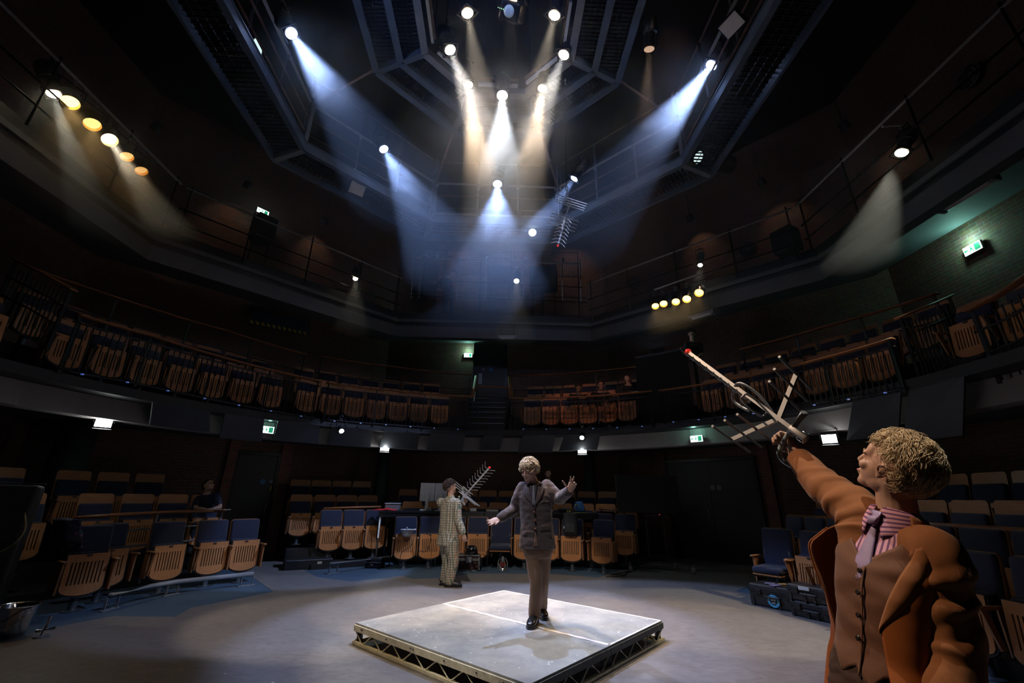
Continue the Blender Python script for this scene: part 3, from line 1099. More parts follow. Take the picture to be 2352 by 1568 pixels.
seat_arc('band', 7.9, [-36.2, -32.2, -28.3, -24.5], .38, 'wood-topped navy seat in the second row behind the three tipped-up seats', GM2)
seat_arc('band', 8.75, [-35.6, -32.2, -28.7, -25.2], .76, 'dim wood-topped seat in the rear row before the brick wall by the pier', 'rear row seats by the brick pier')
GC2 = 'wood-topped seats behind the production desk'
seat_arc('band', 6.95, [-16.5, -11.9, -7.4, -2.9, 1.6, 6.1, 10.6, 15.1, 19.6, 24.0], .24, 'wood-topped navy seat standing behind the production desk', GC2)
seat_arc('band', 7.9, [-17, -13, -9, -5, -1, 3, 7, 11, 15, 19, 23, 27], .55, 'dim wood-topped seat in the second row behind the production desk', 'second row seats behind the desk')
seat('plain', True, pol(6.7, 28.3, .1), -math.radians(30), 'tipped-up seat with wooden end panel beside the black trolley screen, behind the front row', 'seats by the trolley screen')
seat('plain', False, pol(6.75, 23.6, .1), -math.radians(24), 'navy seat partly hidden by the tipped-up end seat of the front row', 'seats by the trolley screen')
GL2 = 'second row seats at the left'
seat_arc('band', 7.1, [-79, -73.5, -66.3, -61.5, -57.0, -52.6], .35,
         'wood-topped navy seat in the second row behind the left wooden handrail', GL2)
seat_arc('band', 8.0, [-78, -73, -66.6, -62.4, -58.2], .74, 'dim wood-topped seat in the third row before the left brick wall', 'third row seats at the left')
# right-hand block: straight rows facing the stage
GR = 'front row seats at the right'
rz = math.radians(-90)
seat('down', True, V((4.42, 7.88, 0)), math.radians(-58), 'folded-down navy seat at the near end of the right block, beside the black cases', GR)
seat('plain', False, V((4.6, 7.22, 0)), math.radians(-70), 'tipped-up slatted seat above the black cases, beside the brown jacket', GR)
for y in (6.5, 5.9, 5.3, 4.7, 4.1):
    seat('plain', False, V((4.42, y, 0)), rz, 'front row seat of the right block hidden behind the brown-jacketed man', 'front seats behind the brown jacket')
seat('down', True, V((4.1, 3.3, 0)), math.radians(-92), 'folded-down navy seat at the right edge of the picture beside the brown sleeve', GR)
GR2 = 'second row seats at the right'
for i in range(9):
    seat('plain', i == 8, V((5.15, 8.6 - .56 * i, .18)), rz, 'plain navy seat in the second row in front of the right wooden handrail', GR2)
for i in range(10):
    seat('band', i == 9, V((5.95, 8.9 - .56 * i, .4)), rz, 'wood-topped seat in the third row behind the right wooden handrail', 'third row seats at the right')
for i in range(10):
    seat('band', i == 9, V((6.95, 8.9 - .56 * i, .8)), rz, 'dim wood-topped seat in the rear row at the right, above the third row', 'rear row seats at the right')

# ---- gallery seats
GG1, GG2 = 'gallery front row seats', 'gallery rear row seats'
def span(a0, a1, R):
    n = max(1, int(round(math.radians(a1 - a0) * R / .56)))
    return [a0 + (a1 - a0) * (i + .5) / n for i in range(n)]
for a0, a1, w in ((-98, -84, 'in the near left section'), (-80, -45, 'behind the long left handrail'), (-43, -10, 'behind the handrail left of the gangway door'), (7, 33, 'behind the handrail right of the gangway door'), (46, 78, 'in the right section above the aerial'), (84, 100, 'at the right edge')):
    seat_arc('lowband', 6.8, span(a0, a1, 6.8), 3.15, 'gallery front row seat with slatted board ' + w, GG1 + ' ' + w, last=False)
for a0, a1, w in ((-98, -84, 'in the near left section'), (-80, -45, 'along the left brick wall'), (-42, -12, 'left of the gangway door'), (7, 31, 'right of the gangway door'), (46, 80, 'in the right section above the aerial')):
    seat_arc('lowband', 7.75, span(a0, a1, 7.75), 3.72, 'gallery rear row seat with wooden top ' + w, GG2 + ' ' + w, last=False)
# ================================================================== handrails of the two seating levels
def wood_rail(name, pts, label, drop, w=.11, h=.045, posts=True, bal=True, edge=True, mids=(), group=None, post_m=BLACKM, leds=False):
    pts = [V(p) for p in pts]
    root = thing(name, label, 'handrail', pts[len(pts) // 2] - V((0, 0, drop)), 0, group)
    mb = MB()
    prof = []
    for k in range(10):
        a = 2 * PI * k / 10
        prof.append((math.cos(a) * w / 2, math.sin(a) * h / 2 * (1.0 if math.sin(a) > 0 else .8)))
    rings = []
    for i, p in enumerate(pts):
        d = (pts[min(i + 1, len(pts) - 1)] - pts[max(i - 1, 0)])
        d.z = 0
        d.normalize()
        nx = V((d.y, -d.x, 0))
        rings.append([p + nx * x + V((0, 0, z)) for x, z in prof])
    mb.loft(rings)
    mb.build('wooden_rail', RAILWOOD, root, True, inv=True)
    # posts in pairs at the ends, singles between
    L = [0]
    for i in range(1, len(pts)):
        L.append(L[-1] + (pts[i] - pts[i - 1]).length)
    def at(s):
        for i in range(1, len(pts)):
            if s <= L[i] + 1e-6:
                return lerp(pts[i - 1], pts[i], (s - L[i - 1]) / max(1e-6, L[i] - L[i - 1]))
        return pts[-1]
    if posts:
        n = max(1, int(round(L[-1] / 1.25)))
        for i in range(n + 1):
            s = min(max(L[-1] * i / n, .06), L[-1] - .06)
            p = at(s)
            m = MB()
            m.bar(p - V((0, 0, .02)), p - V((0, 0, drop)), .05, .014, up=V((1, 0, 0)))
            m.build('rail_post', post_m, root, inv=True)
    for dz in mids:
        MB().tube([p - V((0, 0, dz)) for p in pts], .016, 6).build('mid_rail', post_m, root, True, inv=True)
    if bal:
        m = MB()
        n = int(L[-1] / .095)
        for i in range(1, n):
            p = at(L[-1] * i / n)
            m.bar(p - V((0, 0, .12)), p - V((0, 0, drop - .03)), .015, .012, up=V((1, 0, 0)))
        m.build('baluster_screen', BLACKM, root, inv=True)
    if leds:
        n = int(L[-1] / .56)
        for i in range(n):
            m = MB()
            p = at(L[-1] * (i + .5) / n) - V((0, 0, drop - .04))
            q = V((CEN.x, CEN.y, p.z))
            m.box(p + (q - p).normalized() * .06, (.03, .03, .018))
            m.build('blue_marker_light', lens_mat('blue_led', (.1, .25, 1), .25), root, inv=True)
    return root
def rail_px(pts, R, n=6):
    """points of the handrail on the cylinder of radius R about the house axis"""
    out = [onr(a, b, R) for a, b in pts]
    res = []
    for i in range(len(out) - 1):
        for k in range(n):
            t = k / n
            p = lerp(out[i], out[i + 1], t)
            v = V((p.x - CEN.x, p.y - CEN.y, 0)).normalized() * R
            res.append(V((CEN.x + v.x, CEN.y + v.y, p.z)))
    res.append(out[-1])
    return res
wood_rail('handrail', rail_px([(174, 745), (350, 791), (520, 838), (650, 868), (740, 886)], 6.2), 'long wooden gallery front rail at the left, over the seat row', .92, leds=True, mids=(.12, .86))
wood_rail('handrail', rail_px([(752, 889), (900, 903), (1085, 913)], 6.2), 'wooden gallery front rail just left of the gangway', .92, leds=True, mids=(.12, .86))
wood_rail('handrail', rail_px([(1180, 914), (1340, 907), (1500, 890)], 6.2), 'wooden gallery front rail the three onlookers lean on', .86, leds=True, mids=(.12, .8))
wood_rail('handrail', rail_px([(1515, 889), (1700, 855), (1880, 810), (2050, 757)], 6.2), 'wooden gallery front rail at the right, behind the raised aerial', .8, leds=True, mids=(.12, .74))
wood_rail('handrail', rail_px([(1096, 889), (1170, 890)], 6.75, 2), 'short wooden rail across the gangway below the back door', .9, bal=False, mids=(.3, .6))
wood_rail('handrail', rail_px([(60, 640), (200, 685), (340, 727), (520, 775), (706, 826)], 7.6), 'long wooden rear-row rail along the left gallery', .95, bal=False, mids=(.45,))
wood_rail('handrail', rail_px([(735, 829), (900, 848), (1085, 863)], 7.6), 'wooden rear-row rail left of the back gallery door', .95, bal=False, mids=(.45,))
wood_rail('handrail', rail_px([(1180, 863), (1330, 852), (1468, 835)], 7.6), 'wooden rear-row rail right of the back gallery door', .95, bal=False, mids=(.45,))
wood_rail('handrail', rail_px([(1700, 790), (1900, 731), (2150, 650)], 7.6), 'wooden rear-row rail along the right gallery', .95, bal=False, mids=(.45,))
wood_rail('handrail', [onr(168, 690, 6.25), onr(100, 655, 6.9), onr(28, 622, 7.5)], 'thick wooden rail beside the left gallery stair, at the picture edge', 1.0, w=.14, mids=(.3, .6))
wood_rail('handrail', [onr(2060, 710, 6.25), onr(2120, 683, 6.9), onr(2182, 655, 7.5)], 'wooden rail beside the right gallery stair', 1.0, w=.12, mids=(.3, .6))
wood_rail('handrail', rail_px([(2218, 690), (2290, 652), (2352, 608), (2420, 560)], 6.5), 'wooden gallery rail running out at the right edge under the lit exit sign', 1.0, w=.13, mids=(.3, .6))
wood_rail('handrail', [onr(1088, 913, 6.25), onr(1096, 865, 7.55)], 'short sloping rail at the left of the gangway steps', .95, mids=(.45,), bal=False)
wood_rail('handrail', [onr(1178, 913, 6.25), onr(1172, 865, 7.55)], 'short sloping rail at the right of the gangway steps', .95, mids=(.45,), bal=False)
# lower level
wood_rail('handrail', [onr(185, 1213, 6.5), onr(290, 1203, 6.5), onr(410, 1194, 6.5), onr(528, 1188, 6.5)], 'wooden handrail in front of the seated man at the left', 1.1, w=.1, h=.06, bal=False, mids=(.25, .5), post_m=STEEL)
wood_rail('handrail', [onr(752, 1178, 7.35), onr(820, 1174, 7.3), onr(884, 1171, 7.25)], 'wooden handrail leading up to the red cloth', 1.05, w=.1, h=.06, bal=False, mids=(.3,))
wood_rail('handrail', [onr(1385, 1163, 7.0), onr(1450, 1166, 7.0)], 'short wooden rail beside the trolley screen', 1.05, w=.1, h=.05, bal=False)
wood_rail('handrail', [V((5.52, 9.1, 1.22)), V((5.52, 6.5, 1.22)), V((5.52, 3.6, 1.22))], 'long round wooden handrail across the right seating block', 1.05, w=.11, h=.09, bal=False, mids=(.4,))

# ---- low floor safety rails (grey tube on paired uprights)
def floor_rail(pts, feet, label):
    root = thing('floor_rail', label, 'safety rail', pts[0] * 1.0 - V((0, 0, pts[0].z)))
    MB().tube(pts, .036, 12).build('tube', STEELT, root, True, inv=True)
    for p, d in feet:
        m = MB()
        z = p.z
        for s in (-.09, .09):
            q = p + d * s
            m.bar(V((q.x, q.y, z - .02)), V((q.x, q.y, .012)), .035, .008, up=d)
        m.bar(V((p.x, p.y, .008)) - d * .13, V((p.x, p.y, .008)) + d * .13, .06, .012)
        m.build('leg', STEELT, root, inv=True)
    return root
STEELT = mat('light_grey_tube', (.3, .32, .35), rough=.45, metal=.3, var=.2)
def rail_z(px, py, foot):
    f = onz(foot[0], foot[1], 0)
    p = ony(px, py, f.y)
    return V((f.x, f.y, p.z))
A = rail_z(257, 1394, (258, 1425)); B = rail_z(350, 1362, (352, 1398)); Cc = rail_z(412, 1351, (412, 1384)); D = rail_z(590, 1331, (590, 1358))
A.z = B.z = Cc.z = D.z = (A.z + Cc.z + D.z) / 3
floor_rail([A, B, Cc, D], [(lerp(A, B, .08), (B - A).normalized()), (lerp(B, Cc, .9), (Cc - B).normalized()), (lerp(Cc, D, .93), (D - Cc).normalized())], 'bent grey floor rail on the blue floor in front of the left seats')
A = rail_z(770, 1305, (768, 1328)); D = rail_z(905, 1286, (905, 1306))
A.z = D.z = (A.z + D.z) / 2
floor_rail([A, D], [(lerp(A, D, .06), (D - A).normalized()), (lerp(A, D, .95), (D - A).normalized())], 'short straight grey floor rail left of the basin seat')

# ---- black acoustic panels hung below the gallery front
for i, (x0, x1, y0, y1) in enumerate(((345, 492, 925, 1003), (508, 612, 962, 1025), (632, 742, 968, 1027), (757, 862, 975, 1033), (876, 970, 980, 1036), (984, 1074, 985, 1040), (1106, 1160, 990, 1034), (1195, 1280, 988, 1038), (1290, 1384, 982, 1030), (1950, 2080, 890, 985), (2080, 2230, 860, 985))):
    a0, a1 = onr(x0 + 12, y0, 6.25), onr(x1, y0, 6.25)
    b0, b1 = onr(x0, y1, 6.5), onr(x1 - 6, y1, 6.5)
    zt = 3.02
    zb = (b0.z + b1.z) / 2
    a0.z = a1.z = zt
    b0.z = b1.z = zb
    th = (a0 - V((CEN.x, CEN.y, a0.z))).normalized() * -.03
    m = MB()
    vs = [a0, a1, b1, b0, a0 + th, a1 + th, b1 + th, b0 + th]
    m.add(vs, [(0, 1, 2, 3), (7, 6, 5, 4), (0, 4, 5, 1), (1, 5, 6, 2), (2, 6, 7, 3), (3, 7, 4, 0)])
    o = m.build('acoustic_panel', mat('black_panel', (.022, .026, .034), rough=.5), loc=tuple(lerp(a0, b1, .5)))
    tag(o, ['leftmost', 'second', 'third', 'fourth', 'fifth', 'sixth', 'small narrow', 'eighth', 'ninth', 'tenth', 'rightmost'][i] + ' black acoustic panel from the left below the gallery front', 'acoustic panel', 'acoustic panels under the gallery front')
# ================================================================== staging deck of two units
def deck_top_mat():
    m = mat('worn_grey_deck', (.3, .31, .31), rough=.5, var=.22, vscale=1.6, spec=.35)
    nt = m.node_tree
    tc = nt.nodes['Texture Coordinate']
    n = nd(nt, 'ShaderNodeTexNoise')
    n.inputs['Scale'].default_value = 2.5
    n.inputs['Detail'].default_value = 10
    n.inputs['Roughness'].default_value = .7
    nt.links.new(tc.outputs['Object'], n.inputs['Vector'])
    r = nd(nt, 'ShaderNodeValToRGB')
    r.color_ramp.elements[0].position = .36
    r.color_ramp.elements[1].position = .66
    r.color_ramp.elements[0].color = (.21, .225, .23, 1)
    r.color_ramp.elements[1].color = (.36, .365, .35, 1)
    nt.links.new(n.outputs['Fac'], r.inputs['Fac'])
    v = nd(nt, 'ShaderNodeTexVoronoi')
    v.inputs['Scale'].default_value = 11
    nt.links.new(tc.outputs['Object'], v.inputs['Vector'])
    n2 = nd(nt, 'ShaderNodeTexNoise')
    n2.inputs['Scale'].default_value = 4
    nt.links.new(tc.outputs['Object'], n2.inputs['Vector'])
    a = nd(nt, 'ShaderNodeMath', operation='MULTIPLY')
    nt.links.new(n2.outputs['Fac'], a.inputs[0])
    a.inputs[1].default_value = .2
    l = nd(nt, 'ShaderNodeMath', operation='LESS_THAN')
    nt.links.new(v.outputs['Distance'], l.inputs[0])
    nt.links.new(a.outputs[0], l.inputs[1])
    mx = nd(nt, 'ShaderNodeMix', data_type='RGBA')
    mx.inputs[7].default_value = (.62, .6, .58, 1)
    nt.links.new(l.outputs[0], mx.inputs[0])
    nt.links.new(r.outputs['Color'], mx.inputs[6])
    set_color(m, mx.outputs[2])
    return m
DECK = deck_top_mat()
CREAM = mat('chipped_cream_paint', (.72, .66, .5), rough=.55, var=.5, vscale=14, bump=.3, bscale=60)
DARKCHIP = mat('chipped_black_edge', (.05, .055, .05), rough=.6, var=.8, vscale=18, bump=.4, bscale=70)
CHALK = mat('white_chalk_tape', (.8, .76, .72), rough=.7, var=.15, vscale=30)
DU, DV = V((.753, -.657, 0)), V((-.657, -.753, 0))
DB = V((-.077, 7.281, 0))
def deck_unit(v0, v1, label, far):
    S = 2.44
    mw = Matrix.Translation(DB + DV * v0)
    root = thing('stage_deck', label, 'stage deck', DB + DU * S / 2 + DV * (v0 + v1) / 2, 0, 'two staging deck units')
    def P(u, v, z):
        return DB + DU * u + DV * v + V((0, 0, z))
    g = .006
    m = MB()
    q = [(g, v0 + g), (S - g, v0 + g), (S - g, v1 - g), (g, v1 - g)]
    m.add([P(u, v, .182) for u, v in q] + [P(u, v, .2) for u, v in q], [(0, 1, 2, 3), (7, 6, 5, 4), (0, 4, 5, 1), (1, 5, 6, 2), (2, 6, 7, 3), (3, 7, 4, 0)])
    m.build('deck_board', DECK, root, inv=True)
    sides = [('front_truss' if not far else 'back_truss', (g, v1 - g if not far else v0 + g), (S - g, v1 - g if not far else v0 + g), CREAM),
             ('end_truss', (g, v0 + g), (g, v1 - g), CREAM), ('end_truss', (S - g, v0 + g), (S - g, v1 - g), DARKCHIP)]
    for nm, a, b, mm in sides:
        A, B = P(*a, 0), P(*b, 0)
        L = (B - A).length
        up = MB()
        up.bar(A + V((0, 0, .155)), B + V((0, 0, .155)), .03, .055)
        tr = up.build(nm, mm, root, inv=True)
        lo = MB().bar(A + V((0, 0, .02)), B + V((0, 0, .02)), .034, .026).build('bottom_rail', CREAM, inv=False)
        dg = MB()
        n = int(round(L / .17))
        for i in range(n):
            p, q2 = lerp(A, B, (i + .08) / n), lerp(A, B, (i + .92) / n)
            zz = (.13, .03) if i % 2 == 0 else (.03, .13)
            dg.cyl(p + V((0, 0, zz[0])), q2 + V((0, 0, zz[1])), .0075, 6)
        dgo = dg.build('lattice_bars', CREAM)
        for o in (lo, dgo):
            o.parent = tr
            o.matrix_parent_inverse = root.matrix_world.inverted()
    for u in (.05, S - .05):
        for v in (v0 + .05, v1 - .05):
            MB().bar(P(u, v, 0), P(u, v, .18), .05, .05, up=V((1, 0, 0))).build('leg', BLACKM, root, inv=True)
    t = MB()
    def line(u0, va, u1, vb, w=.028):
        a, b = P(u0, va, .2004), P(u1, vb, .2004)
        d = (b - a).normalized()
        n = V((-d.y, d.x, 0))
        N = 60
        vs = []
        for i in range(N + 1):
            c = lerp(a, b, i / N)
            j = w / 2 * (1 + .6 * noise.noise(c * 9))
            vs += [c + n * j, c - n * w / 2 * (1 + .6 * noise.noise(c * 9 + V((5, 0, 0))))]
        t.add(vs, [(2 * i, 2 * i + 1, 2 * i + 3, 2 * i + 2) for i in range(N)])
    if far:
        line(.02, v0 + .02, S - .02, v0 + .02)
        line(.02, v0 + .02, .02, v1)
        line(S - .02, v0 + .02, S - .02, v1, .02)
        line(.02, v1 - .025, S - .02, v1 - .025, .05)
        t.build('chalk_lines', CHALK, root, inv=True)
    # the studs and stencil along the near side
    else:
        s = MB()
        for u in (.16, .18, .62, 1.02, 1.06, 1.5, 1.9, 2.2):
            s.cyl(P(u, v1 - g, .16) + DV * .018, P(u, v1 - g, .16) + DV * .022, .007, 8)
        s.build('bolt_heads', BLACKM, root, inv=True)
    return root
deck_unit(0, 1.22, 'far staging deck unit with chalked white edges, under the tweed-jacketed man', True)
deck_unit(1.22, 2.44, 'near staging deck unit with cream lattice side, nearest the picture bottom', False)

# ================================================================== exit signs, work lights, luminaires
SIGNW = lens_mat('sign_white', (.7, 1, .92), 3.2)
SIGNG = mat('sign_green', (.02, .25, .12), rough=.4, emit=(.05, .55, .3), estr=.5)
def running_man(mb, o, x, y, s):
    """exit pictogram: doorway, runner and arrow, about 2s wide"""
    n = x.cross(y)
    o = o + n * .002
    def pl(poly):
        mb.plate([(a * s, b * s) for a, b in poly], .002, o, x, y)
    pl([(.25, -.4), (.85, -.4), (.85, .4), (.25, .4)])
    k = 10
    pl([(-.12 + .09 * math.cos(2 * PI * i / k), .26 + .09 * math.sin(2 * PI * i / k)) for i in range(k)])
    pl([(-.2, .16), (-.02, .14), (.02, -.06), (-.16, -.08)])
    pl([(-.16, -.06), (-.04, -.06), (.12, -.2), (.1, -.38), (.03, -.36), (.02, -.22)])
    pl([(-.16, -.04), (-.08, -.1), (-.28, -.3), (-.36, -.24)])
    pl([(-.02, .14), (.14, .02), (.1, -.04), (-.04, .05)])
    pl([(-.9, 0), (-.68, .2), (-.68, .07), (-.44, .07), (-.44, -.07), (-.68, -.07), (-.68, -.2)])
def exit_sign(label, p, face, wd, ht, power, glow=(.4, 1, .78), tilt=0.0, up=.0):
    face = V(face)
    face.z = 0
    face.normalize()
    root = thing('exit_sign', label, 'exit sign', p, math.atan2(face.x, -face.y), 'lit exit signs')
    x = V((-face.y, face.x, 0))
    y = V((0, 0, 1))
    R = Matrix((x, y, face)).transposed()
    MB().pad(p - face * .025, (wd, ht, .05), .012, R=R).build('housing', mat('sign_housing', (.5, .52, .5), rough=.4), root, inv=True)
    MB().box(p + face * .003, (wd * .94, ht * .88, .006), R).build('lit_face', SIGNW, root, inv=True)
    m = MB()
    running_man(m, p + face * .006, x, y, ht * .9)
    m.build('pictogram', SIGNG, root, inv=True)
    if up:
        for s in (-.4, .4):
            MB().cyl(p + x * (wd * s) - face * .02 + y * ht / 2, p + x * (wd * s) - face * .02 + y * (ht / 2 + up), .005, 5).build('hanger', STEEL, root, inv=True)
    if power:
        point_light('sign_glow', p + face * .1 + V((0, 0, ht * .5 + .1)), power, glow, .04, root)
    return root
def to_cen(p):
    return V((CEN.x - p.x, CEN.y - p.y, 0))
p = on_wall(1076, 818, 0, .06)
exit_sign('lit exit sign on the brickwork beside the black gallery door at the back', p, (0, -1, 0), .3, .16, 9)
p = onr(597, 500, 8.9)
exit_sign('lit exit sign high on the left technical gallery brickwork', p, to_cen(p), .34, .17, 2, glow=(.6, .95, 1))
p = onr(618, 1000, 6.5)
exit_sign('lit exit sign below the gallery above the black fire door at left', p, to_cen(p), .3, .16, 2, up=.35)
p = onr(1605, 997, 6.5)
exit_sign('lit exit sign below the gallery above the wide black doors', p, to_cen(p), .28, .15, 2, up=.35)
p = on_wall(2228, 545, 90, .07)
exit_sign('lit exit sign on the brick pier of the upper right gallery', p, V((-1, -.0, 0)), .34, .19, 14)
# round bulkhead lamp under the rear catwalk
p = onz(1217, 533, 7.7)
r = thing('bulkhead_lamp', 'small round lit bulkhead lamp under the rear catwalk', 'lamp', p)
MB().lathe([(.001, -.03), (.1, -.03), (.11, 0), (.1, .01)], p, (-.05, -.9, -.3), 20).build('lamp_body', STEEL, r, True, inv=True)
MB().lathe([(.095, .012), (.08, .04), (.001, .05)], p, (-.05, -.9, -.3), 20, caps=False).build('diffuser', lens_mat('bulk', (.75, .95, 1), 4), r, True, inv=True)
MB().cyl(p, p + V((0, .02, .12)), .012).build('bracket', STEEL, r, inv=True)

def flood(label, px, py, R, power, aim):
    p = onr(px, py, R)
    t = V((p.x * .3, p.y - 5, 1.3))
    d = (t - p).normalized()
    root = thing('work_light', label, 'work light', p + V((0, 0, .16)), 0, 'work lights under the gallery')
    x, y, _ = frame(d)
    Rm = Matrix((x, y, d)).transposed()
    MB().pad(p - d * .06, (.24, .17, .1), .02, R=Rm).build('housing', BLACKM, root, inv=True)
    MB().box(p + d * -.004, (.21, .14, .01), Rm).build('lit_glass', lens_mat('flood', (.93, .98, .95), 16), root, inv=True)
    sh = MB()
    sh.box(p + y * -.1 + d * .02, (.24, .006, .06), Rm)
    sh.build('barn_door', ALU, root, inv=True)
    b = MB()
    b.bar(p + x * .13, p + x * .13 + V((0, 0, .16)), .02, .006, up=x)
    b.bar(p - x * .13, p - x * .13 + V((0, 0, .16)), .02, .006, up=x)
    b.bar(p - x * .13 + V((0, 0, .16)), p + x * .13 + V((0, 0, .16)), .02, .006)
    b.build('bracket', BLACKM, root, inv=True)
    point_light('work_lamp', p + d * .1, power * .22, (.93, .98, .95), .05, root)
    return root
flood('bright white work light under the gallery at the far left', 243, 993, 6.75, 34, None)
flood('bright white work light under the gallery above the back column, left', 890, 1035, 6.55, 55, None)
flood('bright white work light under the gallery above the tweed-jacketed man', 1343, 1030, 6.55, 40, None)
flood('bright white work light under the gallery behind the raised arm', 1910, 990, 6.55, 16, None)
for px, py, lab in ((789, 998, 'small cold lantern hung on the panels below the gallery, left of centre'), (1342, 1000, 'small round lit lantern directly above the work light over the tweed-jacketed man')):
    p = onr(px, py, 6.1)
    lantern(lab, px, py, 0, V((p.x * .4, 7.0, .6)), 'small', (.75, .95, 1), 40, 30, r=.055, length=.26, hang=.24, pos=p, group='lanterns on the gallery front', ls=14)
def luminaire(label, px, py, R, wd, zoff=0.0, m=None):
    p = onr(px, py, R)
    f = to_cen(p).normalized()
    root = thing('strip_light', label, 'strip light', p + V((0, 0, .1)), math.atan2(f.x, -f.y), 'unlit strip lights below the technical gallery')
    x = V((-f.y, f.x, 0))
    Rm = Matrix((x, f, V((0, 0, 1)))).transposed()
    MB().box(p + V((0, 0, .04)), (wd, .16, .05), Rm).build('tray', STEEL, root, inv=True)
    MB().pad(p, (wd * .86, .12, .05), .02, R=Rm).build('tube_cover', mat('frosted_tube_cover', (.6, .58, .6), rough=.35), root, inv=True)
    for s in (-.5, .5):
        MB().box(p + x * (wd * s) + V((0, 0, .02)), (.05, .17, .1), Rm).build('end_cap', STEEL, root, inv=True)
        if p.z < 6.55:
            MB().cyl(p + x * (wd * s * .8) + V((0, 0, .05)), V((p.x, p.y, 6.63)) + x * (wd * s * .8), .008).build('hanger', BLACKM, root, inv=True)
    return root
luminaire('unlit strip light under the ring beam, left of centre', 716, 722, 7.6, .58)
luminaire('unlit strip light under the ring beam at the back', 1165, 777, 7.3, .5)
luminaire('unlit strip light under the ring beam below the five amber cans', 1610, 715, 7.5, .6)
luminaire('unlit strip light under the ring beam at the upper right', 2212, 425, 7.85, .8)
luminaire('unlit strip light under the ring beam at the upper left', 118, 468, 7.4, .8)

# ================================================================== production desk and what stands on it
TABLETOP = mat('black_table_top', (.02, .022, .026), rough=.4)
def table(label, p0, p1, z, depth, legs=True):
    root = thing('production_desk', label, 'desk', V((p0.x, p0.y, 0)))
    d = (p1 - p0)
    d.z = 0
    L = d.length
    d.normalize()
    n = V((-d.y, d.x, 0))
    R = Matrix((d, n, V((0, 0, 1)))).transposed()
    c = (p0 + p1) / 2
    MB().box(V((c.x, c.y, z - .02)) + n * depth / 2, (L, depth, .04), R).build('table_top', TABLETOP, root, inv=True)
    MB().box(V((c.x, c.y, z - .09)) + n * .02, (L, .02, .1), R).build('front_apron', BLACK, root, inv=True)
    for s in (.03, .97):
        for y in (.04, depth - .04):
            q = lerp(p0, p1, s) + n * y
            MB().cyl((q.x, q.y, 0), (q.x, q.y, z - .04), .02).build('leg', GALV, root, True, inv=True)
    return root
TZ = 1.17
T0, T1, T2, T3 = onz(886, 1175, TZ), onz(1012, 1172, TZ), onz(1118, 1171, TZ), onz(1383, 1166, TZ)
ty = 11.1
T0, T1, T2, T3 = [V((ony(x, 1172, ty).x, ty, 0)) for x in (880, 1012, 1122, 1384)]
table('black production desk section with the red cloth on it', T0, T1, TZ, .75)
table('black production desk section behind the checked-suit man', T1 + V((.01, 0, 0)), T2, TZ, .75)
table('black production desk section behind the tweed jacket, holding the blue bag', T2 + V((.01, 0, 0)), T3, TZ, .75)
def on_desk(px, py=1165, y=11.35):
    p = ony(px, py, y)
    return V((p.x, y, TZ))
def monitor(label, px, wd, ht):
    p = on_desk(px, 1165, 11.5)
    p.z = TZ
    r = thing('computer_monitor', label, 'monitor', p, 0, 'two monitors on the desk seen from behind')
    MB().pad((0, 0, .22 + ht / 2), (wd, .04, ht), .012).build('back_panel', mat('pale_grey_plastic', (.5, .5, .53), rough=.45), r)
    MB().box((0, -.03, .2), (.07, .03, .4)).build('stand', mat('white_plastic', (.6, .6, .6), rough=.4), r)
    MB().pad((0, -.02, .008), (.24, .18, .016), .006).build('foot', MATS['white_plastic'], r)
    return r
monitor('pale monitor back on the desk, at the left of the checked-suit man', 989, .37, .44)
monitor('pale monitor back on the desk, half behind the checked-suit man', 1020, .3, .44)
# red cloth, clear box, small clutter
p = on_desk(895, 1168, 11.25)
c = MB()
rows = []
for i in range(9):
    row = []
    for j in range(15):
        x, y = -.28 + .04 * j, -.13 + .03 * i
        e = max(0, 1 - (abs(x) / .29) ** 4) * max(0, 1 - (abs(y) / .14) ** 4)
        row.append(p + V((x, y, .006 + e * (.035 + .05 * noise.noise(V((x * 7, y * 9, 3)))))))
    rows.append(row)
c.loft(rows, caps=False, wrap=False)
o = c.build('red_cloth', mat('red_fabric', (.45, .015, .015), rough=.85, var=.3, vscale=20), smooth=True, loc=tuple(p))
md = o.modifiers.new('thickness', 'SOLIDIFY'); md.thickness = .008
tag(o, 'crumpled bright red cloth on the left end of the production desk', 'cloth')
p = on_desk(912, 1160, 11.45)
r = thing('storage_box', 'clear plastic box with lid behind the red cloth', 'box', p)
CLEAR = mat('clear_plastic', (.5, .52, .55), rough=.2, var=.1, trans=.6)
MB().pad((0, 0, .075), (.34, .24, .15), .02).build('box_body', CLEAR, r)
MB().pad((0, 0, .16), (.36, .26, .025), .01).build('lid', mat('pale_lid', (.45, .46, .48), rough=.35), r)
MB().tube([(-.08, 0, .17), (-.08, 0, .2), (.08, 0, .2), (.08, 0, .17)], .01, 6).build('handle', BLACKM, r)
def small_box(name, label, cat, px, y, s, m, rz=0, dz=0, parent=None):
    p = on_desk(px, 1165, y)
    o = MB().pad((0, 0, s[2] / 2), s, min(s) * .25).build(name, m)
    o.location = p + V((0, 0, dz))
    o.rotation_euler = (0, 0, rz)
    return tag(o, label, cat)
small_box('white_cup', 'small white tub on the desk below the monitor', 'tub', 979, 11.2, (.1, .08, .04), MATS['white_plastic'])
small_box('crumpled_wrapper', 'crumpled pale wrapper on the desk beside the monitor foot', 'wrapper', 994, 11.3, (.12, .1, .07), mat('pale_wrapper', (.3, .3, .32), rough=.5), .4)
small_box('telephone', 'pale handset unit on the desk right of the checked-suit man', 'telephone', 1096, 11.25, (.16, .14, .08), mat('pale_grey_unit', (.42, .43, .45), rough=.5), .2)
small_box('cue_light_unit', 'low grey cue unit on the desk left of the tweed jacket', 'cue unit', 1140, 11.3, (.3, .2, .05), mat('grey_unit', (.16, .17, .18), rough=.5))
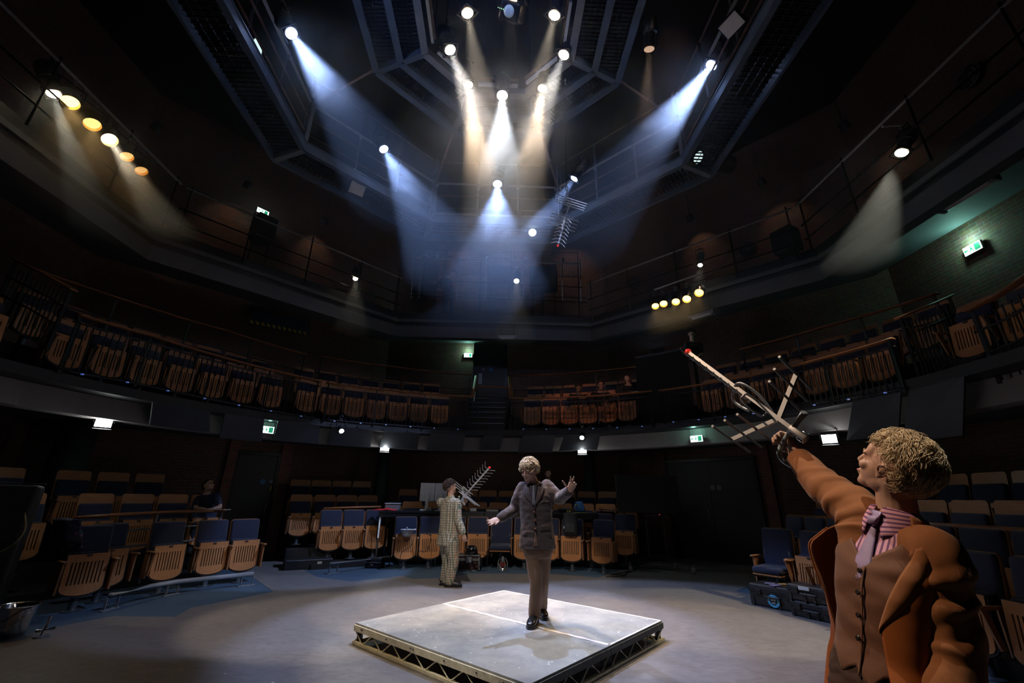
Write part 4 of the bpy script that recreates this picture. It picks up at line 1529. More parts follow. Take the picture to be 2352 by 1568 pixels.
small_box('black_laptop', 'dark device on the desk under the outstretched arm', 'laptop', 1306, 11.4, (.3, .22, .1), BLACKM)
small_box('yellow_tape_roll', 'yellow tape roll on the desk left of the blue bag', 'tape roll', 1315, 11.2, (.09, .08, .06), mat('yellow_plastic', (.55, .45, .05), rough=.5))
small_box('yellow_pen', 'yellow pen lying on the desk right of the blue bag', 'pen', 1352, 11.15, (.16, .012, .012), MATS['yellow_plastic'], .2)
small_box('yellow_ruler', 'yellow strip lying on the desk in front of the blue bag', 'ruler', 1334, 11.12, (.18, .03, .01), MATS['yellow_plastic'], -.15)
p = on_desk(1339, 1160, 11.4)
r = thing('blue_bag', 'crumpled blue bag standing on the right end of the desk', 'bag', p)
m = MB()
rings = []
for i in range(9):
    t = i / 8
    z = .02 + .24 * t
    rr = .15 * (1 - .5 * t ** 2.2)
    rings.append([V((math.cos(2 * PI * k / 20) * rr * (1 + .25 * noise.noise(V((k * .5, z * 9, 1)))), math.sin(2 * PI * k / 20) * rr * .7 * (1 + .25 * noise.noise(V((k * .6, z * 9, 4)))), z)) for k in range(20)])
m.loft(rings)
m.build('bag_body', mat('blue_nylon', (.02, .1, .28), rough=.6, var=.4, vscale=20), r, True)
MB().tube(smooth_path([(-.1, -.1, .02), (-.13, -.12, .12), (-.08, -.08, .2), (0, -.09, .12)]), .007, 5).build('yellow_strap', MATS['yellow_plastic'], r, True)
r = thing('desk_lamp', 'slim desk lamp arm reaching out beyond the outstretched hand', 'lamp', on_desk(1305, 1165, 11.5))
MB().cyl((0, 0, 0), (0, 0, .42), .012).build('stem', ALU, r)
MB().bar((-.02, 0, .42), (.26, 0, .43), .03, .012).build('lamp_arm', ALU, r)
MB().lathe([(.08, 0), (.08, .015), (.02, .02)], n=16).build('base', BLACKM, r)

# ================================================================== stage props
# flight case and helmet
def case_mat():
    return mat('dark_maroon_panel', (.05, .018, .018), rough=.45)
p = onz(1088, 1313, 0)
r = thing('flight_case', 'maroon flight case with silver edges beside the checked-suit man', 'flight case', p, .02)
W, D, H = .46, .34, .3
MB().box((0, D / 2, H / 2 + .01), (W - .02, D - .02, H - .02)).build('case_panels', case_mat(), r)
e = MB()
for sx in (-1, 1):
    for yy in (0, D):
        e.bar((sx * W / 2, yy, .01), (sx * W / 2, yy, H), .03, .03, up=V((1, 0, 0)))
for z in (.01, H * .7, H * .76, H):
    for yy in (0, D):
        e.bar((-W / 2, yy, z), (W / 2, yy, z), .026, .026)
    for sx in (-1, 1):
        e.bar((sx * W / 2, 0, z), (sx * W / 2, D, z), .026, .026)
e.build('silver_edging', ALU, r)
MB().box((0, -.018, H * .73), (.12, .014, .11)).build('latch', CHROME, r)
for sx in (-1, 1):
    for z in (.02, H - .01):
        MB().ball((sx * W / 2, 0, z), .026, 8).build('corner_ball', ALU, r)
p2 = p + V((.04, D / 2, H + .014))
m = MB()
m.lathe([(.135, 0), (.145, .02), (.14, .08), (.115, .14), (.07, .175), (.001, .185)], n=24)
r = thing('black_helmet', 'shiny black helmet resting on the flight case', 'helmet', p2)
m.build('shell', mat('gloss_black', (.012, .013, .015), rough=.12, coat=.6), r, True)
MB().lathe([(.148, 0), (.156, .008), (.148, .02)], n=24, caps=False).build('rim', BLACKM, r, True)
# hurricane lantern
p = onz(1167, 1313, 0)
r = thing('hurricane_lantern', 'silver hurricane lantern on the floor before the folded-down seat', 'lantern', p)
MB().lathe([(.085, 0), (.09, .02), (.085, .05), (.05, .06), (.055, .07)], n=20).build('fuel_tank', CHROME, r, True)
MB().lathe([(.05, .07), (.07, .12), (.068, .16), (.048, .2)], n=18, caps=False).build('globe', mat('red_tinted_glass', (.35, .06, .05), rough=.1, trans=.7), r, True)
MB().lathe([(.05, .2), (.06, .205), (.05, .235), (.055, .24), (.035, .28), (.04, .285), (.02, .305), (.001, .307)], n=18).build('chimney_cap', CHROME, r, True)
for sx in (-1, 1):
    MB().tube(smooth_path([(sx * .075, 0, .03), (sx * .1, 0, .08), (sx * .098, 0, .19), (sx * .06, 0, .26)]), .009, 8).build('side_tube', CHROME, r, True)
MB().tube(smooth_path([(-.095, -.02, .17), (-.06, -.06, .1), (0, -.075, .07), (.06, -.06, .1), (.095, -.02, .17)]), .004, 6).build('wire_bail', CHROME, r, True)
# basin on the seat with its stand
p = pol(5.88, -18.3, 0)
b0 = ony(945, 1227, p.y - .12)
r = thing('white_basin', 'white round basin with a spout set on the tipped-up seat at left of centre', 'basin', V((b0.x, b0.y, b0.z - .1)))
MB().lathe([(.001, 0), (.07, .004), (.1, .04), (.135, .15), (.15, .152), (.142, .158), (.125, .15), (.09, .05), (.001, .02)], n=28).build('bowl', mat('white_ceramic', (.62, .62, .66), rough=.25), r, True)
MB().tube([(.12, -.02, .13), (.17, -.02, .15), (.21, -.02, .152)], [.035, .025, .018], 8).build('spout', MATS['white_ceramic'], r, True)
MB().cyl((-.02, .08, .14), (-.02, .08, .2), .014).build('tap', CHROME, r)
# loose black cable over the seats at the left of centre
pts = [ony(x, y, 10.28) for x, y in ((985, 1222), (1000, 1236), (1010, 1238), (962, 1235), (958, 1255), (935, 1272), (932, 1290))]
tag(MB().tube(smooth_path([ony(x, y, 10.22) for x, y in ((960, 1240), (956, 1258), (935, 1274), (931, 1292), (931, 1308))]), .006, 5).build('loose_cable', CABLE, smooth=True), 'thin black cable trailing over the basin seat', 'cable')
tag(MB().tube(smooth_path([ony(x, y, 10.3) for x, y in ((978, 1215), (985, 1228), (1000, 1236), (996, 1262), (986, 1272), (972, 1268))]), .006, 5).build('loose_cable', CABLE, smooth=True), 'thin black cable looping over the seat left of the checked-suit man', 'cable')
# dark bag on the seat
pb = pol(5.78, 18.9, .72)
r = thing('dark_backpack', 'dark bag propped on a tipped-up seat, right of the tweed jacket', 'bag', pb, -math.radians(18.9))
m = MB().pad((0, 0, .24), (.32, .16, .48), .07)
m.build('bag_body', mat('black_nylon', (.022, .024, .026), rough=.7, bump=.2, bscale=40), r, True)
MB().pad((0, -.09, .16), (.24, .05, .2), .03).build('front_pocket', MATS['black_nylon'], r, True)
MB().tube(smooth_path([(-.05, 0, .47), (-.03, 0, .53), (.03, 0, .53), (.05, 0, .47)]), .01, 6).build('handle', BLACKM, r, True)
MB().box((-.13, -.1, .17), (.03, .006, .05)).build('pale_tag', mat('pale_blue_tag', (.3, .38, .5), rough=.5), r)
# low step unit and black case by the left-centre seats
p = onz(868, 1313, 0)
r = thing('black_case', 'small black case under the short floor rail', 'case', p, -.1)
MB().pad((0, .12, .1), (.36, .24, .2), .02).build('case_body', BLACK, r)
MB().box((0, -.004, .12), (.36, .012, .012)).build('lid_seam', STEEL, r)
MB().box((-.02, -.01, .07), (.05, .012, .03)).build('latch', STEEL, r)
p0 = onz(700, 1322, 0)
r = thing('step_unit', 'low black step unit with pale edge by the left brick pier', 'step unit', V((p0.x, p0.y + .4, 0)), .5)
MB().box((0, 0, .09), (.95, .5, .18)).build('lower_step', BLACK, r)
MB().box((0, .35, .18), (.95, .4, .36)).build('upper_step', BLACK, r)
MB().bar((-.47, -.25, .183), (.47, -.25, .183), .012, .012).build('step_edge', STEEL, r)
MB().box((.2, -.256, .12), (.09, .006, .05)).build('pale_tape', mat('pale_tape', (.5, .48, .36), rough=.6), r)
# trolley with black screen
cx = (onz(1490, 1302, 0) + onz(1597, 1307, 0)) / 2
r = thing('screen_trolley', 'tall black screen on a castored trolley before the wide black doors', 'screen trolley', V((3.42, 10.75, 0)), -.12)
MB().pad((-.15, .1, 1.62), (1.45, .1, .85), .02).build('screen', mat('dead_screen', (.008, .008, .009), rough=.35), r)
MB().box((-.15, .16, 1.62), (.7, .1, .5)).build('screen_back', BLACKM, r)
for sx in (-.22, .18):
    MB().bar((sx, .16, .25), (sx, .16, 1.5), .06, .04, up=V((1, 0, 0))).build('upright', BLACKM, r)
MB().box((-.02, .1, 1.14), (.44, .03, .05)).build('cross_bar', BLACKM, r)
MB().box((-.02, .16, .26), (.5, .1, .06)).build('base_bar', BLACKM, r)
for sx, sy, in ((-.72, -.32), (.6, -.36), (-.45, .42), (.42, .4)):
    MB().bar((-.02, .16, .24), (sx, sy, .2), .06, .05).build('base_leg', BLACKM, r)
    cst = MB()
    cst.bar((sx, sy, .2), (sx, sy, .1), .05, .03, up=V((1, 0, 0)))
    co = cst.build('castor', STEEL, r)
    w = MB().lathe([(.001, -.018), (.035, -.018), (.06, -.016), (.066, 0), (.06, .016), (.035, .018), (.001, .018)], (sx, sy, .067), (.9, .35, 0), 20)
    wo = w.build('wheel', mat('grey_rubber_wheel', (.34, .38, .36), rough=.5, var=.1), co, True)
MB().box((.07, -.03, 1.17), (.012, .006, .012)).build('standby_light', lens_mat('red_led', (1, .05, .03), 2), r)
# coil of cable behind the trolley
tag(MB().tube(smooth_path([onz(x, y, .012) for x, y in ((1405, 1318), (1440, 1316), (1455, 1308), (1475, 1300), (1440, 1310), (1415, 1313))]), .012, 6).build('cable_coil', CABLE, smooth=True), 'black cable heap on the floor beside the trolley', 'cable')
# protective cases at the right
def peli(label, p, rz, s, logo=False, tape=None, dz=0):
    r = thing('equipment_case', label, 'equipment case', p + V((0, 0, dz)), rz, 'black equipment cases at the right')
    W, D, H = s
    PL = mat('black_hard_plastic', (.02, .021, .023), rough=.45, bump=.15, bscale=80)
    MB().pad((0, 0, H * .34), (W, D, H * .68), .03).build('case_base', PL, r)
    MB().pad((0, 0, H * .83), (W, D, H * .34), .03).build('lid', PL, r)
    MB().box((0, 0, H * .68), (W + .012, D + .012, .022)).build('seal_ridge', BLACK, r)
    for x in (-.3, .3):
        MB().pad((x * W, -D / 2 - .012, H * .66), (.09, .03, .08), .008).build('latch', BLACKM, r)
    MB().tube(smooth_path([(-.09, -D / 2, H * .5), (-.09, -D / 2 - .04, H * .5), (.09, -D / 2 - .04, H * .5), (.09, -D / 2, H * .5)]), .013, 8).build('handle', PL, r, True)
    for x in (-.42, -.1, .1, .42):
        MB().box((x * W, -D / 2 - .004, H * .25), (.035, .02, H * .42)).build('rib', PL, r)
    if logo:
        l = MB().lathe([(.001, 0), (.085, 0), (.085, .004), (.001, .004)], (.0, -D / 2 - .018, H * .36), (0, -1, 0), 26)
        lo = l.build('round_sticker', mat('sky_blue_sticker', (.1, .45, .68), rough=.4, var=.1), r)
        g = MB()
        k = 16
        o = V((0, -D / 2 - .0225, H * .36))
        def disc(cx, cz, rr, th=.002):
            g.plate([(cx + rr * math.cos(2 * PI * i / k), cz + rr * math.sin(2 * PI * i / k)) for i in range(k)], th, o, V((1, 0, 0)), V((0, 0, 1)))
        disc(0, .0, .052)
        disc(-.045, .045, .016)
        disc(.045, .045, .016)
        go = g.build('dark_emblem', mat('sticker_navy', (.01, .03, .06), rough=.5), lo)
        g = MB()
        o = V((0, -D / 2 - .0245, H * .36))
        for x in (-.018, .018):
            disc(x, .012, .014)
        g.plate([(-.022, -.03), (.022, -.03), (.022, -.02), (-.022, -.02)], .002, o, V((1, 0, 0)), V((0, 0, 1)))
        g.build('pale_emblem_marks', mat('sticker_white', (.75, .8, .85), rough=.5), lo)
        for i in range(7):
            pass
    if tape:
        MB().box((tape, -D / 2 - .02, H * .85), (.14, .004, .045)).build('white_label', mat('white_label', (.6, .6, .6), rough=.5), r)
    return r
pc = onz(1795, 1380, 0)
peli('large black hard case with round blue sticker in front of the right seats', V((4.1, 7.36, 0)), -.95, (.72, .42, .3), logo=True)
peli('smaller black hard case stacked under the tipped-up seat, with white label', V((4.26, 6.74, .2)), -1.05, (.6, .36, .2), tape=-.05)
peli('lower black hard case in the stack of two beside the brown jacket', V((4.26, 6.74, 0)), -1.05, (.6, .36, .2))
for i, (dx, dy, s, c) in enumerate(((-.1, -.05, (.14, .09, .012), (.35, .3, .4)), (.06, .02, (.1, .07, .02), (.5, .3, .1)), (.02, -.12, (.18, .1, .01), (.3, .25, .4)), (.17, .06, (.1, .05, .03), (.06, .06, .08)))):
    q = V((4.1, 7.36, .303)) + rotm(rz=-.95) @ V((dx, dy, 0))
    o = MB().pad((0, 0, s[2] / 2), s, .004).build(('notebook', 'amber_box', 'leaflet', 'black_pouch')[i], mat('clutter_%d' % i, c, rough=.6))
    o.location = q
    o.rotation_euler = (0, 0, -.6 + .5 * i)
    tag(o, ('mauve notebook lying on the stickered case lid', 'small amber box on the stickered case lid', 'pale leaflet on the stickered case lid', 'small black pouch on the stickered case lid')[i], ('notebook', 'box', 'leaflet', 'pouch')[i])
# flowery jacket over the seat
p = pol(5.55, -74.5, 0)
q0 = [dep(x, y, t) for x, y, t in ((138, 1216, 6.1), (196, 1218, 6.1), (202, 1285, 5.9), (128, 1282, 5.9))]
m = MB()
rows = []
for i in range(12):
    t = i / 11
    row = []
    for j in range(10):
        s = j / 9
        a = lerp(lerp(q0[0], q0[1], s), lerp(q0[3], q0[2], s), t)
        row.append(a + V((.03, -.05, 0)) * (math.sin(s * PI) * 1.4) + V((.05, -.06, .02)) * noise.noise(V((s * 4, t * 5, 2))))
    rows.append(row)
m.loft(rows, caps=False, wrap=False)
FLOWER = mat('flowery_fabric', (.015, .015, .04), rough=.8)
nt = FLOWER.node_tree
vo = nd(nt, 'ShaderNodeTexVoronoi')
vo.inputs['Scale'].default_value = 16
nt.links.new(nt.nodes['Texture Coordinate'].outputs['Object'], vo.inputs['Vector'])
lt = nd(nt, 'ShaderNodeMath', operation='LESS_THAN')
lt.inputs[1].default_value = .28
nt.links.new(vo.outputs['Distance'], lt.inputs[0])
rp = nd(nt, 'ShaderNodeValToRGB')
for k, c in enumerate(((.02, .03, .25), (.4, .08, .25), (.1, .05, .35), (.02, .06, .2), (.5, .25, .45))):
    if k < 2:
        e = rp.color_ramp.elements[k]
        e.position = k * .25
    else:
        e = rp.color_ramp.elements.new(k * .25 if k < 4 else .95)
    e.color = (*c, 1)
rp.color_ramp.interpolation = 'CONSTANT'
sp = nd(nt, 'ShaderNodeSeparateColor')
nt.links.new(vo.outputs['Color'], sp.inputs[0])
nt.links.new(sp.outputs[0], rp.inputs['Fac'])
mx = nd(nt, 'ShaderNodeMix', data_type='RGBA')
mx.inputs[6].default_value = (.01, .012, .03, 1)
nt.links.new(lt.outputs[0], mx.inputs[0])
nt.links.new(rp.outputs['Color'], mx.inputs[7])
set_color(FLOWER, mx.outputs[2])
o = m.build('flowery_jacket', FLOWER, smooth=True, loc=tuple(q0[0]))
md = o.modifiers.new('thickness', 'SOLIDIFY'); md.thickness = .03
tag(o, 'dark flowery jacket draped over the end seat at the far left', 'jacket')
# metal bucket at the bottom left corner
p = onz(30, 1492, 0)
r = thing('metal_pail', 'shiny metal pail at the bottom left corner', 'pail', p)
MB().lathe([(.001, 0), (.13, 0), (.15, .08), (.155, .09), (.165, .18), (.17, .185), (.185, .3), (.195, .31), (.185, .315), (.17, .3), (.14, .02), (.001, .02)], n=28).build('pail_body', CHROME, r, True)
MB().tube(smooth_path([(-.19, 0, .29), (-.2, -.1, .2), (-.1, -.2, .12), (.1, -.2, .12), (.2, -.1, .2), (.19, 0, .29)]), .006, 6).build('handle', CHROME, r, True)
r = thing('clamp_stand', 'small metal clamp lying beside the pail at the bottom left', 'clamp', p + V((.36, .02, 0)), .3)
MB().cyl((0, 0, .02), (.02, .02, .2), .014).build('clamp_post', CHROME, r)
MB().cyl((-.06, 0, .06), (.1, .02, .08), .02).build('clamp_jaw', CHROME, r)
MB().lathe([(.07, 0), (.07, .02), (.02, .02)], n=12).build('foot', STEEL, r)
# black equipment flight box at the far left with a lamp on it, and cable
q = dep(60, 1130, 5.6)
r = thing('camera_rig', 'black covered equipment rack at the far left edge with a metal top edge', 'equipment rack', V((q.x, q.y, 0)), .7)
MB().pad((-.06, 0, .79), (.55, .5, 1.58), .05).build('rack_body', BLACK, r)
MB().bar((-.34, -.3, 1.62), (.26, -.3, 1.6), .03, .012).build('metal_edge', ALU, r)
MB().ball((-.2, -.32, 1.36), .012, 8).build('blue_indicator', lens_mat('blue_spot', (.2, .4, 1), 6), r, True)
tag(MB().tube(smooth_path([dep(x, y, 5.0) for x, y in ((66, 1205), (68, 1240), (50, 1268), (20, 1290), (-20, 1310))]), .011, 6).build('yellow_cable', mat('yellow_cable', (.4, .33, .15), rough=.5), smooth=True), 'yellowish cable hanging at the far left edge', 'cable')

# ================================================================== television aerials
def camvec(r, d, a):
    return V((r, a * math.cos(PITCH) + d * math.sin(PITCH), a * math.sin(PITCH) - d * math.cos(PITCH)))
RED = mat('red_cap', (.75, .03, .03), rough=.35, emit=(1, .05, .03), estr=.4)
ALUB = mat('bright_aluminium', (.72, .73, .76), rough=.3, metal=.5, var=.1)
def aerial(label, O, T, Yhint, loc_root, scale=1.0, mast=True, n_dir=8, nrefl=4, rlen=.3, arm=.3, cap=True, dir_half=.1, bow=.045, fwd=.1, back=0.0, ALU=None):
    ALU = ALU or MATS['aluminium']
    """boom from O (rear) to T (tip)"""
    X = (T - O)
    L = X.length
    X.normalize()
    Y = (Yhint - X * Yhint.dot(X)).normalized()
    Z = X.cross(Y)
    def P(x, y, z):
        return O + X * x + Y * y + Z * z
    root = thing('tv_aerial', label, 'aerial', loc_root, 0)
    MB().bar(P(-back, 0, 0), P(L, 0, 0), .02 * scale, .02 * scale, up=Z).build('boom', ALU, root, inv=True)
    if cap:
        MB().ball(P(L + .005, 0, 0), .022 * scale, 10).build('red_tip', RED, root, True, inv=True)
    for i in range(n_dir):
        x = L * (.3 + .66 * i / (n_dir - 1))
        d = dir_half
        z = .014 * scale
        m = MB()
        for s in (-1, 1):
            pts = [P(x, 0, z), P(x - .25 * bow, s * d * .35, z + .3 * bow), P(x + .5 * bow, s * d * .7, z + .2 * bow), P(x + bow, s * d, z - .1 * bow)]
            m.tube(smooth_path(pts, 4), .0045 * scale, 6)
        m.build('director', ALU, root, True, inv=True)
    # folded dipole
    lp = []
    for k in range(24):
        a = 2 * PI * k / 24
        lp.append(P(L * .22, .13 * scale * max(-1, min(1, 1.35 * math.cos(a))), .02 + .028 * scale * math.sin(a)))
    MB().tube(lp, .006 * scale, 6, closed=True).build('folded_dipole', ALU, root, True, inv=True)
    # reflector: two swept arms carrying cross rods
    for s in (-1, 1):
        e = P(.02 + fwd, 0, s * arm)
        a = MB().bar(P(.02, 0, 0), e, .022 * scale, .016 * scale, up=Y).build('reflector_arm', ALU, root, inv=True)
        for i in range(nrefl):
            t = 1 - i / nrefl * .8
            c = lerp(P(.02, 0, 0), e, t)
            rr = MB().bar(c - Y * rlen / 2, c + Y * rlen / 2, .012 * scale, .012 * scale, up=Z).build('reflector_rod', ALU, root, inv=True)
    if mast:
        MB().cyl(P(-.05, .02, -.14 * scale), P(-.05, .02, .13 * scale), .018 * scale, 12).build('mast_stub', ALU, root, True, inv=True)
        u = MB()
        u.box(P(-.05, 0, 0), (.09 * scale, .06 * scale, .05 * scale), Matrix((X, Y, Z)).transposed())
        u.build('mast_clamp', CHROME, root, inv=True)
    return root
# hanging aerial, its chain and wire
yh = 6.6
tipt = ony(1276, 561, yh - .15)
top = ony(1297, 478, yh)
aerial('tv aerial hanging tip down from the chain in the haze', top, tipt, camvec(.85, -.38, .35), top, 1.0, False, 8, 4, .55, .36, dir_half=.13, bow=.04, ALU=ALUB)
c0 = ony(1292, 418, yh)
m = MB()
r = thing('chain', 'short steel chain holding the hanging aerial', 'chain', top)
n = 8
for i in range(n):
    a, b = lerp(c0, top, i / n), lerp(c0, top, (i + 1.25) / n)
    d = (b - a)
    L = d.length
    d.normalize()
    s = V((1, 0, 0)) if i % 2 else V((0, 1, 0))
    s = (s - d * s.dot(d)).normalized()
    lp = [lerp(a, b, .5) + d * (math.cos(2 * PI * k / 14) * L * .5) + s * (math.sin(2 * PI * k / 14) * .024) for k in range(14)]
    MB().tube(lp, .008, 6, closed=True).build('chain_link', STEEL, r, True, inv=True)
tag(MB().tube([onz(1283, 205, 9.3), c0], .008, 6).build('wire_rope', BLACKM, smooth=True), 'thin black wire rope from which the chain and aerial hang', 'wire rope')
# ================================================================== people
SKIN = mat('fair_skin', (.56, .34, .26), rough=.5, var=.12, vscale=30, spec=.4)
base_in(SKIN).inputs['Subsurface Weight'].default_value = .15
base_in(SKIN).inputs['Subsurface Radius'].default_value = (.01, .004, .002)
SKIN2 = mat('tan_skin', (.42, .24, .17), rough=.5, var=.12, vscale=30)
EYEDARK = mat('dark_eye', (.03, .02, .018), rough=.25)
SHOE = mat('black_shoe_leather', (.014, .014, .015), rough=.22, coat=.4)
def remeshed(mb, voxel, smooth=2, wrinkle=0.0, wscale=14.0, stretch=None):
    """one continuous surface out of overlapping solids"""
    me = bpy.data.meshes.new('tmp')
    me.from_pydata(mb.v, [], mb.f)
    o = bpy.data.objects.new('tmp', me)
    COL.objects.link(o)
    r = o.modifiers.new('r', 'REMESH')
    r.mode = 'VOXEL'
    r.voxel_size = voxel
    if smooth:
        s = o.modifiers.new('s', 'SMOOTH')
        s.iterations = smooth
        s.factor = .5
    dg = bpy.context.evaluated_depsgraph_get()
    m2 = bpy.data.meshes.new_from_object(o.evaluated_get(dg))
    bpy.data.objects.remove(o)
    n = len(m2.vertices)
    co = np.empty(n * 3, np.float32)
    m2.vertices.foreach_get('co', co)
    if wrinkle:
        no = np.empty(n * 3, np.float32)
        m2.vertices.foreach_get('normal', no)
        co = co.reshape(-1, 3)
        no = no.reshape(-1, 3)
        st = stretch or (1, 1, 2.2)
        for i in range(n):
            p = V(co[i])
            q = V((p.x * st[0], p.y * st[1], p.z * st[2])) * wscale
            h = noise.noise(q + V((noise.noise(q * .5) * 1.5, 0, 0)))
            h = 1 - abs(h) * 2.2
            co[i] += no[i] * wrinkle * h
        co = co.reshape(-1)
    out = MB()
    co = co.reshape(-1, 3)
    out.v = [tuple(map(float, p)) for p in co]
    out.f = [tuple(p.vertices) for p in m2.polygons]
    out.m = [0] * len(out.f)
    bpy.data.meshes.remove(m2)
    return out
def ell_ring(c, ax, ay, a, b, n=24, sq=1.0):
    out = []
    for k in range(n):
        t = 2 * PI * k / n
        cs, sn = math.cos(t), math.sin(t)
        if sq != 1.0:
            cs = math.copysign(abs(cs) ** sq, cs)
            sn = math.copysign(abs(sn) ** sq, sn)
        out.append(c + ax * (cs * a) + ay * (sn * b))
    return out
def limb(mb, pts, rs, n=12):
    """smooth tapered limb through the joints"""
    P = smooth_path(pts, 6)
    m = len(P)
    R = []
    for i in range(m):
        t = i / (m - 1) * (len(rs) - 1)
        k = min(int(t), len(rs) - 2)
        R.append(lerp(rs[k], rs[k + 1], t - k))
    mb.tube(P, R, n)
    mb.ball(P[0], R[0], n)
    mb.ball(P[-1], R[-1], n)
def head_solid(mb, c, f, u, s=1.0):
    f = f.normalized()
    l = u.cross(f).normalized()     # his left
    u = f.cross(l).normalized()
    M = Matrix((l, -f, u)).transposed()   # local x = left, -y = face, z = up
    t = MB()
    t.ball((0, .018, .03), (.074, .092, .086), 28)
    t.ball((0, -.03, -.02), (.06, .066, .086), 24)
    t.ball((0, -.012, -.06), (.055, .06, .05), 20)
    t.ball((0, -.058, -.082), (.036, .034, .03), 16)
    t.ball((0, -.078, -.096), (.018, .018, .018), 14)
    t.ball((0, -.06, .045), (.055, .034, .05), 20)
    for sx in (-1, 1):
        t.ball((sx * .03, -.08, .03), (.024, .0125, .011), 14)
        t.ball((sx * .04, -.066, -.018), (.024, .022, .022), 14)
        t.ball((sx * .0115, -.0975, -.027), (.0065, .009, .0065), 12)
        t.ball((sx * .029, -.078, .012), (.013, .0135, .0115), 14)
        # ear
        e = MB()
        e.ball((0, 0, 0), (.008, .019, .031), 16)
        e.ball((.004 * sx, .004, .008), (.01, .017, .02), 12)
        e.ball((0, -.005, -.024), (.007, .01, .01), 10)
        R = rotm(rz=sx * .35)
        for p in e.v:
            pass
        t.add([V((sx * .077, .014, -.004)) + R @ V(p) for p in e.v], e.f)
    t.tube([(0, -.088, .034), (0, -.101, .008), (0, -.113, -.018), (0, -.1, -.033)], [.0085, .0092, .0122, .009], 12)
    t.ball((0, -.094, -.056), (.021, .011, .0065), 14)
    t.ball((0, -.092, -.068), (.019, .011, .0075), 14)
    mb.add([c + M @ (V(p) * s) for p in t.v], t.f)
    return M
def hand_solid(mb, wrist, d, palm, side, s=1.0, curl=(.3, .35, .4, .5), spread=.09, thumb=(.75, .4), rad=1.0):
    """d fingers' direction, palm the way the palm faces, side +1 when the thumb lies to d x palm"""
    d = d.normalized()
    palm = (palm - d * palm.dot(d)).normalized()
    x = d.cross(palm) * side          # towards the thumb
    P = lambda a, b, c: wrist + (d * a + x * b + palm * c) * s
    rings = []
    for a, w, h in ((-.012, .026, .02), (.01, .03, .018), (.045, .04, .016), (.08, .043, .014), (.095, .04, .011)):
        rings.append(ell_ring(P(a, 0, 0), x, palm, w * s, h * s, 14, .75))
    mb.loft(rings)
    for i in range(4):
        b = .03 - .02 * i
        L = (.074, .083, .077, .06)[i] * s
        ang = spread * (1.5 - i)
        p = P(.088, b, 0)
        c = 0
        pts = [P(.07, b * .95, 0), p]
        dd = (d + x * ang).normalized()
        for seg, fr in enumerate((.45, .3, .25)):
            c += curl[i] * (.8, 1.1, .8)[seg]
            v = dd * math.cos(c) + palm * math.sin(c)
            p = p + v * (L * fr)
            pts.append(p)
        r = (.0092, .0095, .009, .008)[i] * s * rad
        mb.tube(pts, [r, r, r * .95, r * .9, r * .8], 10)
        mb.ball(pts[-1], r * .8, 8)
    t0 = P(.02, .024, .004)
    v = (d * math.cos(thumb[0]) + x * math.sin(thumb[0]) + palm * .25).normalized()
    p1 = t0 + v * (.04 * s)
    v2 = (d * math.cos(thumb[0] - thumb[1]) + x * math.sin(thumb[0] - thumb[1]) + palm * .3).normalized()
    p2 = p1 + v2 * (.032 * s)
    p3 = p2 + v2 * (.026 * s)
    mb.tube([t0, p1, p2, p3], [.015 * s, .0125 * s, .0105 * s, .0085 * s], 10)
    mb.ball(p3, .0085 * s, 8)
def hair_strands(mb, c, M, s, count, length, rad, curl, cover, seed=1, ell=(.083, .102, .098), lift=.006, ctr=(0, .022, .034)):
    """curls lying over the scalp; cover(dir) -> True where hair grows (local x left, -y face, z up)"""
    R = random.Random(seed)
    k = 0
    ga = PI * (3 - math.sqrt(5))
    N = int(count * 1.7)
    for i in range(N):
        z = 1 - 2 * (i + .5) / N
        r = math.sqrt(max(0, 1 - z * z))
        n = V((math.cos(ga * i) * r, math.sin(ga * i) * r, z))
        if not cover(n):
            continue
        p = V((n.x * ell[0], n.y * ell[1], n.z * ell[2]))
        nn = V((n.x / ell[0], n.y / ell[1], n.z / ell[2])).normalized()
        q1_, q2_, q3_ = noise.noise(n * 3.1 + V((seed, 0, 0))), noise.noise(n * 3.1 + V((0, seed, 9))), noise.noise(n * 4.5 + V((4, 1, seed)))
        t = V((q1_ * 1.5 + R.uniform(-.15, .15), .45 + q2_ * 1.3 + R.uniform(-.15, .15), -.5 + q3_ + R.uniform(-.15, .15)))
        if n.y < -.35:
            t = V((q1_ * 2 + R.uniform(-.15, .15), -.5, .1 + q2_))
        t = (t - nn * t.dot(nn)).normalized()
        b = nn.cross(t)
        L = length * R.uniform(.7, 1.3)
        ph = noise.noise(n * 5.5 + V((7, seed, 2))) * 7 + R.uniform(-.35, .35)
        tw = curl * (1 + .5 * q3_)
        pts = []
        m = 8
        for j in range(m):
            q = j / (m - 1)
            a = ph + q * tw
            cr = .011 * min(1, q * 3) * (1 if curl > 1 else .3)
            w = p + t * (L * q) + nn * (lift + .012 * math.sin(q * PI) + cr * math.sin(a)) + b * (cr * math.cos(a))
            # stay over the scalp
            e = (w.x / ell[0]) ** 2 + (w.y / ell[1]) ** 2 + (w.z / ell[2]) ** 2
            if e < 1.06:
                w = w * (1.06 / e) ** .5
            pts.append(c + M @ ((w + V(ctr)) * s))
        mb.tube(pts, [rad * s * (1 - .55 * (j / (m - 1)) ** 2) for j in range(m)], 4, caps=False)
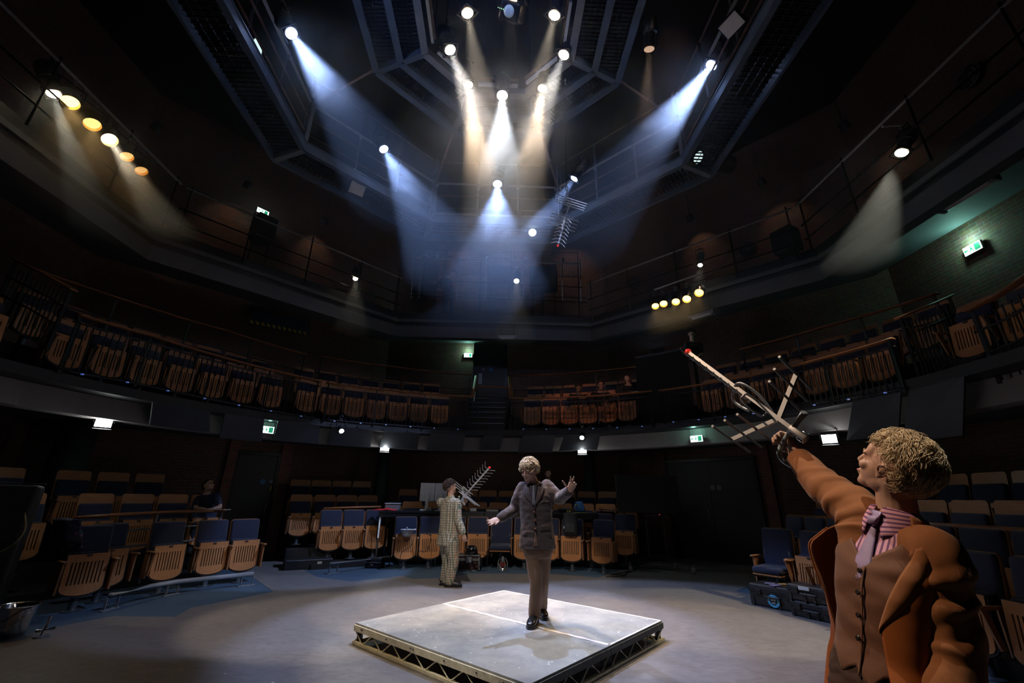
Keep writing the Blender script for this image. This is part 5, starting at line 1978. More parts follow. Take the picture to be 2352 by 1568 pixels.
def hair_cap(mb, c, M, s, cover, ell=(.082, .101, .097), ctr=(0, .022, .034), amp=.006):
    n, h = 40, 24
    vs, fs = [], []
    ok = []
    for i in range(h + 1):
        t = PI * i / h
        for k in range(n):
            d = V((math.sin(t) * math.cos(2 * PI * k / n), math.sin(t) * math.sin(2 * PI * k / n), math.cos(t)))
            ok.append(cover(d))
            q = 1 + amp / .09 * noise.noise(d * 5) * 2
            w = V((d.x * ell[0], d.y * ell[1], d.z * ell[2])) * q
            if not ok[-1]:
                w *= .86
            vs.append(c + M @ ((w + V(ctr)) * s))
    for i in range(h):
        for k in range(n):
            l = (k + 1) % n
            q = (i * n + k, (i + 1) * n + k, (i + 1) * n + l, i * n + l)
            if any(ok[j] for j in q):
                fs.append(q)
    mb.add(vs, fs)
def face_bits(root, c, M, s, brow, skin, beard=None):
    for sx in (-1, 1):
        e = MB()
        e.ball(c + M @ (V((sx * .029, -.0812, .0125)) * s), .0078 * s, 10)
        e.build('eye', EYEDARK, root, True, inv=True)
        b = MB()
        b.tube([c + M @ (V((sx * q[0], q[1], q[2])) * s) for q in ((.012, -.0945, .029), (.03, -.0955, .036), (.046, -.084, .031))], [.0035 * s, .0042 * s, .002 * s], 6)
        b.build('eyebrow', brow, root, True, inv=True)
    m = MB()
    m.ball(c + M @ (V((0, -.1, -.0615)) * s), 1, 4) if False else None
    m.tube([c + M @ (V((x, y, z)) * s) for x, y, z in ((-.02, -.09, -.0625), (-.008, -.1045, -.0605), (0, -.1055, -.0618), (.008, -.1045, -.0605), (.02, -.09, -.0625))], [.0016 * s, .0036 * s, .0038 * s, .0036 * s, .0016 * s], 6)
    m.build('lips', mat('lip_' + skin.name, tuple(a * b for a, b in zip((.52, .26, .22), (.9, .7, .7))), rough=.4), root, True, inv=True)
def shoe(root, ankle, d, s=1.0, m=None, name='shoe', z=0.0):
    d = V((d.x, d.y, 0)).normalized()
    x = V((-d.y, d.x, 0))
    o = V((ankle.x, ankle.y, z))
    mb = MB()
    rings = []
    for a, w, h, zc in ((-.075, .018, .024, .03), (-.06, .034, .036, .038), (-.02, .038, .05, .05), (.03, .04, .046, .046), (.08, .046, .036, .036), (.13, .048, .028, .03), (.175, .04, .022, .024), (.2, .02, .014, .02)):
        rings.append(ell_ring(o + d * (a * s) + V((0, 0, (zc + .012) * s)), x, V((0, 0, 1)), w * s, h * s, 16, .8))
    mb.loft(rings)
    sh = mb.build(name, m or SHOE, root, True, inv=True)
    so = MB()
    out = []
    for a, w in ((-.085, .02), (-.06, .038), (0, .036), (.06, .044), (.12, .05), (.17, .044), (.205, .022)):
        out.append((a * s, w * s))
    poly = out + [(a, -w) for a, w in out[::-1]]
    so.plate(poly, .022 * s, o, d, x)
    q = so.build('sole', BLACKM, None)
    q.parent = sh
    q.matrix_parent_inverse = root.matrix_world.inverted()
    return sh
def new_person(label, base, group=None):
    """the body mesh itself is the top-level object: returns a placeholder frame to build against"""
    return base
def finish_body(mb, name, label, base, skin, group=None):
    o = mb.build(name, skin, None, True, loc=tuple(base))
    o.matrix_world = Matrix.Translation(base)
    tag(o, label, 'person', group)
    return o
def torso_rings(pel, neck, lat0, lat1, prof, n=28, sq=.9, lean=0.0, fwd=None):
    """prof: list of (t along pelvis->neck, half width, half depth, forward shift)"""
    out = []
    ax = (neck - pel)
    for t, a, b, sh in prof:
        c = pel + ax * t
        l = lerp(lat0, lat1, max(0, min(1, t))).normalized()
        u = ax.normalized()
        f = l.cross(u).normalized()        # forward when lat points to his left
        out.append(ell_ring(c + f * sh, l, f, a, b, n, sq))
    return out
# ---- plaid and tweed cloths
def tweed_mat():
    m = mat('purple_brown_tweed', (.07, .052, .06), rough=.95, sheen=.15)
    nt = m.node_tree
    tc = nt.nodes['Texture Coordinate']
    n = nd(nt, 'ShaderNodeTexNoise')
    n.inputs['Scale'].default_value = 320
    n.inputs['Detail'].default_value = 2
    nt.links.new(tc.outputs['Object'], n.inputs['Vector'])
    r = nd(nt, 'ShaderNodeValToRGB')
    r.color_ramp.elements[0].position = .35
    r.color_ramp.elements[1].position = .68
    r.color_ramp.elements[0].color = (.04, .028, .034, 1)
    r.color_ramp.elements[1].color = (.105, .076, .078, 1)
    nt.links.new(n.outputs['Fac'], r.inputs['Fac'])
    # faint window-pane check
    def lines(axis, freq, wd):
        s = nd(nt, 'ShaderNodeSeparateXYZ')
        nt.links.new(tc.outputs['Object'], s.inputs[0])
        a = nd(nt, 'ShaderNodeMath', operation='MULTIPLY')
        a.inputs[1].default_value = freq
        nt.links.new(s.outputs[axis], a.inputs[0])
        f = nd(nt, 'ShaderNodeMath', operation='FRACT')
        nt.links.new(a.outputs[0], f.inputs[0])
        l = nd(nt, 'ShaderNodeMath', operation='LESS_THAN')
        l.inputs[1].default_value = wd
        nt.links.new(f.outputs[0], l.inputs[0])
        return l.outputs[0]
    mx = nd(nt, 'ShaderNodeMath', operation='MAXIMUM')
    nt.links.new(lines(0, 17, .14), mx.inputs[0])
    nt.links.new(lines(2, 17, .14), mx.inputs[1])
    k = nd(nt, 'ShaderNodeMath', operation='MULTIPLY')
    k.inputs[1].default_value = .45
    nt.links.new(mx.outputs[0], k.inputs[0])
    c = nd(nt, 'ShaderNodeMix', data_type='RGBA')
    c.inputs[7].default_value = (.11, .08, .065, 1)
    nt.links.new(k.outputs[0], c.inputs[0])
    nt.links.new(r.outputs['Color'], c.inputs[6])
    set_color(m, c.outputs[2])
    return m
def plaid_mat():
    m = mat('cream_green_plaid', (.5, .45, .32), rough=.9)
    nt = m.node_tree
    tc = nt.nodes['Texture Coordinate']
    mp = nd(nt, 'ShaderNodeMapping')
    mp.inputs['Rotation'].default_value = (0, 0, .9)
    nt.links.new(tc.outputs['Object'], mp.inputs['Vector'])
    s = nd(nt, 'ShaderNodeSeparateXYZ')
    nt.links.new(mp.outputs[0], s.inputs[0])
    def lines(sock, freq, off, wd):
        a = nd(nt, 'ShaderNodeMath', operation='MULTIPLY_ADD')
        a.inputs[1].default_value = freq
        a.inputs[2].default_value = off
        nt.links.new(sock, a.inputs[0])
        f = nd(nt, 'ShaderNodeMath', operation='FRACT')
        nt.links.new(a.outputs[0], f.inputs[0])
        l = nd(nt, 'ShaderNodeMath', operation='LESS_THAN')
        l.inputs[1].default_value = wd
        nt.links.new(f.outputs[0], l.inputs[0])
        return l.outputs[0]
    col = None
    def over(prev, fac, c, amt):
        k = nd(nt, 'ShaderNodeMath', operation='MULTIPLY')
        k.inputs[1].default_value = amt
        nt.links.new(fac, k.inputs[0])
        mx = nd(nt, 'ShaderNodeMix', data_type='RGBA')
        nt.links.new(k.outputs[0], mx.inputs[0])
        if isinstance(prev, tuple):
            mx.inputs[6].default_value = (*prev, 1)
        else:
            nt.links.new(prev, mx.inputs[6])
        mx.inputs[7].default_value = (*c, 1)
        return mx.outputs[2]
    F = 25
    c = (.52, .48, .37)
    c = over(c, lines(s.outputs[0], F, 0, .3), (.05, .1, .07), .75)
    c = over(c, lines(s.outputs[1], F, .2, .3), (.05, .1, .07), .6)
    c = over(c, lines(s.outputs[2], F, 0, .3), (.06, .09, .08), .75)
    c = over(c, lines(s.outputs[0], F, .5, .1), (.35, .12, .05), .7)
    c = over(c, lines(s.outputs[2], F, .5, .1), (.35, .12, .05), .7)
    set_color(m, c)
    return m
TWEED, PLAID = tweed_mat(), plaid_mat()
BROWNTR = mat('brown_wool_trousers', (.17, .1, .065), rough=.85, var=.12, vscale=60, sheen=.1)
BLOND = mat('pale_blond_hair', (.62, .5, .36), rough=.5, var=.35, vscale=60)
DARKHAIR = mat('dark_brown_hair', (.045, .025, .016), rough=.5, var=.4, vscale=60)
SHIRTD = mat('dark_shirt', (.03, .03, .045), rough=.8)
BUTTON = mat('brown_leather_button', (.12, .04, .02), rough=.35)

# ================================================================== the man in the tweed jacket on the deck
Y0 = 5.36
def q(px, py, dy=0.0):
    return ony(px, py, Y0 + dy)
base = V((.36, Y0, .2))
J = dict(neck=q(1235, 1108), pel=q(1246, 1252), sR=q(1207, 1119, -.02), sL=q(1266, 1113, .02))
def build_tweed():
    b = MB()
    neck, pel, sR, sL = J['neck'], J['pel'], J['sR'], J['sL']
    lat1 = (sL - sR)
    lat0 = V((1, .15, 0))
    hc = q(1222, 1082, -.07)
    hf = V((-.5, -.8, -.28))
    hu = V((-.15, -.22, .95))
    prof = [(-.12, .15, .1, 0), (0, .165, .115, 0), (.25, .15, .105, .005), (.5, .165, .115, .01), (.72, .185, .12, .01), (.88, .17, .1, 0), (.97, .1, .075, 0), (1.03, .06, .06, 0)]
    b.loft(torso_rings(pel, neck, lat0, lat1, prof))
    limb(b, [neck - V((0, 0, .03)), lerp(neck, hc, .5), hc - V((0, 0, .03))], [.062, .056, .055])
    M = head_solid(b, hc, hf, hu, 1.0)
    # arms
    eR, wR = q(1190, 1168, .02), q(1156, 1192, -.16)
    eL, wL = q(1292, 1142, -.05), q(1316, 1124, -.36)
    limb(b, [sR, lerp(sR, eR, .5), eR, lerp(eR, wR, .5), wR], [.055, .048, .04, .038, .027])
    limb(b, [sL, lerp(sL, eL, .5), eL, lerp(eL, wL, .5), wL], [.055, .048, .04, .038, .027])
    hand_solid(b, wR, V((-.75, -.45, -.28)), V((.2, -.55, .75)), -1, 1.02, (.18, .2, .25, .3), .16, (.7, .2))
    hand_solid(b, wL, V((.35, -.35, .75)), V((-.25, -.95, -.1)), -1, 1.05, (.25, .15, .7, .9), .2, (1.15, .2))
    # legs
    hR, hL = q(1236, 1262), q(1259, 1262)
    kR, kL = q(1245, 1338, -.06), q(1259, 1336, .1)
    aR = onz(1243, 1432, .2); aL = onz(1259, 1412, .2)
    aR.z = aL.z = .29
    for h, k, a in ((hR, kR, aR), (hL, kL, aL)):
        limb(b, [h, lerp(h, k, .5), k, lerp(k, a, .4), a], [.085, .075, .055, .052, .035])
    bm = remeshed(b, .0065, 2)
    o = finish_body(bm, 'person', 'man in a purple-brown tweed jacket standing on the deck, arms spread', base, SKIN)
    # trousers
    t = MB()
    t.loft(torso_rings(pel - V((0, 0, .06)), pel + V((0, 0, .2)), lat0, lat0, [(-.2, .15, .115, 0), (.1, .175, .13, 0), (1, .16, .115, 0)]))
    for h, k, a in ((hR, kR, aR), (hL, kL, aL)):
        limb(t, [h + V((0, 0, .02)), lerp(h, k, .5), k, lerp(k, a, .5), a + V((0, 0, .0))], [.1, .088, .07, .066, .068])
    tr = remeshed(t, .011, 3, .004, 11, (1.6, 1.6, .55)).build('trousers', BROWNTR, o, True, inv=True)
    # jacket
    j = MB()
    prof = [(-.03, .21, .15, 0), (.05, .205, .146, .0), (.2, .192, .136, .01), (.4, .18, .13, .012), (.6, .188, .135, .015), (.78, .205, .132, .012), (.9, .205, .115, 0), (.96, .17, .09, -.008), (1.0, .085, .075, -.01)]
    j.loft(torso_rings(pel, neck, lat0, lat1, prof, 32))
    limb(j, [sR + V((.01, 0, 0)), lerp(sR, eR, .5), eR, lerp(eR, wR, .5), lerp(eR, wR, .88)], [.07, .068, .062, .057, .052], 16)
    limb(j, [sL - V((.01, 0, 0)), lerp(sL, eL, .5), eL, lerp(eL, wL, .5), lerp(eL, wL, .9)], [.072, .07, .065, .06, .054], 16)
    jm = remeshed(j, .011, 4, .0055, 9, (1.2, 1.2, 2.0))
    jk = jm.build('tweed_jacket', TWEED, o, True, inv=True)
    # front details ride just proud of the cloth: shirt V, tie, lapels, buttons, pocket flap
    u = (neck - pel).normalized()
    l = lat1.normalized()
    f = l.cross(u).normalized()
    rot = Matrix.Rotation(math.radians(-16), 3, u)
    ff, ll = rot @ f, rot @ l
    from mathutils.bvhtree import BVHTree
    bv = BVHTree.FromPolygons([V(p) for p in jm.v], jm.f)
    H = (neck - pel).length
    def surf(x, h, off):
        """point on the jacket front: x to his left, h metres below the collar"""
        p = neck - u * h + ll * x
        hit = bv.ray_cast(p + ff * .5, -ff)
        return (hit[0] if hit[0] is not None else p + ff * .12) + ff * off
    def sheet(poly_rows, off, name, m, parent, th=.006):
        mb = MB()
        mb.loft([[surf(x, h, off) for x, h in row] for row in poly_rows], caps=False, wrap=False)
        s = mb.build(name, m, parent, True, inv=True)
        md = s.modifiers.new('t', 'SOLIDIFY')
        md.thickness = th
        return s
    def strip(e0, e1, n=10, k=5):
        rows = []
        for i in range(n + 1):
            t = i / n
            a, c = e0(t), e1(t)
            rows.append([(lerp(a[0], c[0], s / k), lerp(a[1], c[1], s / k)) for s in range(k + 1)])
        return rows
    sheet(strip(lambda t: (-.055 * (1 - t), .0 + .27 * t), lambda t: (.055 * (1 - t), .0 + .27 * t)), .003, 'shirt_front', SHIRTD, o)
    sheet(strip(lambda t: (-.008 - .014 * t, .02 + .22 * t), lambda t: (.008 + .014 * t * (1 - t * .3), .02 + .22 * t)), .007, 'necktie', mat('grey_necktie', (.16, .15, .19), rough=.6), o)
    for s in (-1, 1):
        sheet(strip(lambda t: (s * (.06 * (1 - t) + .002), -.005 + .3 * t), lambda t: (s * (.06 * (1 - t) + .075 * math.sin(min(1, t * 1.25) * PI) ** .7 * (1 if t < .8 else 1) + .004), -.005 + .3 * t - .02 * math.sin(t * PI))), .009, 'lapel', TWEED, jk)
    for h in (.315, .405, .49):
        MB().ball(surf(.0, h, .012), .014, 10).build('button', BUTTON, jk, True, inv=True)
    sheet(strip(lambda t: (.055 + .105 * t, .46 - .004), lambda t: (.055 + .105 * t, .515)), .008, 'pocket_flap', TWEED, jk)
    sheet(strip(lambda t: (-.15 + .05 * t, .5), lambda t: (-.15 + .05 * t, .55)), .008, 'pocket_flap', TWEED, jk)
    sheet(strip(lambda t: (.085 + .09 * t, .2), lambda t: (.085 + .09 * t, .222)), .006, 'breast_pocket', TWEED, jk)
    # parting of the front below the buttons
    sheet(strip(lambda t: (-.004 - .03 * t, .53 + .14 * t), lambda t: (.004 + .02 * t, .53 + .14 * t)), .004, 'front_opening', BROWNTR, jk, .003)
    # collar round the neck
    rr = []
    for hh, a, bb in ((.0, .072, .07), (.03, .066, .064)):
        rr.append(ell_ring(neck + u * (hh - .01), l, f, a, bb, 20))
    c = MB().loft(rr, caps=False)
    s = c.build('shirt_collar', SHIRTD, o, True, inv=True)
    # hair, face
    cover = lambda n: n.z > .25 - .75 * max(0, n.y) - (.0 if n.y > 0 else n.y * -.35) and not (n.y < -.62 and n.z < .55)
    h = MB()
    hair_cap(h, hc, M, 1.0, cover, ell=(.08, .1, .096), amp=.01)
    hair_strands(h, hc, M, 1.0, 1400, .06, .0034, 2.6, cover, 3, lift=.014)
    h.build('blond_hair', BLOND, o, True, inv=True)
    face_bits(o, hc, M, 1.0, BLOND, SKIN)
    for a, d in ((aR, V((-.28, -1, 0))), (aL, V((.1, -1, 0)))):
        shoe(o, a, d, 1.12, z=.2)
    return o
build_tweed()

# ================================================================== the man in the checked suit
Y1 = 8.65
def q1(px, py, dy=0.0):
    return ony(px, py, Y1 + dy)
def build_plaid():
    base = V((-1.12, Y1, 0))
    b = MB()
    neck, pel = q1(1044, 1146), q1(1040, 1240)
    sR, sL = q1(1057, 1158, -.1), q1(1022, 1158, .12)      # seen from behind, he faces away to the right
    lat1 = sL - sR
    hc = q1(1043, 1122, -.01)
    hf = V((.85, .5, .08))
    hu = V((0, 0, 1))
    lat0 = lat1
    prof = [(-.12, .16, .11, 0), (0, .17, .125, 0), (.25, .16, .115, .005), (.5, .17, .12, .01), (.72, .19, .125, .01), (.88, .175, .1, 0), (.97, .1, .075, 0), (1.03, .06, .06, 0)]
    b.loft(torso_rings(pel, neck, lat0, lat1, prof))
    limb(b, [neck - V((0, 0, .03)), lerp(neck, hc, .5), hc - V((0, 0, .03))], [.064, .058, .056])
    M = head_solid(b, hc, hf, hu, 1.0)
    eR, wR = q1(1062, 1196, -.14), q1(1075, 1228, -.2)
    eL, wL = q1(1050, 1178, .36), q1(1068, 1160, .42)
    limb(b, [sR, lerp(sR, eR, .5), eR, lerp(eR, wR, .5), wR], [.055, .05, .042, .038, .028])
    limb(b, [sL, lerp(sL, eL, .5), eL, lerp(eL, wL, .5), wL], [.055, .05, .042, .038, .028])
    hand_solid(b, wR, V((.25, .1, -1)), V((.3, .9, .1)), -1, 1.05, (.5, .5, .55, .6), .05, (.5, .2))
    hand_solid(b, wL, V((.6, .2, .7)), V((.6, -.6, -.2)), 1, 1.05, (.8, .85, .9, .9), .02, (.6, .5))
    hR, hL = q1(1048, 1248, -.08), q1(1034, 1248, .08)
    aR, aL = q1(1046, 1345, -.06), q1(1034, 1340, .1)
    aR.z = aL.z = .09
    kR, kL = lerp(hR, aR, .5) + V((.05, .0, 0)), lerp(hL, aL, .5) + V((.05, .0, 0))
    for h, k, a in ((hR, kR, aR), (hL, kL, aL)):
        limb(b, [h, lerp(h, k, .5), k, lerp(k, a, .4), a], [.09, .078, .058, .055, .036])
    o = finish_body(remeshed(b, .0075, 2), 'person', 'man in a cream and green checked suit seen from behind, holding an aerial', base, SKIN)
    t = MB()
    t.loft(torso_rings(pel - V((0, 0, .08)), pel + V((0, 0, .2)), lat0, lat0, [(-.2, .16, .125, 0), (.1, .185, .14, 0), (1, .17, .12, 0)]))
    for h, k, a in ((hR, kR, aR), (hL, kL, aL)):
        limb(t, [h, lerp(h, k, .5), k, lerp(k, a, .5), a], [.12, .112, .1, .088, .078])
    remeshed(t, .012, 3, .006, 9, (1.5, 1.5, .8)).build('checked_trousers', PLAID, o, True, inv=True)
    j = MB()
    prof = [(-.16, .225, .16, 0), (0, .215, .155, .0), (.2, .2, .145, .01), (.4, .195, .142, .012), (.6, .205, .148, .015), (.78, .212, .142, .012), (.9, .19, .12, 0), (.97, .125, .09, -.008), (1.02, .085, .08, -.01)]
    j.loft(torso_rings(pel, neck, lat0, lat1, prof, 32))
    limb(j, [sR, lerp(sR, eR, .5), eR, lerp(eR, wR, .5), lerp(eR, wR, .88)], [.088, .08, .072, .066, .058], 16)
    limb(j, [sL, lerp(sL, eL, .5), eL, lerp(eL, wL, .5), lerp(eL, wL, .88)], [.088, .08, .072, .066, .058], 16)
    jk = remeshed(j, .012, 4, .005, 9).build('checked_jacket', PLAID, o, True, inv=True)
    u = (neck - pel).normalized()
    l = lat1.normalized()
    f = l.cross(u).normalized()
    s = MB().loft([ell_ring(neck + u * (h - .01), l, f, a, bb, 20) for h, a, bb in ((0, .085, .08), (.035, .072, .068))], caps=False).build('jacket_collar', PLAID, jk, True, inv=True)
    MB().loft([ell_ring(neck + u * h, l, f, a, bb, 20) for h, a, bb in ((.01, .07, .066), (.045, .064, .06))], caps=False).build('shirt_collar', mat('pale_shirt', (.5, .52, .5), rough=.8), o, True, inv=True)
    cuff = lerp(eR, wR, .9)
    d = (wR - eR).normalized()
    MB().tube([cuff - d * .012, cuff + d * .022], .042, 14).build('shirt_cuff', mat('teal_cuff', (.1, .4, .38), rough=.7), o, True, inv=True)
    cover = lambda n: n.z > .3 - 1.0 * max(0, n.y + .1) and not (n.y < -.5 and n.z < .5)
    h = MB()
    hair_cap(h, hc, M, 1.0, cover, amp=.008)
    hair_strands(h, hc, M, 1.0, 1000, .035, .004, 6, cover, 5, lift=.01)
    h.build('dark_curly_hair', DARKHAIR, o, True, inv=True)
    face_bits(o, hc, M, 1.0, DARKHAIR, SKIN)
    g = MB()
    for sx in (-1, 1):
        g.tube([hc + M @ V((sx * .03 + .021 * math.cos(a), -.102, .012 + .018 * math.sin(a))) for a in [2 * PI * k / 14 for k in range(14)]], .0022, 5, closed=True)
        g.tube([hc + M @ V(p) for p in ((sx * .051, -.1, .014), (sx * .08, -.02, .014), (sx * .082, .01, .008))], .0022, 5)
    g.tube([hc + M @ V(p) for p in ((-.01, -.104, .015), (.01, -.104, .015))], .0022, 5)
    g.build('spectacles', CHROME, o, True, inv=True)
    for a, d in ((aR, V((1, .02, 0))), (aL, V((.9, .35, 0)))):
        shoe(o, a, d, 1.1)
    # the aerial he holds
    A, T = q1(1066, 1152, .4), q1(1131, 1075, .35)
    aerial('tv aerial with a red tip held up by the man in the checked suit', lerp(A, T, .08), T, camvec(.42, .8, .4), A, 1.15, True, 8, 3, .52, .24, dir_half=.17, bow=.06, ALU=ALUB)
    return o
build_plaid()
# ================================================================== the man in the rust-brown suit, close to the camera
RUST = mat('rust_brown_wool', (.26, .092, .027), rough=.85, var=.16, vscale=120, bump=.1, bscale=900, sheen=.12)
LINING = mat('burnt_orange_lining', (.34, .095, .02), rough=.55, var=.12, vscale=20)
WAIST = mat('brown_waistcoat_wool', (.14, .055, .028), rough=.75, var=.16, vscale=110, bump=.1, bscale=900, sheen=.1)  # colour darkened to hold the shade of the arm and jacket flap
TIE = mat('lilac_necktie', (.32, .24, .42), rough=.55, var=.2, vscale=30)
CURLS = mat('sandy_curly_hair', (.6, .46, .29), rough=.45, var=.45, vscale=50)
DKTR = mat('dark_brown_trousers', (.05, .024, .018), rough=.85, var=.2, vscale=50)
def stripes_mat():
    m = mat('pink_striped_shirt', (.62, .3, .42), rough=.75)
    nt = m.node_tree
    tc = nt.nodes['Texture Coordinate']
    s = nd(nt, 'ShaderNodeSeparateXYZ')
    nt.links.new(tc.outputs['UV'], s.inputs[0])
    a = nd(nt, 'ShaderNodeMath', operation='FRACT')
    nt.links.new(s.outputs[0], a.inputs[0])
    l = nd(nt, 'ShaderNodeMath', operation='LESS_THAN')
    l.inputs[1].default_value = .42
    nt.links.new(a.outputs[0], l.inputs[0])
    mx = nd(nt, 'ShaderNodeMix', data_type='RGBA')
    mx.inputs[6].default_value = (.66, .34, .46, 1)
    mx.inputs[7].default_value = (.16, .06, .17, 1)
    nt.links.new(l.outputs[0], mx.inputs[0])
    set_color(m, mx.outputs[2])
    return m
SHIRTP = stripes_mat()
def uv_from(o, fn):
    me = o.data
    uv = me.uv_layers.new(name='uv')
    for lp in me.loops:
        uv.data[lp.index].uv = fn(me.vertices[lp.vertex_index].co)
def build_front():
    N = dep(2064, 1172, 1.62)                 # base of the neck
    u = (V((0, 0, 1)) + V((.75, -.66, 0)) * .27 + V((.66, .75, 0)) * .03).normalized()     # he leans back as he reaches
    f = V((-.985, -.16, 0))
    f = (f - u * f.dot(u)).normalized()
    l = u.cross(f).normalized()               # his left
    base = V((N.x, N.y, 0))
    # half width / half depth / forward shift of the trunk, h metres below N
    TAB = [(-.02, .062, .062, .0), (.02, .085, .07, -.005), (.06, .15, .085, -.005), (.11, .17, .098, .0), (.18, .172, .11, .01), (.26, .166, .114, .012), (.36, .152, .106, .008), (.46, .152, .106, .002), (.56, .176, .12, -.004), (.66, .182, .125, -.01), (.8, .17, .12, -.01)]
    def tab(h):
        if h <= TAB[0][0]:
            return TAB[0][1:]
        for i in range(len(TAB) - 1):
            a, b = TAB[i], TAB[i + 1]
            if h <= b[0]:
                t = (h - a[0]) / (b[0] - a[0])
                return tuple(lerp(a[k], b[k], t) for k in (1, 2, 3))
        return TAB[-1][1:]
    def P(th, h, off=0.0):
        """trunk surface: th degrees from the front towards his left"""
        a, b, s = tab(h)
        k = .93 if h > .08 else 1 - .07 * max(0, h) / .08
        a, b = a * k, b * k
        t = math.radians(th)
        sx, cx = math.sin(t), math.cos(t)
        sx = math.copysign(abs(sx) ** .9, sx)
        cx = math.copysign(abs(cx) ** .9, cx)
        return N - u * h + l * (sx * (a + off)) + f * (cx * (b + off) + s)
    # ---------------- body
    b = MB()
    rings = []
    for h in [TAB[0][0] + (.8 - TAB[0][0]) * i / 26 for i in range(27)]:
        rings.append([P(360 * k / 36, h) for k in range(36)])
    b.loft(rings)
    hc = dep(2054, 1056, 1.63)
    vdir = V((hc.x, hc.y, 0)).normalized()
    left = V((-vdir.y, vdir.x, 0))
    ang = math.radians(33)
    turn = math.radians(30)
    left = left * math.cos(turn) + vdir * math.sin(turn)
    hf = left * math.cos(ang) + V((0, 0, 1)) * math.sin(ang)
    hu = -left * math.sin(ang) + V((0, 0, 1)) * math.cos(ang)
    S = .96
    nk = N + V((0, 0, .0))
    limb(b, [nk - V((0, 0, .05)) - f * .01, lerp(nk, hc, .45) - f * .012, hc - hu * .03 - hf * .02], [.068, .06, .058], 20)
    M = head_solid(b, hc, hf, hu, S)
    sL = P(93, .09, -.028)
    sR = P(-90, .05, -.02) + V((0, 0, .035))
    eR, wR = dep(1893, 1092, 1.96), dep(1836, 1030, 2.17)
    eL, wL = P(100, .38, .045), P(72, .64, .06)
    limb(b, [sR, lerp(sR, eR, .5), eR, lerp(eR, wR, .5), wR], [.055, .05, .043, .038, .029], 16)
    limb(b, [sL, lerp(sL, eL, .5), eL, lerp(eL, wL, .5), wL], [.055, .05, .043, .038, .029], 16)
    hd = (dep(1806, 985, 2.27) - wR)
    hand_solid(b, wR + (hd.normalized() * .012), hd, V((-.72, .3, .2)), -1, 1.12, (1.05, 1.1, 1.1, 1.15), .02, (.55, .75))
    hand_solid(b, wL, (wL - eL), V((.5, .5, 0)), -1, 1.02, (.3, .35, .4, .45), .04, (.5, .3))
    # legs
    hips = [N - u * .72 + l * (.09 * s) for s in (-1, 1)]
    feet = [V((p.x, p.y, .09)) - f * .02 for p in hips]
    for s, p, a in zip((-1, 1), hips, feet):
        limb(b, [p, lerp(p, a, .45), lerp(p, a, .55), a], [.09, .062, .058, .038], 14)
    o = finish_body(remeshed(b, .0042, 4), 'person', 'fair curly-haired man in a rust-brown suit raising an aerial, close at right', base, SKIN)
    # ---------------- shirt
    def grid(fn, nu, nv):
        return [[fn(i / nu, j / nv) for j in range(nv + 1)] for i in range(nu + 1)]
    def cloth(rows, name, m, parent, th=.004, off=1, smooth=True, uv=None):
        mb = MB()
        mb.loft(rows, caps=False, wrap=False)
        oo = mb.build(name, m, parent, smooth, inv=True)
        if uv:
            R, Cc = len(rows), len(rows[0])
            uvl = oo.data.uv_layers.new(name='uv')
            for lp in oo.data.loops:
                i, j = divmod(lp.vertex_index, Cc)
                uvl.data[lp.index].uv = uv(i / (R - 1), j / (Cc - 1))
        if th:
            md = oo.modifiers.new('thickness', 'SOLIDIFY')
            md.thickness = th
            md.offset = off
        return oo
    cloth(grid(lambda i, j: P(-180 + 360 * j, .0 + .72 * i, .008), 30, 48), 'striped_shirt', SHIRTP, o, .002, uv=lambda i, j: (j * 58 + .25 * math.sin(i * 9), i))
    # collar: a stand and a folded leaf with points
    def neckp(th, z, r):
        t = math.radians(th)
        return N + u * z + l * (math.sin(t) * r) + f * (math.cos(t) * r - .004) - hf * 0
    cloth(grid(lambda i, j: neckp(18 + 324 * j, -.012 + .05 * i, .073 - .006 * i), 4, 40), 'collar_stand', SHIRTP, o, .003, uv=lambda i, j: (i * 3, j))
    def leaf(s):
        def fn(i, j):
            th = s * (8 + 172 * j)
            drop = .062 + .05 * (1 - j) ** 2.2
            z = .036 - drop * i
            r = .072 + .03 * i + .006 * math.sin(i * PI)
            th2 = th + s * 10 * i * (1 - j)
            return neckp(th2, z, r)
        return fn
    for s in (-1, 1):
        cloth(grid(leaf(s), 6, 24), 'collar_leaf', SHIRTP, o, .003, uv=lambda i, j: (i * 6.5, j))
    # tie: knot and blade
    k = MB()
    kp = [neckp(0, .012, .085), neckp(0, -.012, .096), neckp(0, -.035, .1)]
    k.tube(kp, [(.026, .014), (.024, .016), (.015, .012)], 14)
    tie = k.build('necktie', TIE, o, True, inv=True)
    def blade(i, j):
        h = .04 + .2 * i
        wdt = (.011 + .03 * i)
        x = (j - .5) * 2
        p = P(0, h, .016) + l * (x * wdt)
        return p + f * (.006 * (1 - x * x))
    bl = cloth(grid(blade, 16, 8), 'tie_blade', TIE, None, .004)
    bl.parent = tie
    bl.matrix_parent_inverse = o.matrix_world.inverted()
    # ---------------- waistcoat
    def wtop(t):
        a = abs(t)
        return .18 - .17 * min(1, a / 62) ** .8
    def wbot(t):
        a = abs(t)
        return .52 + (.05 * (1 - abs(a - 14) / 14) if a < 28 else .0) - .02 * min(1, a / 80)
    def wc(i, j):
        th = -100 + 200 * j
        h = lerp(wtop(th), wbot(th), i)
        fold = .007 * noise.noise(V((th * .025 + h * 6, h * 22, 2)))
        return P(th, h, .02 + fold)
    wcst = cloth(grid(wc, 30, 60), 'waistcoat', WAIST, o, .006)
    cloth(grid(lambda i, j: P(100 + 160 * j, .03 + .55 * i, .017), 16, 24), 'waistcoat_back', WAIST, o, .004)
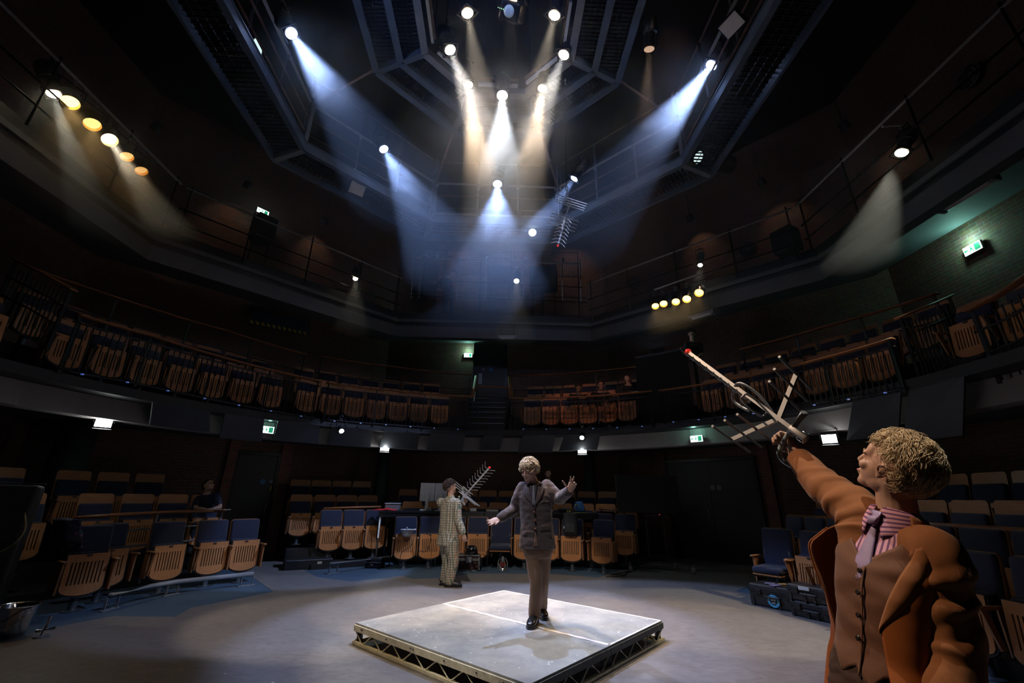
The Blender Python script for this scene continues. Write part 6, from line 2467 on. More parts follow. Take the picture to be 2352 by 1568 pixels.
    for h in (.205, .28, .355, .43):
        bb = MB()
        p = P(1.5, h, .028)
        bb.lathe([(.001, .0), (.009, .0), (.0095, .003), (.007, .005), (.001, .0035)], p, f, 14)
        bb.build('waistcoat_button', mat('dark_horn_button', (.02, .012, .01), rough=.2), wcst, True).matrix_parent_inverse = o.matrix_world.inverted()
    cloth(grid(lambda i, j: P(3.5, .185 + .36 * i, .027) + l * (.006 * j), 20, 2), 'front_edge', WAIST, None, .003).parent = wcst
    for ch in wcst.children:
        ch.matrix_parent_inverse = o.matrix_world.inverted()
    cloth(grid(lambda i, j: P(34 + 24 * j, .33 + .016 * i, .027), 3, 10), 'welt_pocket', WAIST, None, .004).parent = wcst
    for ch in wcst.children:
        ch.matrix_parent_inverse = o.matrix_world.inverted()
    # ---------------- trousers
    t = MB()
    rr = []
    for h in (.5, .56, .62, .7, .82):
        rr.append([P(360 * k / 32, h, .016) for k in range(32)])
    t.loft(rr)
    for s, p, a in zip((-1, 1), hips, feet):
        limb(t, [p, lerp(p, a, .45), lerp(p, a, .6), a], [.105, .088, .085, .08], 16)
    remeshed(t, .01, 3, .004, 10).build('trousers', DKTR, o, True, inv=True)
    # ---------------- jacket: one shell from his left front edge round the back to the swung-open right front
    H0, H1 = .015, .86
    def edge(h):
        """where the left front edge lies (degrees)"""
        if h < .36:
            return 62 - 36 * (max(0, h) / .36) ** .7
        return 26 + 26 * ((h - .36) / .4) ** 1.1
    def flapL(h):
        up = min(1, max(0, (h - .02) / .15)) ** .9
        return .012 + .112 * up * max(.06, 1 - max(0, h - .2) / .34)
    def fold(th, h):
        n1 = noise.noise(V((th * .02, h * 7, 5)))
        return .01 * n1
    def jk(i, j):
        h = H0 + (H1 - H0) * i
        flare = .0 if h < .45 else (h - .45) * .1
        off = .034 + flare + fold(j * 300, h) * (.4 if h < .12 else 1)
        if h < .06:
            off -= .012 * (1 - h / .06)
        e = edge(h)
        jj = j / .74
        if jj <= 1:
            th = e + (270 - 8 - e) * jj
            return P(th, h, off)
        # the right front, swung out and forward
        q = (j - .74) / .26
        p0 = P(262, h, off)
        L = flapL(h)
        dirn = (f * .93 - l * (.42 - .3 * max(0, (h - .35)) / .4)).normalized()
        bow = -l * (.035 * math.sin(q * PI))
        if h < .1:
            tgt = P(360 - 58, h, .03)
            return lerp(lerp(p0, tgt, q), p0 + dirn * (L * q) + bow, max(0, (h - .02) / .08) if h > .02 else 0)
        return p0 + dirn * (L * q) + bow
    rows = grid(jk, 56, 100)
    jkt = cloth(rows, 'rust_jacket', [RUST, LINING], o, .007, off=1)
    md = jkt.modifiers['thickness']
    md.material_offset = 1
    md.offset = -1
    ws = jkt
    # sleeves
    def sleeve(pts, rs, name, wr, seed, parent):
        mb = MB()
        Pp = smooth_path(pts, 22)
        n = 44
        rings = []
        m = len(Pp)
        x = None
        for i, p in enumerate(Pp):
            d = (Pp[min(i + 1, m - 1)] - Pp[max(i - 1, 0)]).normalized()
            if x is None:
                x, y, _ = frame(d)
            else:
                x = (x - d * x.dot(d)).normalized()
                y = d.cross(x)
            t_ = i / (m - 1)
            k = t_ * (len(rs) - 1)
            a = min(int(k), len(rs) - 2)
            r = lerp(rs[a], rs[a + 1], k - a)
            wk = wr(t_)
            ring = []
            for kk in range(n):
                th = 2 * PI * kk / n
                w = math.sin(t_ * 46 + 1.6 * math.sin(th + seed) + 2.2 * noise.noise(V((math.cos(th), math.sin(th), t_ * 5 + seed))))
                w2 = noise.noise(V((math.cos(th) * 1.6, math.sin(th) * 1.6, t_ * 9 + seed)))
                rr = r + wk * (.6 * max(-.4, w) + .8 * w2)
                ring.append(p + x * (math.cos(th) * rr) + y * (math.sin(th) * rr))
            rings.append(ring)
        mb.loft(rings, caps=False)
        oo = mb.build(name, RUST, None, True, inv=False)
        oo.parent = parent
        oo.matrix_parent_inverse = o.matrix_world.inverted()
        md = oo.modifiers.new('thickness', 'SOLIDIFY')
        md.thickness = .005
        return oo
    for ob in (jkt,):
        pass
    cufR = lerp(eR, wR, .9)
    sleeve([P(-72, .19, -.08), P(-80, .08, -.05), sR + V((-.005, .01, .0)), lerp(sR, eR, .5), eR, lerp(eR, wR, .5), cufR], [.085, .1, .094, .083, .074, .064, .054], 'right_sleeve', lambda t: .011 * math.exp(-((t - .45) / .25) ** 2) + .001, 1.0, jkt)
    sleeve([P(88, .09, -.075), sL + l * .01, lerp(sL, eL, .45), lerp(sL, eL, .95), lerp(eL, wL, .5), lerp(eL, wL, .9)], [.084, .09, .086, .079, .072, .062], 'left_sleeve', lambda t: .012 * math.exp(-((t - .4) / .22) ** 2) + .0015, 4.0, jkt)
    # left lapel with its notch, and the collar round the back of the neck
    def lap(i, j):
        h = .078 + .3 * i
        e = edge(h)
        wdt = 24 * max(0, math.sin(PI * min(1, i * .8 + .22))) ** .8
        return P(e - 2 + wdt * j, h - .03 * j * (1 - i), .043 + .006 * math.sin(j * PI) - .003 * j)
    cloth(grid(lap, 26, 8), 'lapel', RUST, None, .006).parent = jkt
    def lapt(i, j):
        # upper wing of the lapel above the notch
        th = lerp(56, 76, i)
        h = .02 + .075 * j + .012 * i
        return P(th - 10 * j, h, .044 + .004 * j)
    def col(i, j):
        th = 62 + 236 * j
        z = .045 - .075 * i
        t_ = math.radians(th)
        r = .084 + .02 * i + .008 * math.sin(i * PI)
        return N + u * (z - .02) + l * (math.sin(t_) * r) + f * (math.cos(t_) * (r - .004) - .012)
    cloth(grid(col, 6, 40), 'jacket_collar', RUST, None, .006).parent = jkt
    def rlap(i, j):
        h = .1 + .26 * i
        L = flapL(h)
        p = jk((h - H0) / (H1 - H0), 1 - .3 * j * math.sin(min(1, i + .1) * PI) ** .5)
        return p + f * .002 - l * (.012)
    cloth(grid(rlap, 20, 6), 'lapel', RUST, None, .005).parent = jkt
    def flap(i, j):
        return P(62 + 34 * j, .6 + .055 * i, .034 + .1 * (.6 - .45) + .012 + .006 * i)
    cloth(grid(flap, 5, 12), 'pocket_flap', RUST, None, .005).parent = jkt
    for ch in jkt.children:
        ch.matrix_parent_inverse = o.matrix_world.inverted()
    # shirt cuff and watch on the raised wrist
    d = (wR - eR).normalized()
    MB().tube([cufR - d * .01, cufR + d * .012], [.045, .043], 18, caps=False).build('shirt_cuff', SHIRTP, o, True, inv=True)
    wp = wR - d * .006
    wa = MB().tube([wp - d * .011, wp + d * .011], [.0335, .0325], 20, caps=False)
    w1 = wa.build('wrist_watch', mat('black_strap', (.012, .01, .01), rough=.4), o, True, inv=True)
    md = w1.modifiers.new('t', 'SOLIDIFY')
    md.thickness = .004
    md.offset = 1
    # ---------------- hair and face
    def cover(n):
        # n: x left, -y face, z up
        if n.z > .66:
            return n.y > -.55
        if n.y > .42:
            return n.z > -.55
        return n.z > .2 + .9 * max(0, .12 - n.y)
    h = MB()
    hair_cap(h, hc, M, S, cover, ell=(.08, .099, .095), amp=.008)
    hair_strands(h, hc, M, S, 8500, .045, .0013, 4.6, cover, 11, ell=(.08, .099, .096), lift=.008)
    hair_strands(h, hc, M, S, 2600, .05, .0014, 4.0, lambda n: cover(n) and n.z > .15, 17, ell=(.083, .103, .104), lift=.012)
    h.build('curly_hair', CURLS, o, True, inv=True)
    face_bits(o, hc, M, S, mat('sandy_brow', (.25, .14, .07), rough=.6), SKIN)
    # shade of the ear hollow, put into a tube of darker skin
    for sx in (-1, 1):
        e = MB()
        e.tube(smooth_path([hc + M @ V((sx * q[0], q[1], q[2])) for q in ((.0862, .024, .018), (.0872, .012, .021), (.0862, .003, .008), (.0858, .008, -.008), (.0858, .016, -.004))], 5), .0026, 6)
        e.build('ear_hollow_shade', mat('ear_shadow_skin', (.4, .2, .15), rough=.5), o, True, inv=True)
    for p in feet:
        shoe(o, p, f, 1.1)
    # ---------------- the aerial in his hand
    O = dep(1800, 952, 2.2)
    T = dep(1582, 799, 2.84)
    Y = camvec(.607, .274, .745)
    r = aerial('large tv aerial with a red tip held up by the man in the rust-brown suit', O, T, Y, wR, 1.0, False, 9, 3, .42, .24, dir_half=.085, bow=.03, fwd=.1, back=.13)
    # mast tube running through his fist and curving down behind the sleeve
    a0 = dep(1851, 932, 2.08)
    mt = MB().tube([a0, dep(1820, 978, 2.17)], .0175, 14)
    mt.build('mast_stub', ALU, r, True, inv=True)
    mt = MB().tube(smooth_path([dep(1822, 972, 2.2), dep(1803, 1003, 2.24), dep(1796, 1025, 2.24), dep(1806, 1043, 2.22), dep(1835, 1058, 2.18), dep(1890, 1078, 2.12), dep(1960, 1110, 2.02)], 8), .0125, 12)
    mt.build('bent_mast_tube', mat('pale_blue_tube', (.42, .5, .52), rough=.35, metal=.3), r, True, inv=True)
    cl = MB()
    X = (T - O).normalized()
    Yn = (Y - X * Y.dot(X)).normalized()
    Z = X.cross(Yn)
    cl.pad(O - X * .1, (.1, .034, .034), .008, R=Matrix((X, Yn, Z)).transposed())
    cl.build('mast_clamp', ALU, r, True, inv=True)
    jb = MB().pad(O - X * .11 + Yn * .035 + Z * .0, (.045, .03, .055), .01, R=Matrix((X, Yn, Z)).transposed())
    jb.build('junction_box', CHROME, r, True, inv=True)
    lpp = MB().tube(smooth_path([O + X * (L_) + Z * z_ + Yn * y_ for L_, z_, y_ in ((.2, .06, .06), (.3, .07, .05), (.33, .03, .02), (.31, -.03, -.02), (.2, -.04, .02), (.08, .0, .08))], 8), .0085, 10)
    lpp.build('bent_grip_tube', ALU, r, True, inv=True)
    return o
build_front()
# ================================================================== crew and onlookers about the house
BLACKCLOTH = mat('black_cotton', (.013, .014, .018), rough=.9)
NAVYCLOTH = mat('navy_tshirt', (.012, .016, .035), rough=.9)
def watcher(label, hc, hf, hu, neck, hip, shoulders, elbows, wrists, top, hair, skin=SKIN2, sleeves=.95, knees=None, feet=None, legs=BLACKCLOTH, long_hair=False, specs=False, beard=None, base=None, handd=None):
    """dark clothed figure: head, trunk and arms placed joint by joint"""
    base = base or V((hip.x, hip.y, hip.z - .45))
    b = MB()
    sR, sL = shoulders
    lat = sL - sR
    b.loft(torso_rings(hip, neck, lat, lat, [(-.05, .15, .11, 0), (.1, .165, .12, 0), (.4, .16, .115, .01), (.7, .18, .12, .01), (.88, .17, .1, 0), (.97, .1, .075, 0), (1.03, .06, .06, 0)]))
    limb(b, [neck - (neck - hip).normalized() * .04, lerp(neck, hc, .5), hc - hu * .03], [.062, .056, .055])
    M = head_solid(b, hc, hf, hu, 1.0)
    for s, e, w, sd, hd in zip(shoulders, elbows, wrists, (-1, 1), handd or (None, None)):
        limb(b, [s, lerp(s, e, .5), e, lerp(e, w, .5), w], [.055, .05, .042, .038, .028])
        d = hd or (w - e)
        hand_solid(b, w, d, V((0, 0, -1)) if abs(d.normalized().z) < .7 else V((0, 1, 0)), sd, 1.0, (.25, .3, .35, .4), .06, (.6, .3))
    for s, k in zip((-1, 1), knees or ()):
        h = hip + lat.normalized() * (.09 * s)
        f = feet[0 if s < 0 else 1]
        limb(b, [h, lerp(h, k, .5), k, lerp(k, f, .5), f], [.085, .075, .058, .052, .036])
    o = finish_body(remeshed(b, .009, 2), 'person', label, base, skin)
    t = MB()
    t.loft(torso_rings(hip, neck, lat, lat, [(-.08, .175, .14, 0), (.1, .185, .14, 0), (.4, .178, .132, .01), (.7, .2, .135, .01), (.88, .19, .112, 0), (.96, .12, .09, 0), (.995, .085, .08, 0)]))
    for s, e, w in zip(shoulders, elbows, wrists):
        p = [s, lerp(s, e, .5), e]
        r = [.075, .068, .06]
        if sleeves > .5:
            p += [lerp(e, w, .5), lerp(e, w, sleeves)]
            r += [.052, .045]
        else:
            p = [s, lerp(s, e, .4), lerp(s, e, .75)]
        limb(t, p, r)
    remeshed(t, .012, 3, .004, 10).build('top', top, o, True, inv=True)
    if knees:
        t = MB()
        for s, k in zip((-1, 1), knees):
            h = hip + lat.normalized() * (.09 * s)
            f = feet[0 if s < 0 else 1]
            limb(t, [h, lerp(h, k, .5), k, lerp(k, f, .5), f], [.11, .1, .078, .07, .06])
        remeshed(t, .014, 3).build('trousers', legs, o, True, inv=True)
        for f in feet:
            shoe(o, f, hf, 1.05, z=f.z - .09)
    cover = (lambda n: n.z > .25 - .9 * max(0, n.y) and not (n.y < -.5 and n.z < .55))
    h = MB()
    hair_cap(h, hc, M, 1.0, cover, amp=.005)
    if long_hair:
        for k in range(60):
            a = -150 + 300 * k / 59
            if abs(a) < 55:
                continue
            t_ = math.radians(a)
            p0 = hc + M @ V((math.sin(t_) * .07, -math.cos(t_) * .08 + .02, .06))
            p1 = hc + M @ V((math.sin(t_) * .088, -math.cos(t_) * .1 + .03, -.02))
            p2 = p1 + V((math.sin(t_) * .02, .02, -.13))
            p3 = p2 + V((math.sin(t_ * 2) * .03, .0, -.14))
            h.tube(smooth_path([p0, p1, p2, p3], 4), .011, 5)
    else:
        hair_strands(h, hc, M, 1.0, 160, .035, .006, 3, cover, 9, lift=.006)
    h.build('hair', hair, o, True, inv=True)
    face_bits(o, hc, M, 1.0, hair, skin)
    if specs:
        g = MB()
        for sx in (-1, 1):
            g.tube([hc + M @ V((sx * .03 + .021 * math.cos(a), -.102, .012 + .016 * math.sin(a))) for a in [2 * PI * k / 14 for k in range(14)]], .0024, 5, closed=True)
            g.tube([hc + M @ V(p) for p in ((sx * .051, -.1, .014), (sx * .08, -.02, .014), (sx * .082, .01, .008))], .0024, 5)
        g.build('spectacles', BLACKM, o, True, inv=True)
    if beard:
        bb = MB()
        bb.ball(hc + M @ V((0, -.07, -.088)), V((.045, .03, .03)), 14)
        bb.build('beard', beard, o, True, inv=True)
    return o
Z = V((0, 0, 1))
# man leaning on the rail of the left block
y = 9.35
def a(px, py, dy=0.0):
    return ony(px, py, y + dy)
hp = a(480, 1215, .25)
watcher('man in a navy t-shirt and glasses seated behind the left wooden handrail', a(488, 1132), V((.72, -.35, .42)), V((-.3, .1, .9)), a(484, 1150, .05), hp, (a(462, 1157, .05), a(506, 1155, .0)), (a(460, 1183, -.15), a(514, 1180, -.15)), (a(489, 1189, -.33), a(498, 1185, -.33)), NAVYCLOTH, DARKHAIR, SKIN2, .3, specs=True, base=V((hp.x, hp.y, .38)),
        knees=(hp + V((-.2, -.42, -.05)), hp + V((.1, -.44, -.05))), feet=(hp + V((-.2, -.4, -.5)), hp + V((.1, -.42, -.5))), handd=(V((.9, -.3, 0)), V((-.9, -.3, 0))))
p = a(515, 1186, -.42)
tag(MB().pad(p, (.3, .21, .012), .004).build('notebook', mat('pale_notebook', (.35, .3, .24), rough=.6), loc=tuple(p)), 'pale notebook under the hands of the man behind the left handrail', 'notebook')
# dark figure behind the desk, by the tweed jacket
y = 12.3
hp = a(1266, 1190, .1)
watcher('bearded person in black standing in the dark behind the production desk', a(1266, 1086), V((-.15, -1, -.1)), Z, a(1267, 1105), hp, (a(1250, 1112), a(1284, 1112)), (a(1247, 1140), a(1288, 1140)), (a(1256, 1165, -.1), a(1278, 1165, -.1)), BLACKCLOTH, DARKHAIR, SKIN2, .95, beard=DARKHAIR, base=V((hp.x, hp.y, .55)),
        knees=(hp + V((-.1, -.05, -.2)), hp + V((.1, -.05, -.2))), feet=(V((hp.x - .1, hp.y, .64)), V((hp.x + .1, hp.y, .64))))
# operator at the gallery desk
y = 9.9
pk = onr(1590, 770, 7.9)
y = pk.y
hp = a(1592, 815, .1)
watcher('operator in a black t-shirt and headset at the dark gallery control desk', a(1588, 758), V((-.25, -.75, -.5)), V((0, -.4, .9)), a(1590, 776), hp, (a(1578, 782), a(1607, 781)), (a(1574, 805, -.1), a(1612, 803, -.1)), (a(1580, 806, -.35), a(1606, 805, -.35)), BLACKCLOTH, DARKHAIR, SKIN, .3, specs=True, base=V((hp.x, hp.y, hp.z - .3)))
hs = MB()
hs.tube([a(1578, 757), a(1580, 748), a(1588, 745), a(1596, 749)], .012, 6)
tag(hs.build('headset', BLACKM, None, True), 'black headset band on the gallery operator', 'headset')
# his desk hung with black cloth
q0, q1_ = onr(1480, 860, 6.3), onr(1690, 830, 6.3)
mb = MB()
def curve_wall(mb, R, a0, a1, z0, z1, n=14, th=.05):
    rings = []
    for i in range(n + 1):
        aa = lerp(a0, a1, i / n)
        rings.append([pol(R, aa, z0), pol(R + th, aa, z0), pol(R + th, aa, z1), pol(R, aa, z1)])
    mb.loft(rings)
r = thing('control_desk', 'gallery control desk draped in black cloth below the operator', 'desk', pol(7.2, 38.5, 3.15))
mb = MB(); curve_wall(mb, 6.75, 33.5, 44.5, 3.15, 4.95); mb.build('black_drape', mat('black_drape', (.008, .008, .009), rough=.95), r, inv=True)
mb = MB(); curve_wall(mb, 6.75, 33.5, 44.5, 4.95, 5.0, th=.8); mb.build('desk_top', TABLETOP, r, inv=True)
for aa in (34, 44):
    MB().bar(pol(7.4, aa, 3.15), pol(7.4, aa, 4.95), .06, .06, up=V((1, 0, 0))).build('leg', BLACKM, r, inv=True)
pk = pol(7.2, 38, 5.0)
r = thing('laptop', 'laptop glowing faintly on the control desk before the operator', 'laptop', pk, -math.radians(38))
MB().box((0, 0, .01), (.33, .23, .018)).build('laptop_base', BLACKM, r)
MB().box((0, -.13, .12), (.33, .012, .22), rotm(rx=.25)).build('laptop_lid', BLACKM, r)
point_light('screen_glow', pk + V((0, .12, .2)), 5, (.75, .85, 1), .08, r)
# three onlookers leaning on the gallery rail
def leaner(label, px, py, dx, top, hair, skin, hf, hu, elb, wr, **kw):
    global y
    pk = onr(px, py, 6.75)
    y = pk.y
    hp = V((pk.x + dx, pk.y + .35, 3.15 + .62))
    nk = pk - hu.normalized() * .16 + V((0, .05, 0))
    l = V((.19, 0, 0))
    return watcher(label, pk, hf, hu, nk, hp, (nk - l + V((0, .02, -.07)), nk + l + V((0, .02, -.07))), elb(pk), wr(pk), top, hair, skin, .92,
                   knees=(hp + V((-.1, -.02, -.28)), hp + V((.1, -.02, -.28))), feet=(hp + V((-.1, .05, -.53)), hp + V((.1, .05, -.53))), base=V((hp.x, hp.y, 3.15)), **kw)
leaner('onlooker with short dark hair looking down at the gallery rail, leftmost of three', 1331, 887, 0, BLACKCLOTH, DARKHAIR, SKIN2, V((-.3, -.7, -.65)), V((-.1, -.5, .85)), lambda p: (p + V((-.28, -.18, -.36)), p + V((.3, -.18, -.36))), lambda p: (p + V((-.06, -.36, -.36)), p + V((.1, -.36, -.36))))
leaner('onlooker in glasses holding a thin pole at the gallery rail, middle of three', 1382, 880, 0, BLACKCLOTH, DARKHAIR, SKIN2, V((-.1, -.95, -.15)), V((0, -.1, 1)), lambda p: (p + V((-.28, -.1, -.45)), p + V((.28, -.1, -.42))), lambda p: (p + V((-.04, -.34, -.62)), p + V((.06, -.34, -.5))), specs=True)
leaner('long-haired onlooker looking up with arms folded on the gallery rail', 1443, 866, .05, BLACKCLOTH, mat('auburn_hair', (.16, .05, .025), rough=.5, var=.3, vscale=40), SKIN, V((-.25, -.7, .6)), V((-.1, .5, .85)), lambda p: (p + V((-.3, -.22, -.42)), p + V((.34, -.22, -.42))), lambda p: (p + V((.02, -.42, -.42)), p + V((-.02, -.42, -.42))), long_hair=True)
pp = onr(1390, 880, 6.35)
tag(MB().cyl(onr(1393, 872, 6.3), onr(1380, 968, 6.14), .012).build('thin_pole', ALU, smooth=True), 'thin pale pole held upright by the middle onlooker', 'pole')
# technician on the rear technical gallery
y = 12.4
hp = a(1030, 678, .1)
watcher('technician in black bending at the equipment on the rear technical gallery', a(1037, 632), V((-.75, -.5, -.4)), V((-.3, -.2, .9)), a(1022, 642), hp, (a(1012, 647, .1), a(1030, 650, -.1)), (a(1004, 660), a(1018, 664)), (a(1000, 655, -.1), a(1008, 660, -.2)), BLACKCLOTH, DARKHAIR, SKIN, .95, base=V((hp.x, hp.y, 6.95)),
        knees=(hp + V((-.1, -.05, -.3)), hp + V((.1, -.05, -.3))), feet=(V((hp.x - .1, hp.y, 7.05)), V((hp.x + .1, hp.y, 7.05))))

# ================================================================== equipment on the technical gallery
def brick_lamp(label, p, power, toward):  # shaded lamps added out of sight to light patches of brick
    r = thing('brick_fill_lamp', label, 'lamp', p, 0, 'added lamps lighting the technical gallery brickwork')
    d = (V(toward) - p).normalized()
    MB().lathe([(.001, -.06), (.09, -.05), (.1, 0), (.11, .16)], p, d, 18, caps=False).build('shade', BLACKM, r, True, inv=True)
    MB().lathe([(.04, -.04), (.03, -.01), (.001, 0)], p, d, 16, caps=False).build('lit_bulb', lens_mat('bulkwarm', (1, .7, .4), 1.2), r, True, inv=True)
    spot_light('bulb', p + d * .04, V(toward), 72, power, (1, .72, .45), .9, .05, r)
    MB().cyl(p, V((p.x, p.y, 12)), .012).build('drop_rod', BLACKM, r, inv=True)
for i, x in enumerate((-2.0, .3, 2.3)):
    brick_lamp('added dim lamp lighting the brickwork of the rear technical gallery', V((x, 13.0, 10.9)), 18, (x, 14.6, 9.6))
for aa in (-70, -55, -40):
    brick_lamp('added dim lamp lighting the brickwork of the left technical gallery', pol(8.7, aa, 9.9), 7, pol(9.5, aa, 8.9))
for aa in (72, 58, 44):
    brick_lamp('added dim lamp lighting the brickwork of the right technical gallery', pol(8.7, aa, 9.9), 7, pol(9.5, aa, 8.9))
def gear(name, label, cat, px, py, R, s, m, rz=None, stand=False):
    p = onr(px, py, R)
    f = to_cen(p).normalized()
    r = thing(name, label, cat, p - V((0, 0, s[2] / 2)), math.atan2(f.x, -f.y))
    MB().pad((0, 0, s[2] / 2), s, .03).build('casing', m, r)
    MB().box((0, -s[1] / 2, s[2] / 2), (s[0] * .8, .02, s[2] * .8)).build('front_grille', BLACKM, r)
    if p.z - s[2] / 2 > 6.8:
        for sx in (-.4, .4):
            MB().cyl((sx * s[0], 0, 0), (sx * s[0], 0, 6.72 - (p.z - s[2] / 2)), .02).build('stand_leg', BLACKM, r)
    return r
gear('loudspeaker', 'black loudspeaker on the left technical gallery under the catwalk corner', 'loudspeaker', 600, 540, 7.9, (.5, .4, .7), BLACK)
gear('equipment_rack', 'dark equipment rack on the rear technical gallery right of the lone lamp', 'equipment rack', 1245, 640, 7.9, (.9, .5, .8), BLACK)
gear('equipment_rack', 'dark equipment rack on the rear technical gallery beside the technician', 'equipment rack', 985, 640, 7.9, (.5, .5, .8), BLACK)
gear('equipment_rack', 'dark equipment box on the rear technical gallery left of the lone lamp', 'equipment rack', 1145, 635, 8.0, (.8, .5, .6), BLACK)
gear('loudspeaker', 'black loudspeaker hung at the right technical gallery corner', 'loudspeaker', 1800, 540, 7.9, (.5, .4, .6), BLACK)
def floodlight(label, px, py, R, z=None, col=None):
    p = onz(px, py, R)
    f = (CAMP + V((0, 3, 0)) - p).normalized()
    r = thing('wide_floodlight', label, 'floodlight', p + V((0, 0, .2)))
    x, yv, d = frame(f)
    Rm = Matrix((x, yv, d)).transposed()
    MB().pad(p - d * .05, (.34, .28, .12), .02, R=Rm).build('housing', BLACKM, r, inv=True)
    MB().box(p + d * .012, (.3, .24, .01), Rm).build('glass', mat('frosted_amber_glass', (.5, .45, .4), rough=.3), r, inv=True)
    for s in (-1, 1):
        MB().bar(p + x * (.18 * s), p + x * (.18 * s) + V((0, 0, .22)), .02, .008, up=x).build('bracket', BLACKM, r, inv=True)
floodlight('unlit square floodlight on the catwalk edge, left of the rear side', 812, 442, 7.7)
floodlight('unlit square floodlight at the top of the right catwalk', 1663, 45, 8.6)
def big_profile(label, px, py, z, aim):
    return lantern(label, px, py, z, aim, 'dark', (.6, .8, .8), 0, 20, r=.13, length=.9, hang=.45, group='large followspot lanterns', ls=1.2)
big_profile('large dark profile lantern at the left catwalk corner, seen side on', 572, 122, 8.7, onz(700, 135, 8.6))
big_profile('large dark profile lantern at the right catwalk, seen side on', 1596, 352, 8.2, onz(1500, 330, 8.1))
# moving head at the very top
p = onz(1160, 26, 9.1)
r = thing('moving_head_light', 'large moving head light with a glass lens at the top centre', 'moving light', p + V((0, 0, .45)))
d = (V((.1, 5.4, 0)) - p).normalized()
x, yv, _ = frame(V((-.3, -.5, -.8)))
Rm = Matrix((x, yv, V((-.3, -.5, -.8)).normalized())).transposed() @ rotm(rz=.7)
MB().pad(p, (.36, .3, .42), .05, R=Rm).build('head', BLACKM, r, True, inv=True)
MB().lathe([(.09, .2), (.085, .23), (.05, .245), (.001, .25)], p, V((-.3, -.5, -.8)), 20, caps=False).build('glass_lens', mat('clear_lens_glass', (.6, .75, .8), rough=.05, spec=.8, coat=1), r, True, inv=True)
for s in (-1, 1):
    MB().bar(p + x * (.24 * s), p + x * (.24 * s) + V((0, 0, .4)), .09, .05, up=x).build('yoke_arm', BLACKM, r, inv=True)
MB().pad(p + V((0, 0, .45)), (.55, .3, .16), .03).build('base', BLACKM, r, inv=True)
for k in range(4):
    MB().ball(p + Rm @ V((.1 + .03 * k, .0, .215)), .006, 6).build('green_indicator', lens_mat('green_led', (.3, 1, .3), 3), r, True, inv=True)
lantern('small cold lit lens just above the moving head, at the top edge', 1158, -4, 9.1, fl(1150, 1440), 'amber_white', (1, .8, .6), 900, 17, r=.08, group=G1)
# round fan guards and mirrored dishes glimpsed high at the right
for px, py, R, lab in ((2204, 152, 8.6, 'round wire fan guard high on the right technical gallery'), (1450, 642, 8.9, 'dim round ventilation grille on the dark right upper wall'), (1710, 557, 8.9, 'dim round ventilation grille right of the upper tube'), (588, 557, 8.6, 'dark round lamp cluster under the left exit sign')):
    wa_ = {2204: 90, 588: -45}.get(px, 45)
    p = on_wall(px, py, wa_, .17)
    f = -(pol(1, wa_) - CEN)
    f.z = 0
    r = thing('fan_guard', lab, 'fan guard', p)
    g = MB()
    x, yv, dd = frame(f)
    for rr in (.08, .16, .24):
        g.tube([p + x * (math.cos(2 * PI * k / 24) * rr) + yv * (math.sin(2 * PI * k / 24) * rr) for k in range(24)], .006, 5, closed=True)
    for k in range(8):
        t_ = PI * k / 8
        g.cyl(p + x * (math.cos(t_) * .24) + yv * (math.sin(t_) * .24), p - x * (math.cos(t_) * .24) - yv * (math.sin(t_) * .24), .005, 5)
    g.build('wire_guard', STEEL, r, inv=True)
    MB().lathe([(.22, -.05), (.2, -.16), (.001, -.16)], p, f, 20).build('fan_body', BLACKM, r, True, inv=True)
# hazard striped board on the left upper wall
c0, c1, c2, c3 = [onr(x, y_, 8.9) for x, y_ in ((576, 730), (712, 745), (708, 782), (574, 757))]
r = thing('hazard_board', 'dark board with yellow and black hazard edge on the left gallery wall', 'board', c3)
mb = MB()
th = to_cen(c0).normalized() * .03
mb.add([c0, c1, c2, c3, c0 + th, c1 + th, c2 + th, c3 + th], [(0, 1, 2, 3), (7, 6, 5, 4), (0, 4, 5, 1), (1, 5, 6, 2), (2, 6, 7, 3), (3, 7, 4, 0)])
mb.build('board', mat('blue_black_board', (.03, .04, .06), rough=.5), r, inv=True)
st = MB()
n = 11
up = V((0, 0, .09))
for i in range(n):
    a0, a1 = lerp(c3, c2, i / n) + th * 1.1, lerp(c3, c2, (i + .55) / n) + th * 1.1
    sh = (c2 - c3) / n * .3
    st.add([a0, a1, a1 + up - sh, a0 + up - sh], [(0, 1, 2, 3)])
st.build('hazard_stripes', mat('hazard_yellow', (.55, .4, .04), rough=.5), r, inv=True)
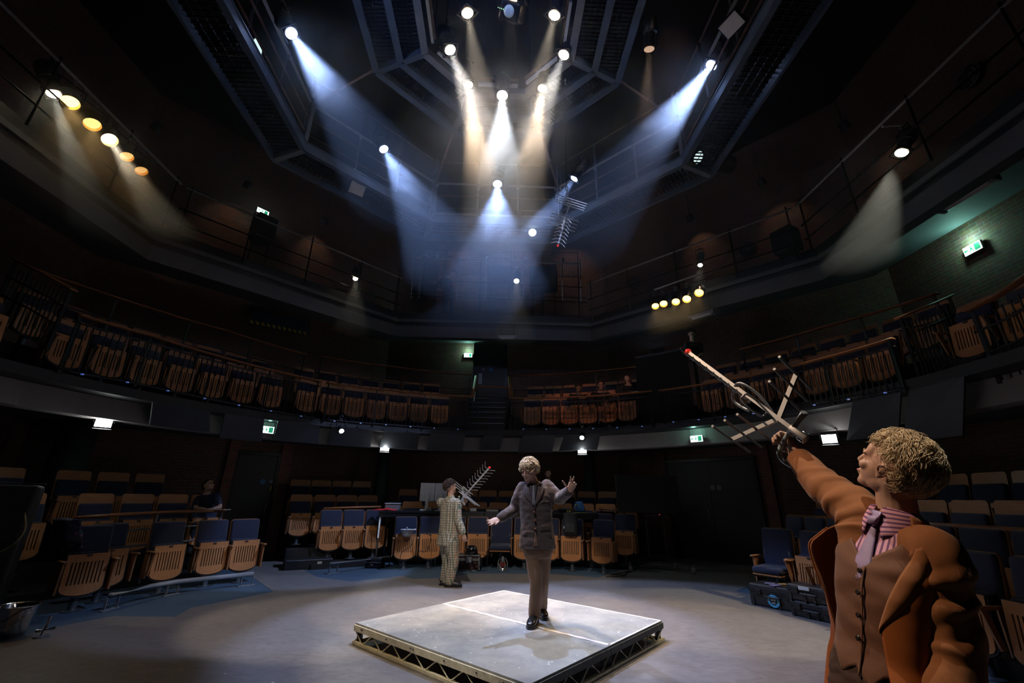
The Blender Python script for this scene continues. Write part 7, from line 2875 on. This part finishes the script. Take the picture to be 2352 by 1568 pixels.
# ================================================================== stage haze
def haze(name, lo, hi, dens, col, noise_scale=0, ramp=(.4, .7), zfade=None, label=None, cat='haze'):
    m = bpy.data.materials.new(name)
    m.use_nodes = True
    nt = m.node_tree
    nt.nodes.clear()
    out = nd(nt, 'ShaderNodeOutputMaterial')
    vs = nd(nt, 'ShaderNodeVolumeScatter')
    vs.inputs['Color'].default_value = (*col, 1)
    vs.inputs['Density'].default_value = dens
    vs.inputs['Anisotropy'].default_value = .1
    nt.links.new(vs.outputs[0], out.inputs['Volume'])
    if noise_scale:
        tc = nd(nt, 'ShaderNodeTexCoord')
        no = nd(nt, 'ShaderNodeTexNoise')
        no.inputs['Scale'].default_value = noise_scale
        no.inputs['Detail'].default_value = 4
        no.inputs['Roughness'].default_value = .6
        no.inputs['Distortion'].default_value = .8
        nt.links.new(tc.outputs['Object'], no.inputs['Vector'])
        mr = nd(nt, 'ShaderNodeMapRange', interpolation_type='SMOOTHSTEP')
        mr.inputs['From Min'].default_value = ramp[0]
        mr.inputs['From Max'].default_value = ramp[1]
        nt.links.new(no.outputs['Fac'], mr.inputs['Value'])
        gd = nd(nt, 'ShaderNodeTexGradient', gradient_type='SPHERICAL')
        mp = nd(nt, 'ShaderNodeMapping')
        sx, sy, sz = [(hi[i] - lo[i]) / 2 for i in range(3)]
        mp.inputs['Scale'].default_value = (1 / sx, 1 / sy, 1 / sz)
        nt.links.new(tc.outputs['Object'], mp.inputs['Vector'])
        nt.links.new(mp.outputs['Vector'], gd.inputs['Vector'])
        sm = nd(nt, 'ShaderNodeMapRange', interpolation_type='SMOOTHSTEP')
        sm.inputs['From Max'].default_value = .6
        nt.links.new(gd.outputs['Fac'], sm.inputs['Value'])
        m1 = nd(nt, 'ShaderNodeMath', operation='MULTIPLY')
        nt.links.new(mr.outputs[0], m1.inputs[0])
        nt.links.new(sm.outputs[0], m1.inputs[1])
        m2 = nd(nt, 'ShaderNodeMath', operation='MULTIPLY')
        m2.inputs[1].default_value = dens
        nt.links.new(m1.outputs[0], m2.inputs[0])
        nt.links.new(m2.outputs[0], vs.inputs['Density'])
    c = [(lo[i] + hi[i]) / 2 for i in range(3)]
    o = MB().box((0, 0, 0), [hi[i] - lo[i] for i in range(3)]).build(name, m)
    o.location = c
    o.display_type = 'WIRE'
    return tag(o, label, cat, None, 'stuff')
def blob(name, px, py, z, r, dens, ns, ramp, label):
    p = onz(px, py, z)
    return haze(name, [p[i] - r[i] for i in range(3)], [p[i] + r[i] for i in range(3)], dens, (.75, .86, 1), ns, ramp, label=label)  # smoke colour tinted blue to strengthen the cold light in it
hz = haze('stage_haze', (-7.5, 4.2, 5.3), (7.0, 12.2, 11.9), .03, (.66, .8, 1), label='thin stage haze hanging among the overhead lighting rigs')  # bluish scatter colour puts some of the blue light into the haze itself
ring = octo(7.7, 0)
poly = [(ring[k_].x, ring[k_].y) for k_ in (2, 1, 0, 7)]
poly = [(poly[0][0], 4.2)] + poly + [(poly[-1][0], 4.2)]
hm = MB().prism([(a_ - hz.location.x, b_ - hz.location.y) for a_, b_ in poly], 5.3 - hz.location.z, 11.9 - hz.location.z)
hme = bpy.data.meshes.new('stage_haze')
hme.from_pydata(hm.v, [], hm.f)
hme.materials.append(hz.data.materials[0])
hz.data = hme
blob('smoke_cloud', 1135, 300, 8.0, (1.9, 1.3, 1.4), .7, 1.3, (.3, .75), 'curling smoke lit warm white below the central lantern')
blob('smoke_cloud', 960, 440, 8.1, (1.4, 1.2, .9), .3, 1.5, (.36, .72), 'blue lit smoke drifting by the catwalk rail towards the back')
blob('smoke_cloud', 1500, 290, 8.0, (1.9, 1.4, 1.0), .25, 1.3, (.38, .74), 'blue lit smoke wisps under the lantern at the opposite catwalk')
blob('smoke_cloud', 1120, 500, 7.7, (1.7, 1.0, .9), .25, 1.5, (.36, .72), 'blue lit smoke in front of the rear catwalk')

blob('smoke_cloud', 745, 190, 8.2, (1.3, 1.1, 1.0), .5, 1.1, (.25, .75), 'blue lit haze in the beam at the left catwalk')
blob('smoke_cloud', 1560, 215, 8.3, (1.3, 1.1, 1.0), .5, 1.1, (.25, .75), 'blue lit haze in the beam at the right catwalk')

blob('smoke_cloud', 185, 370, 6.9, (1.3, 1.6, 1.1), .35, 1.2, (.25, .75), 'amber lit haze below the row of par cans at the left')
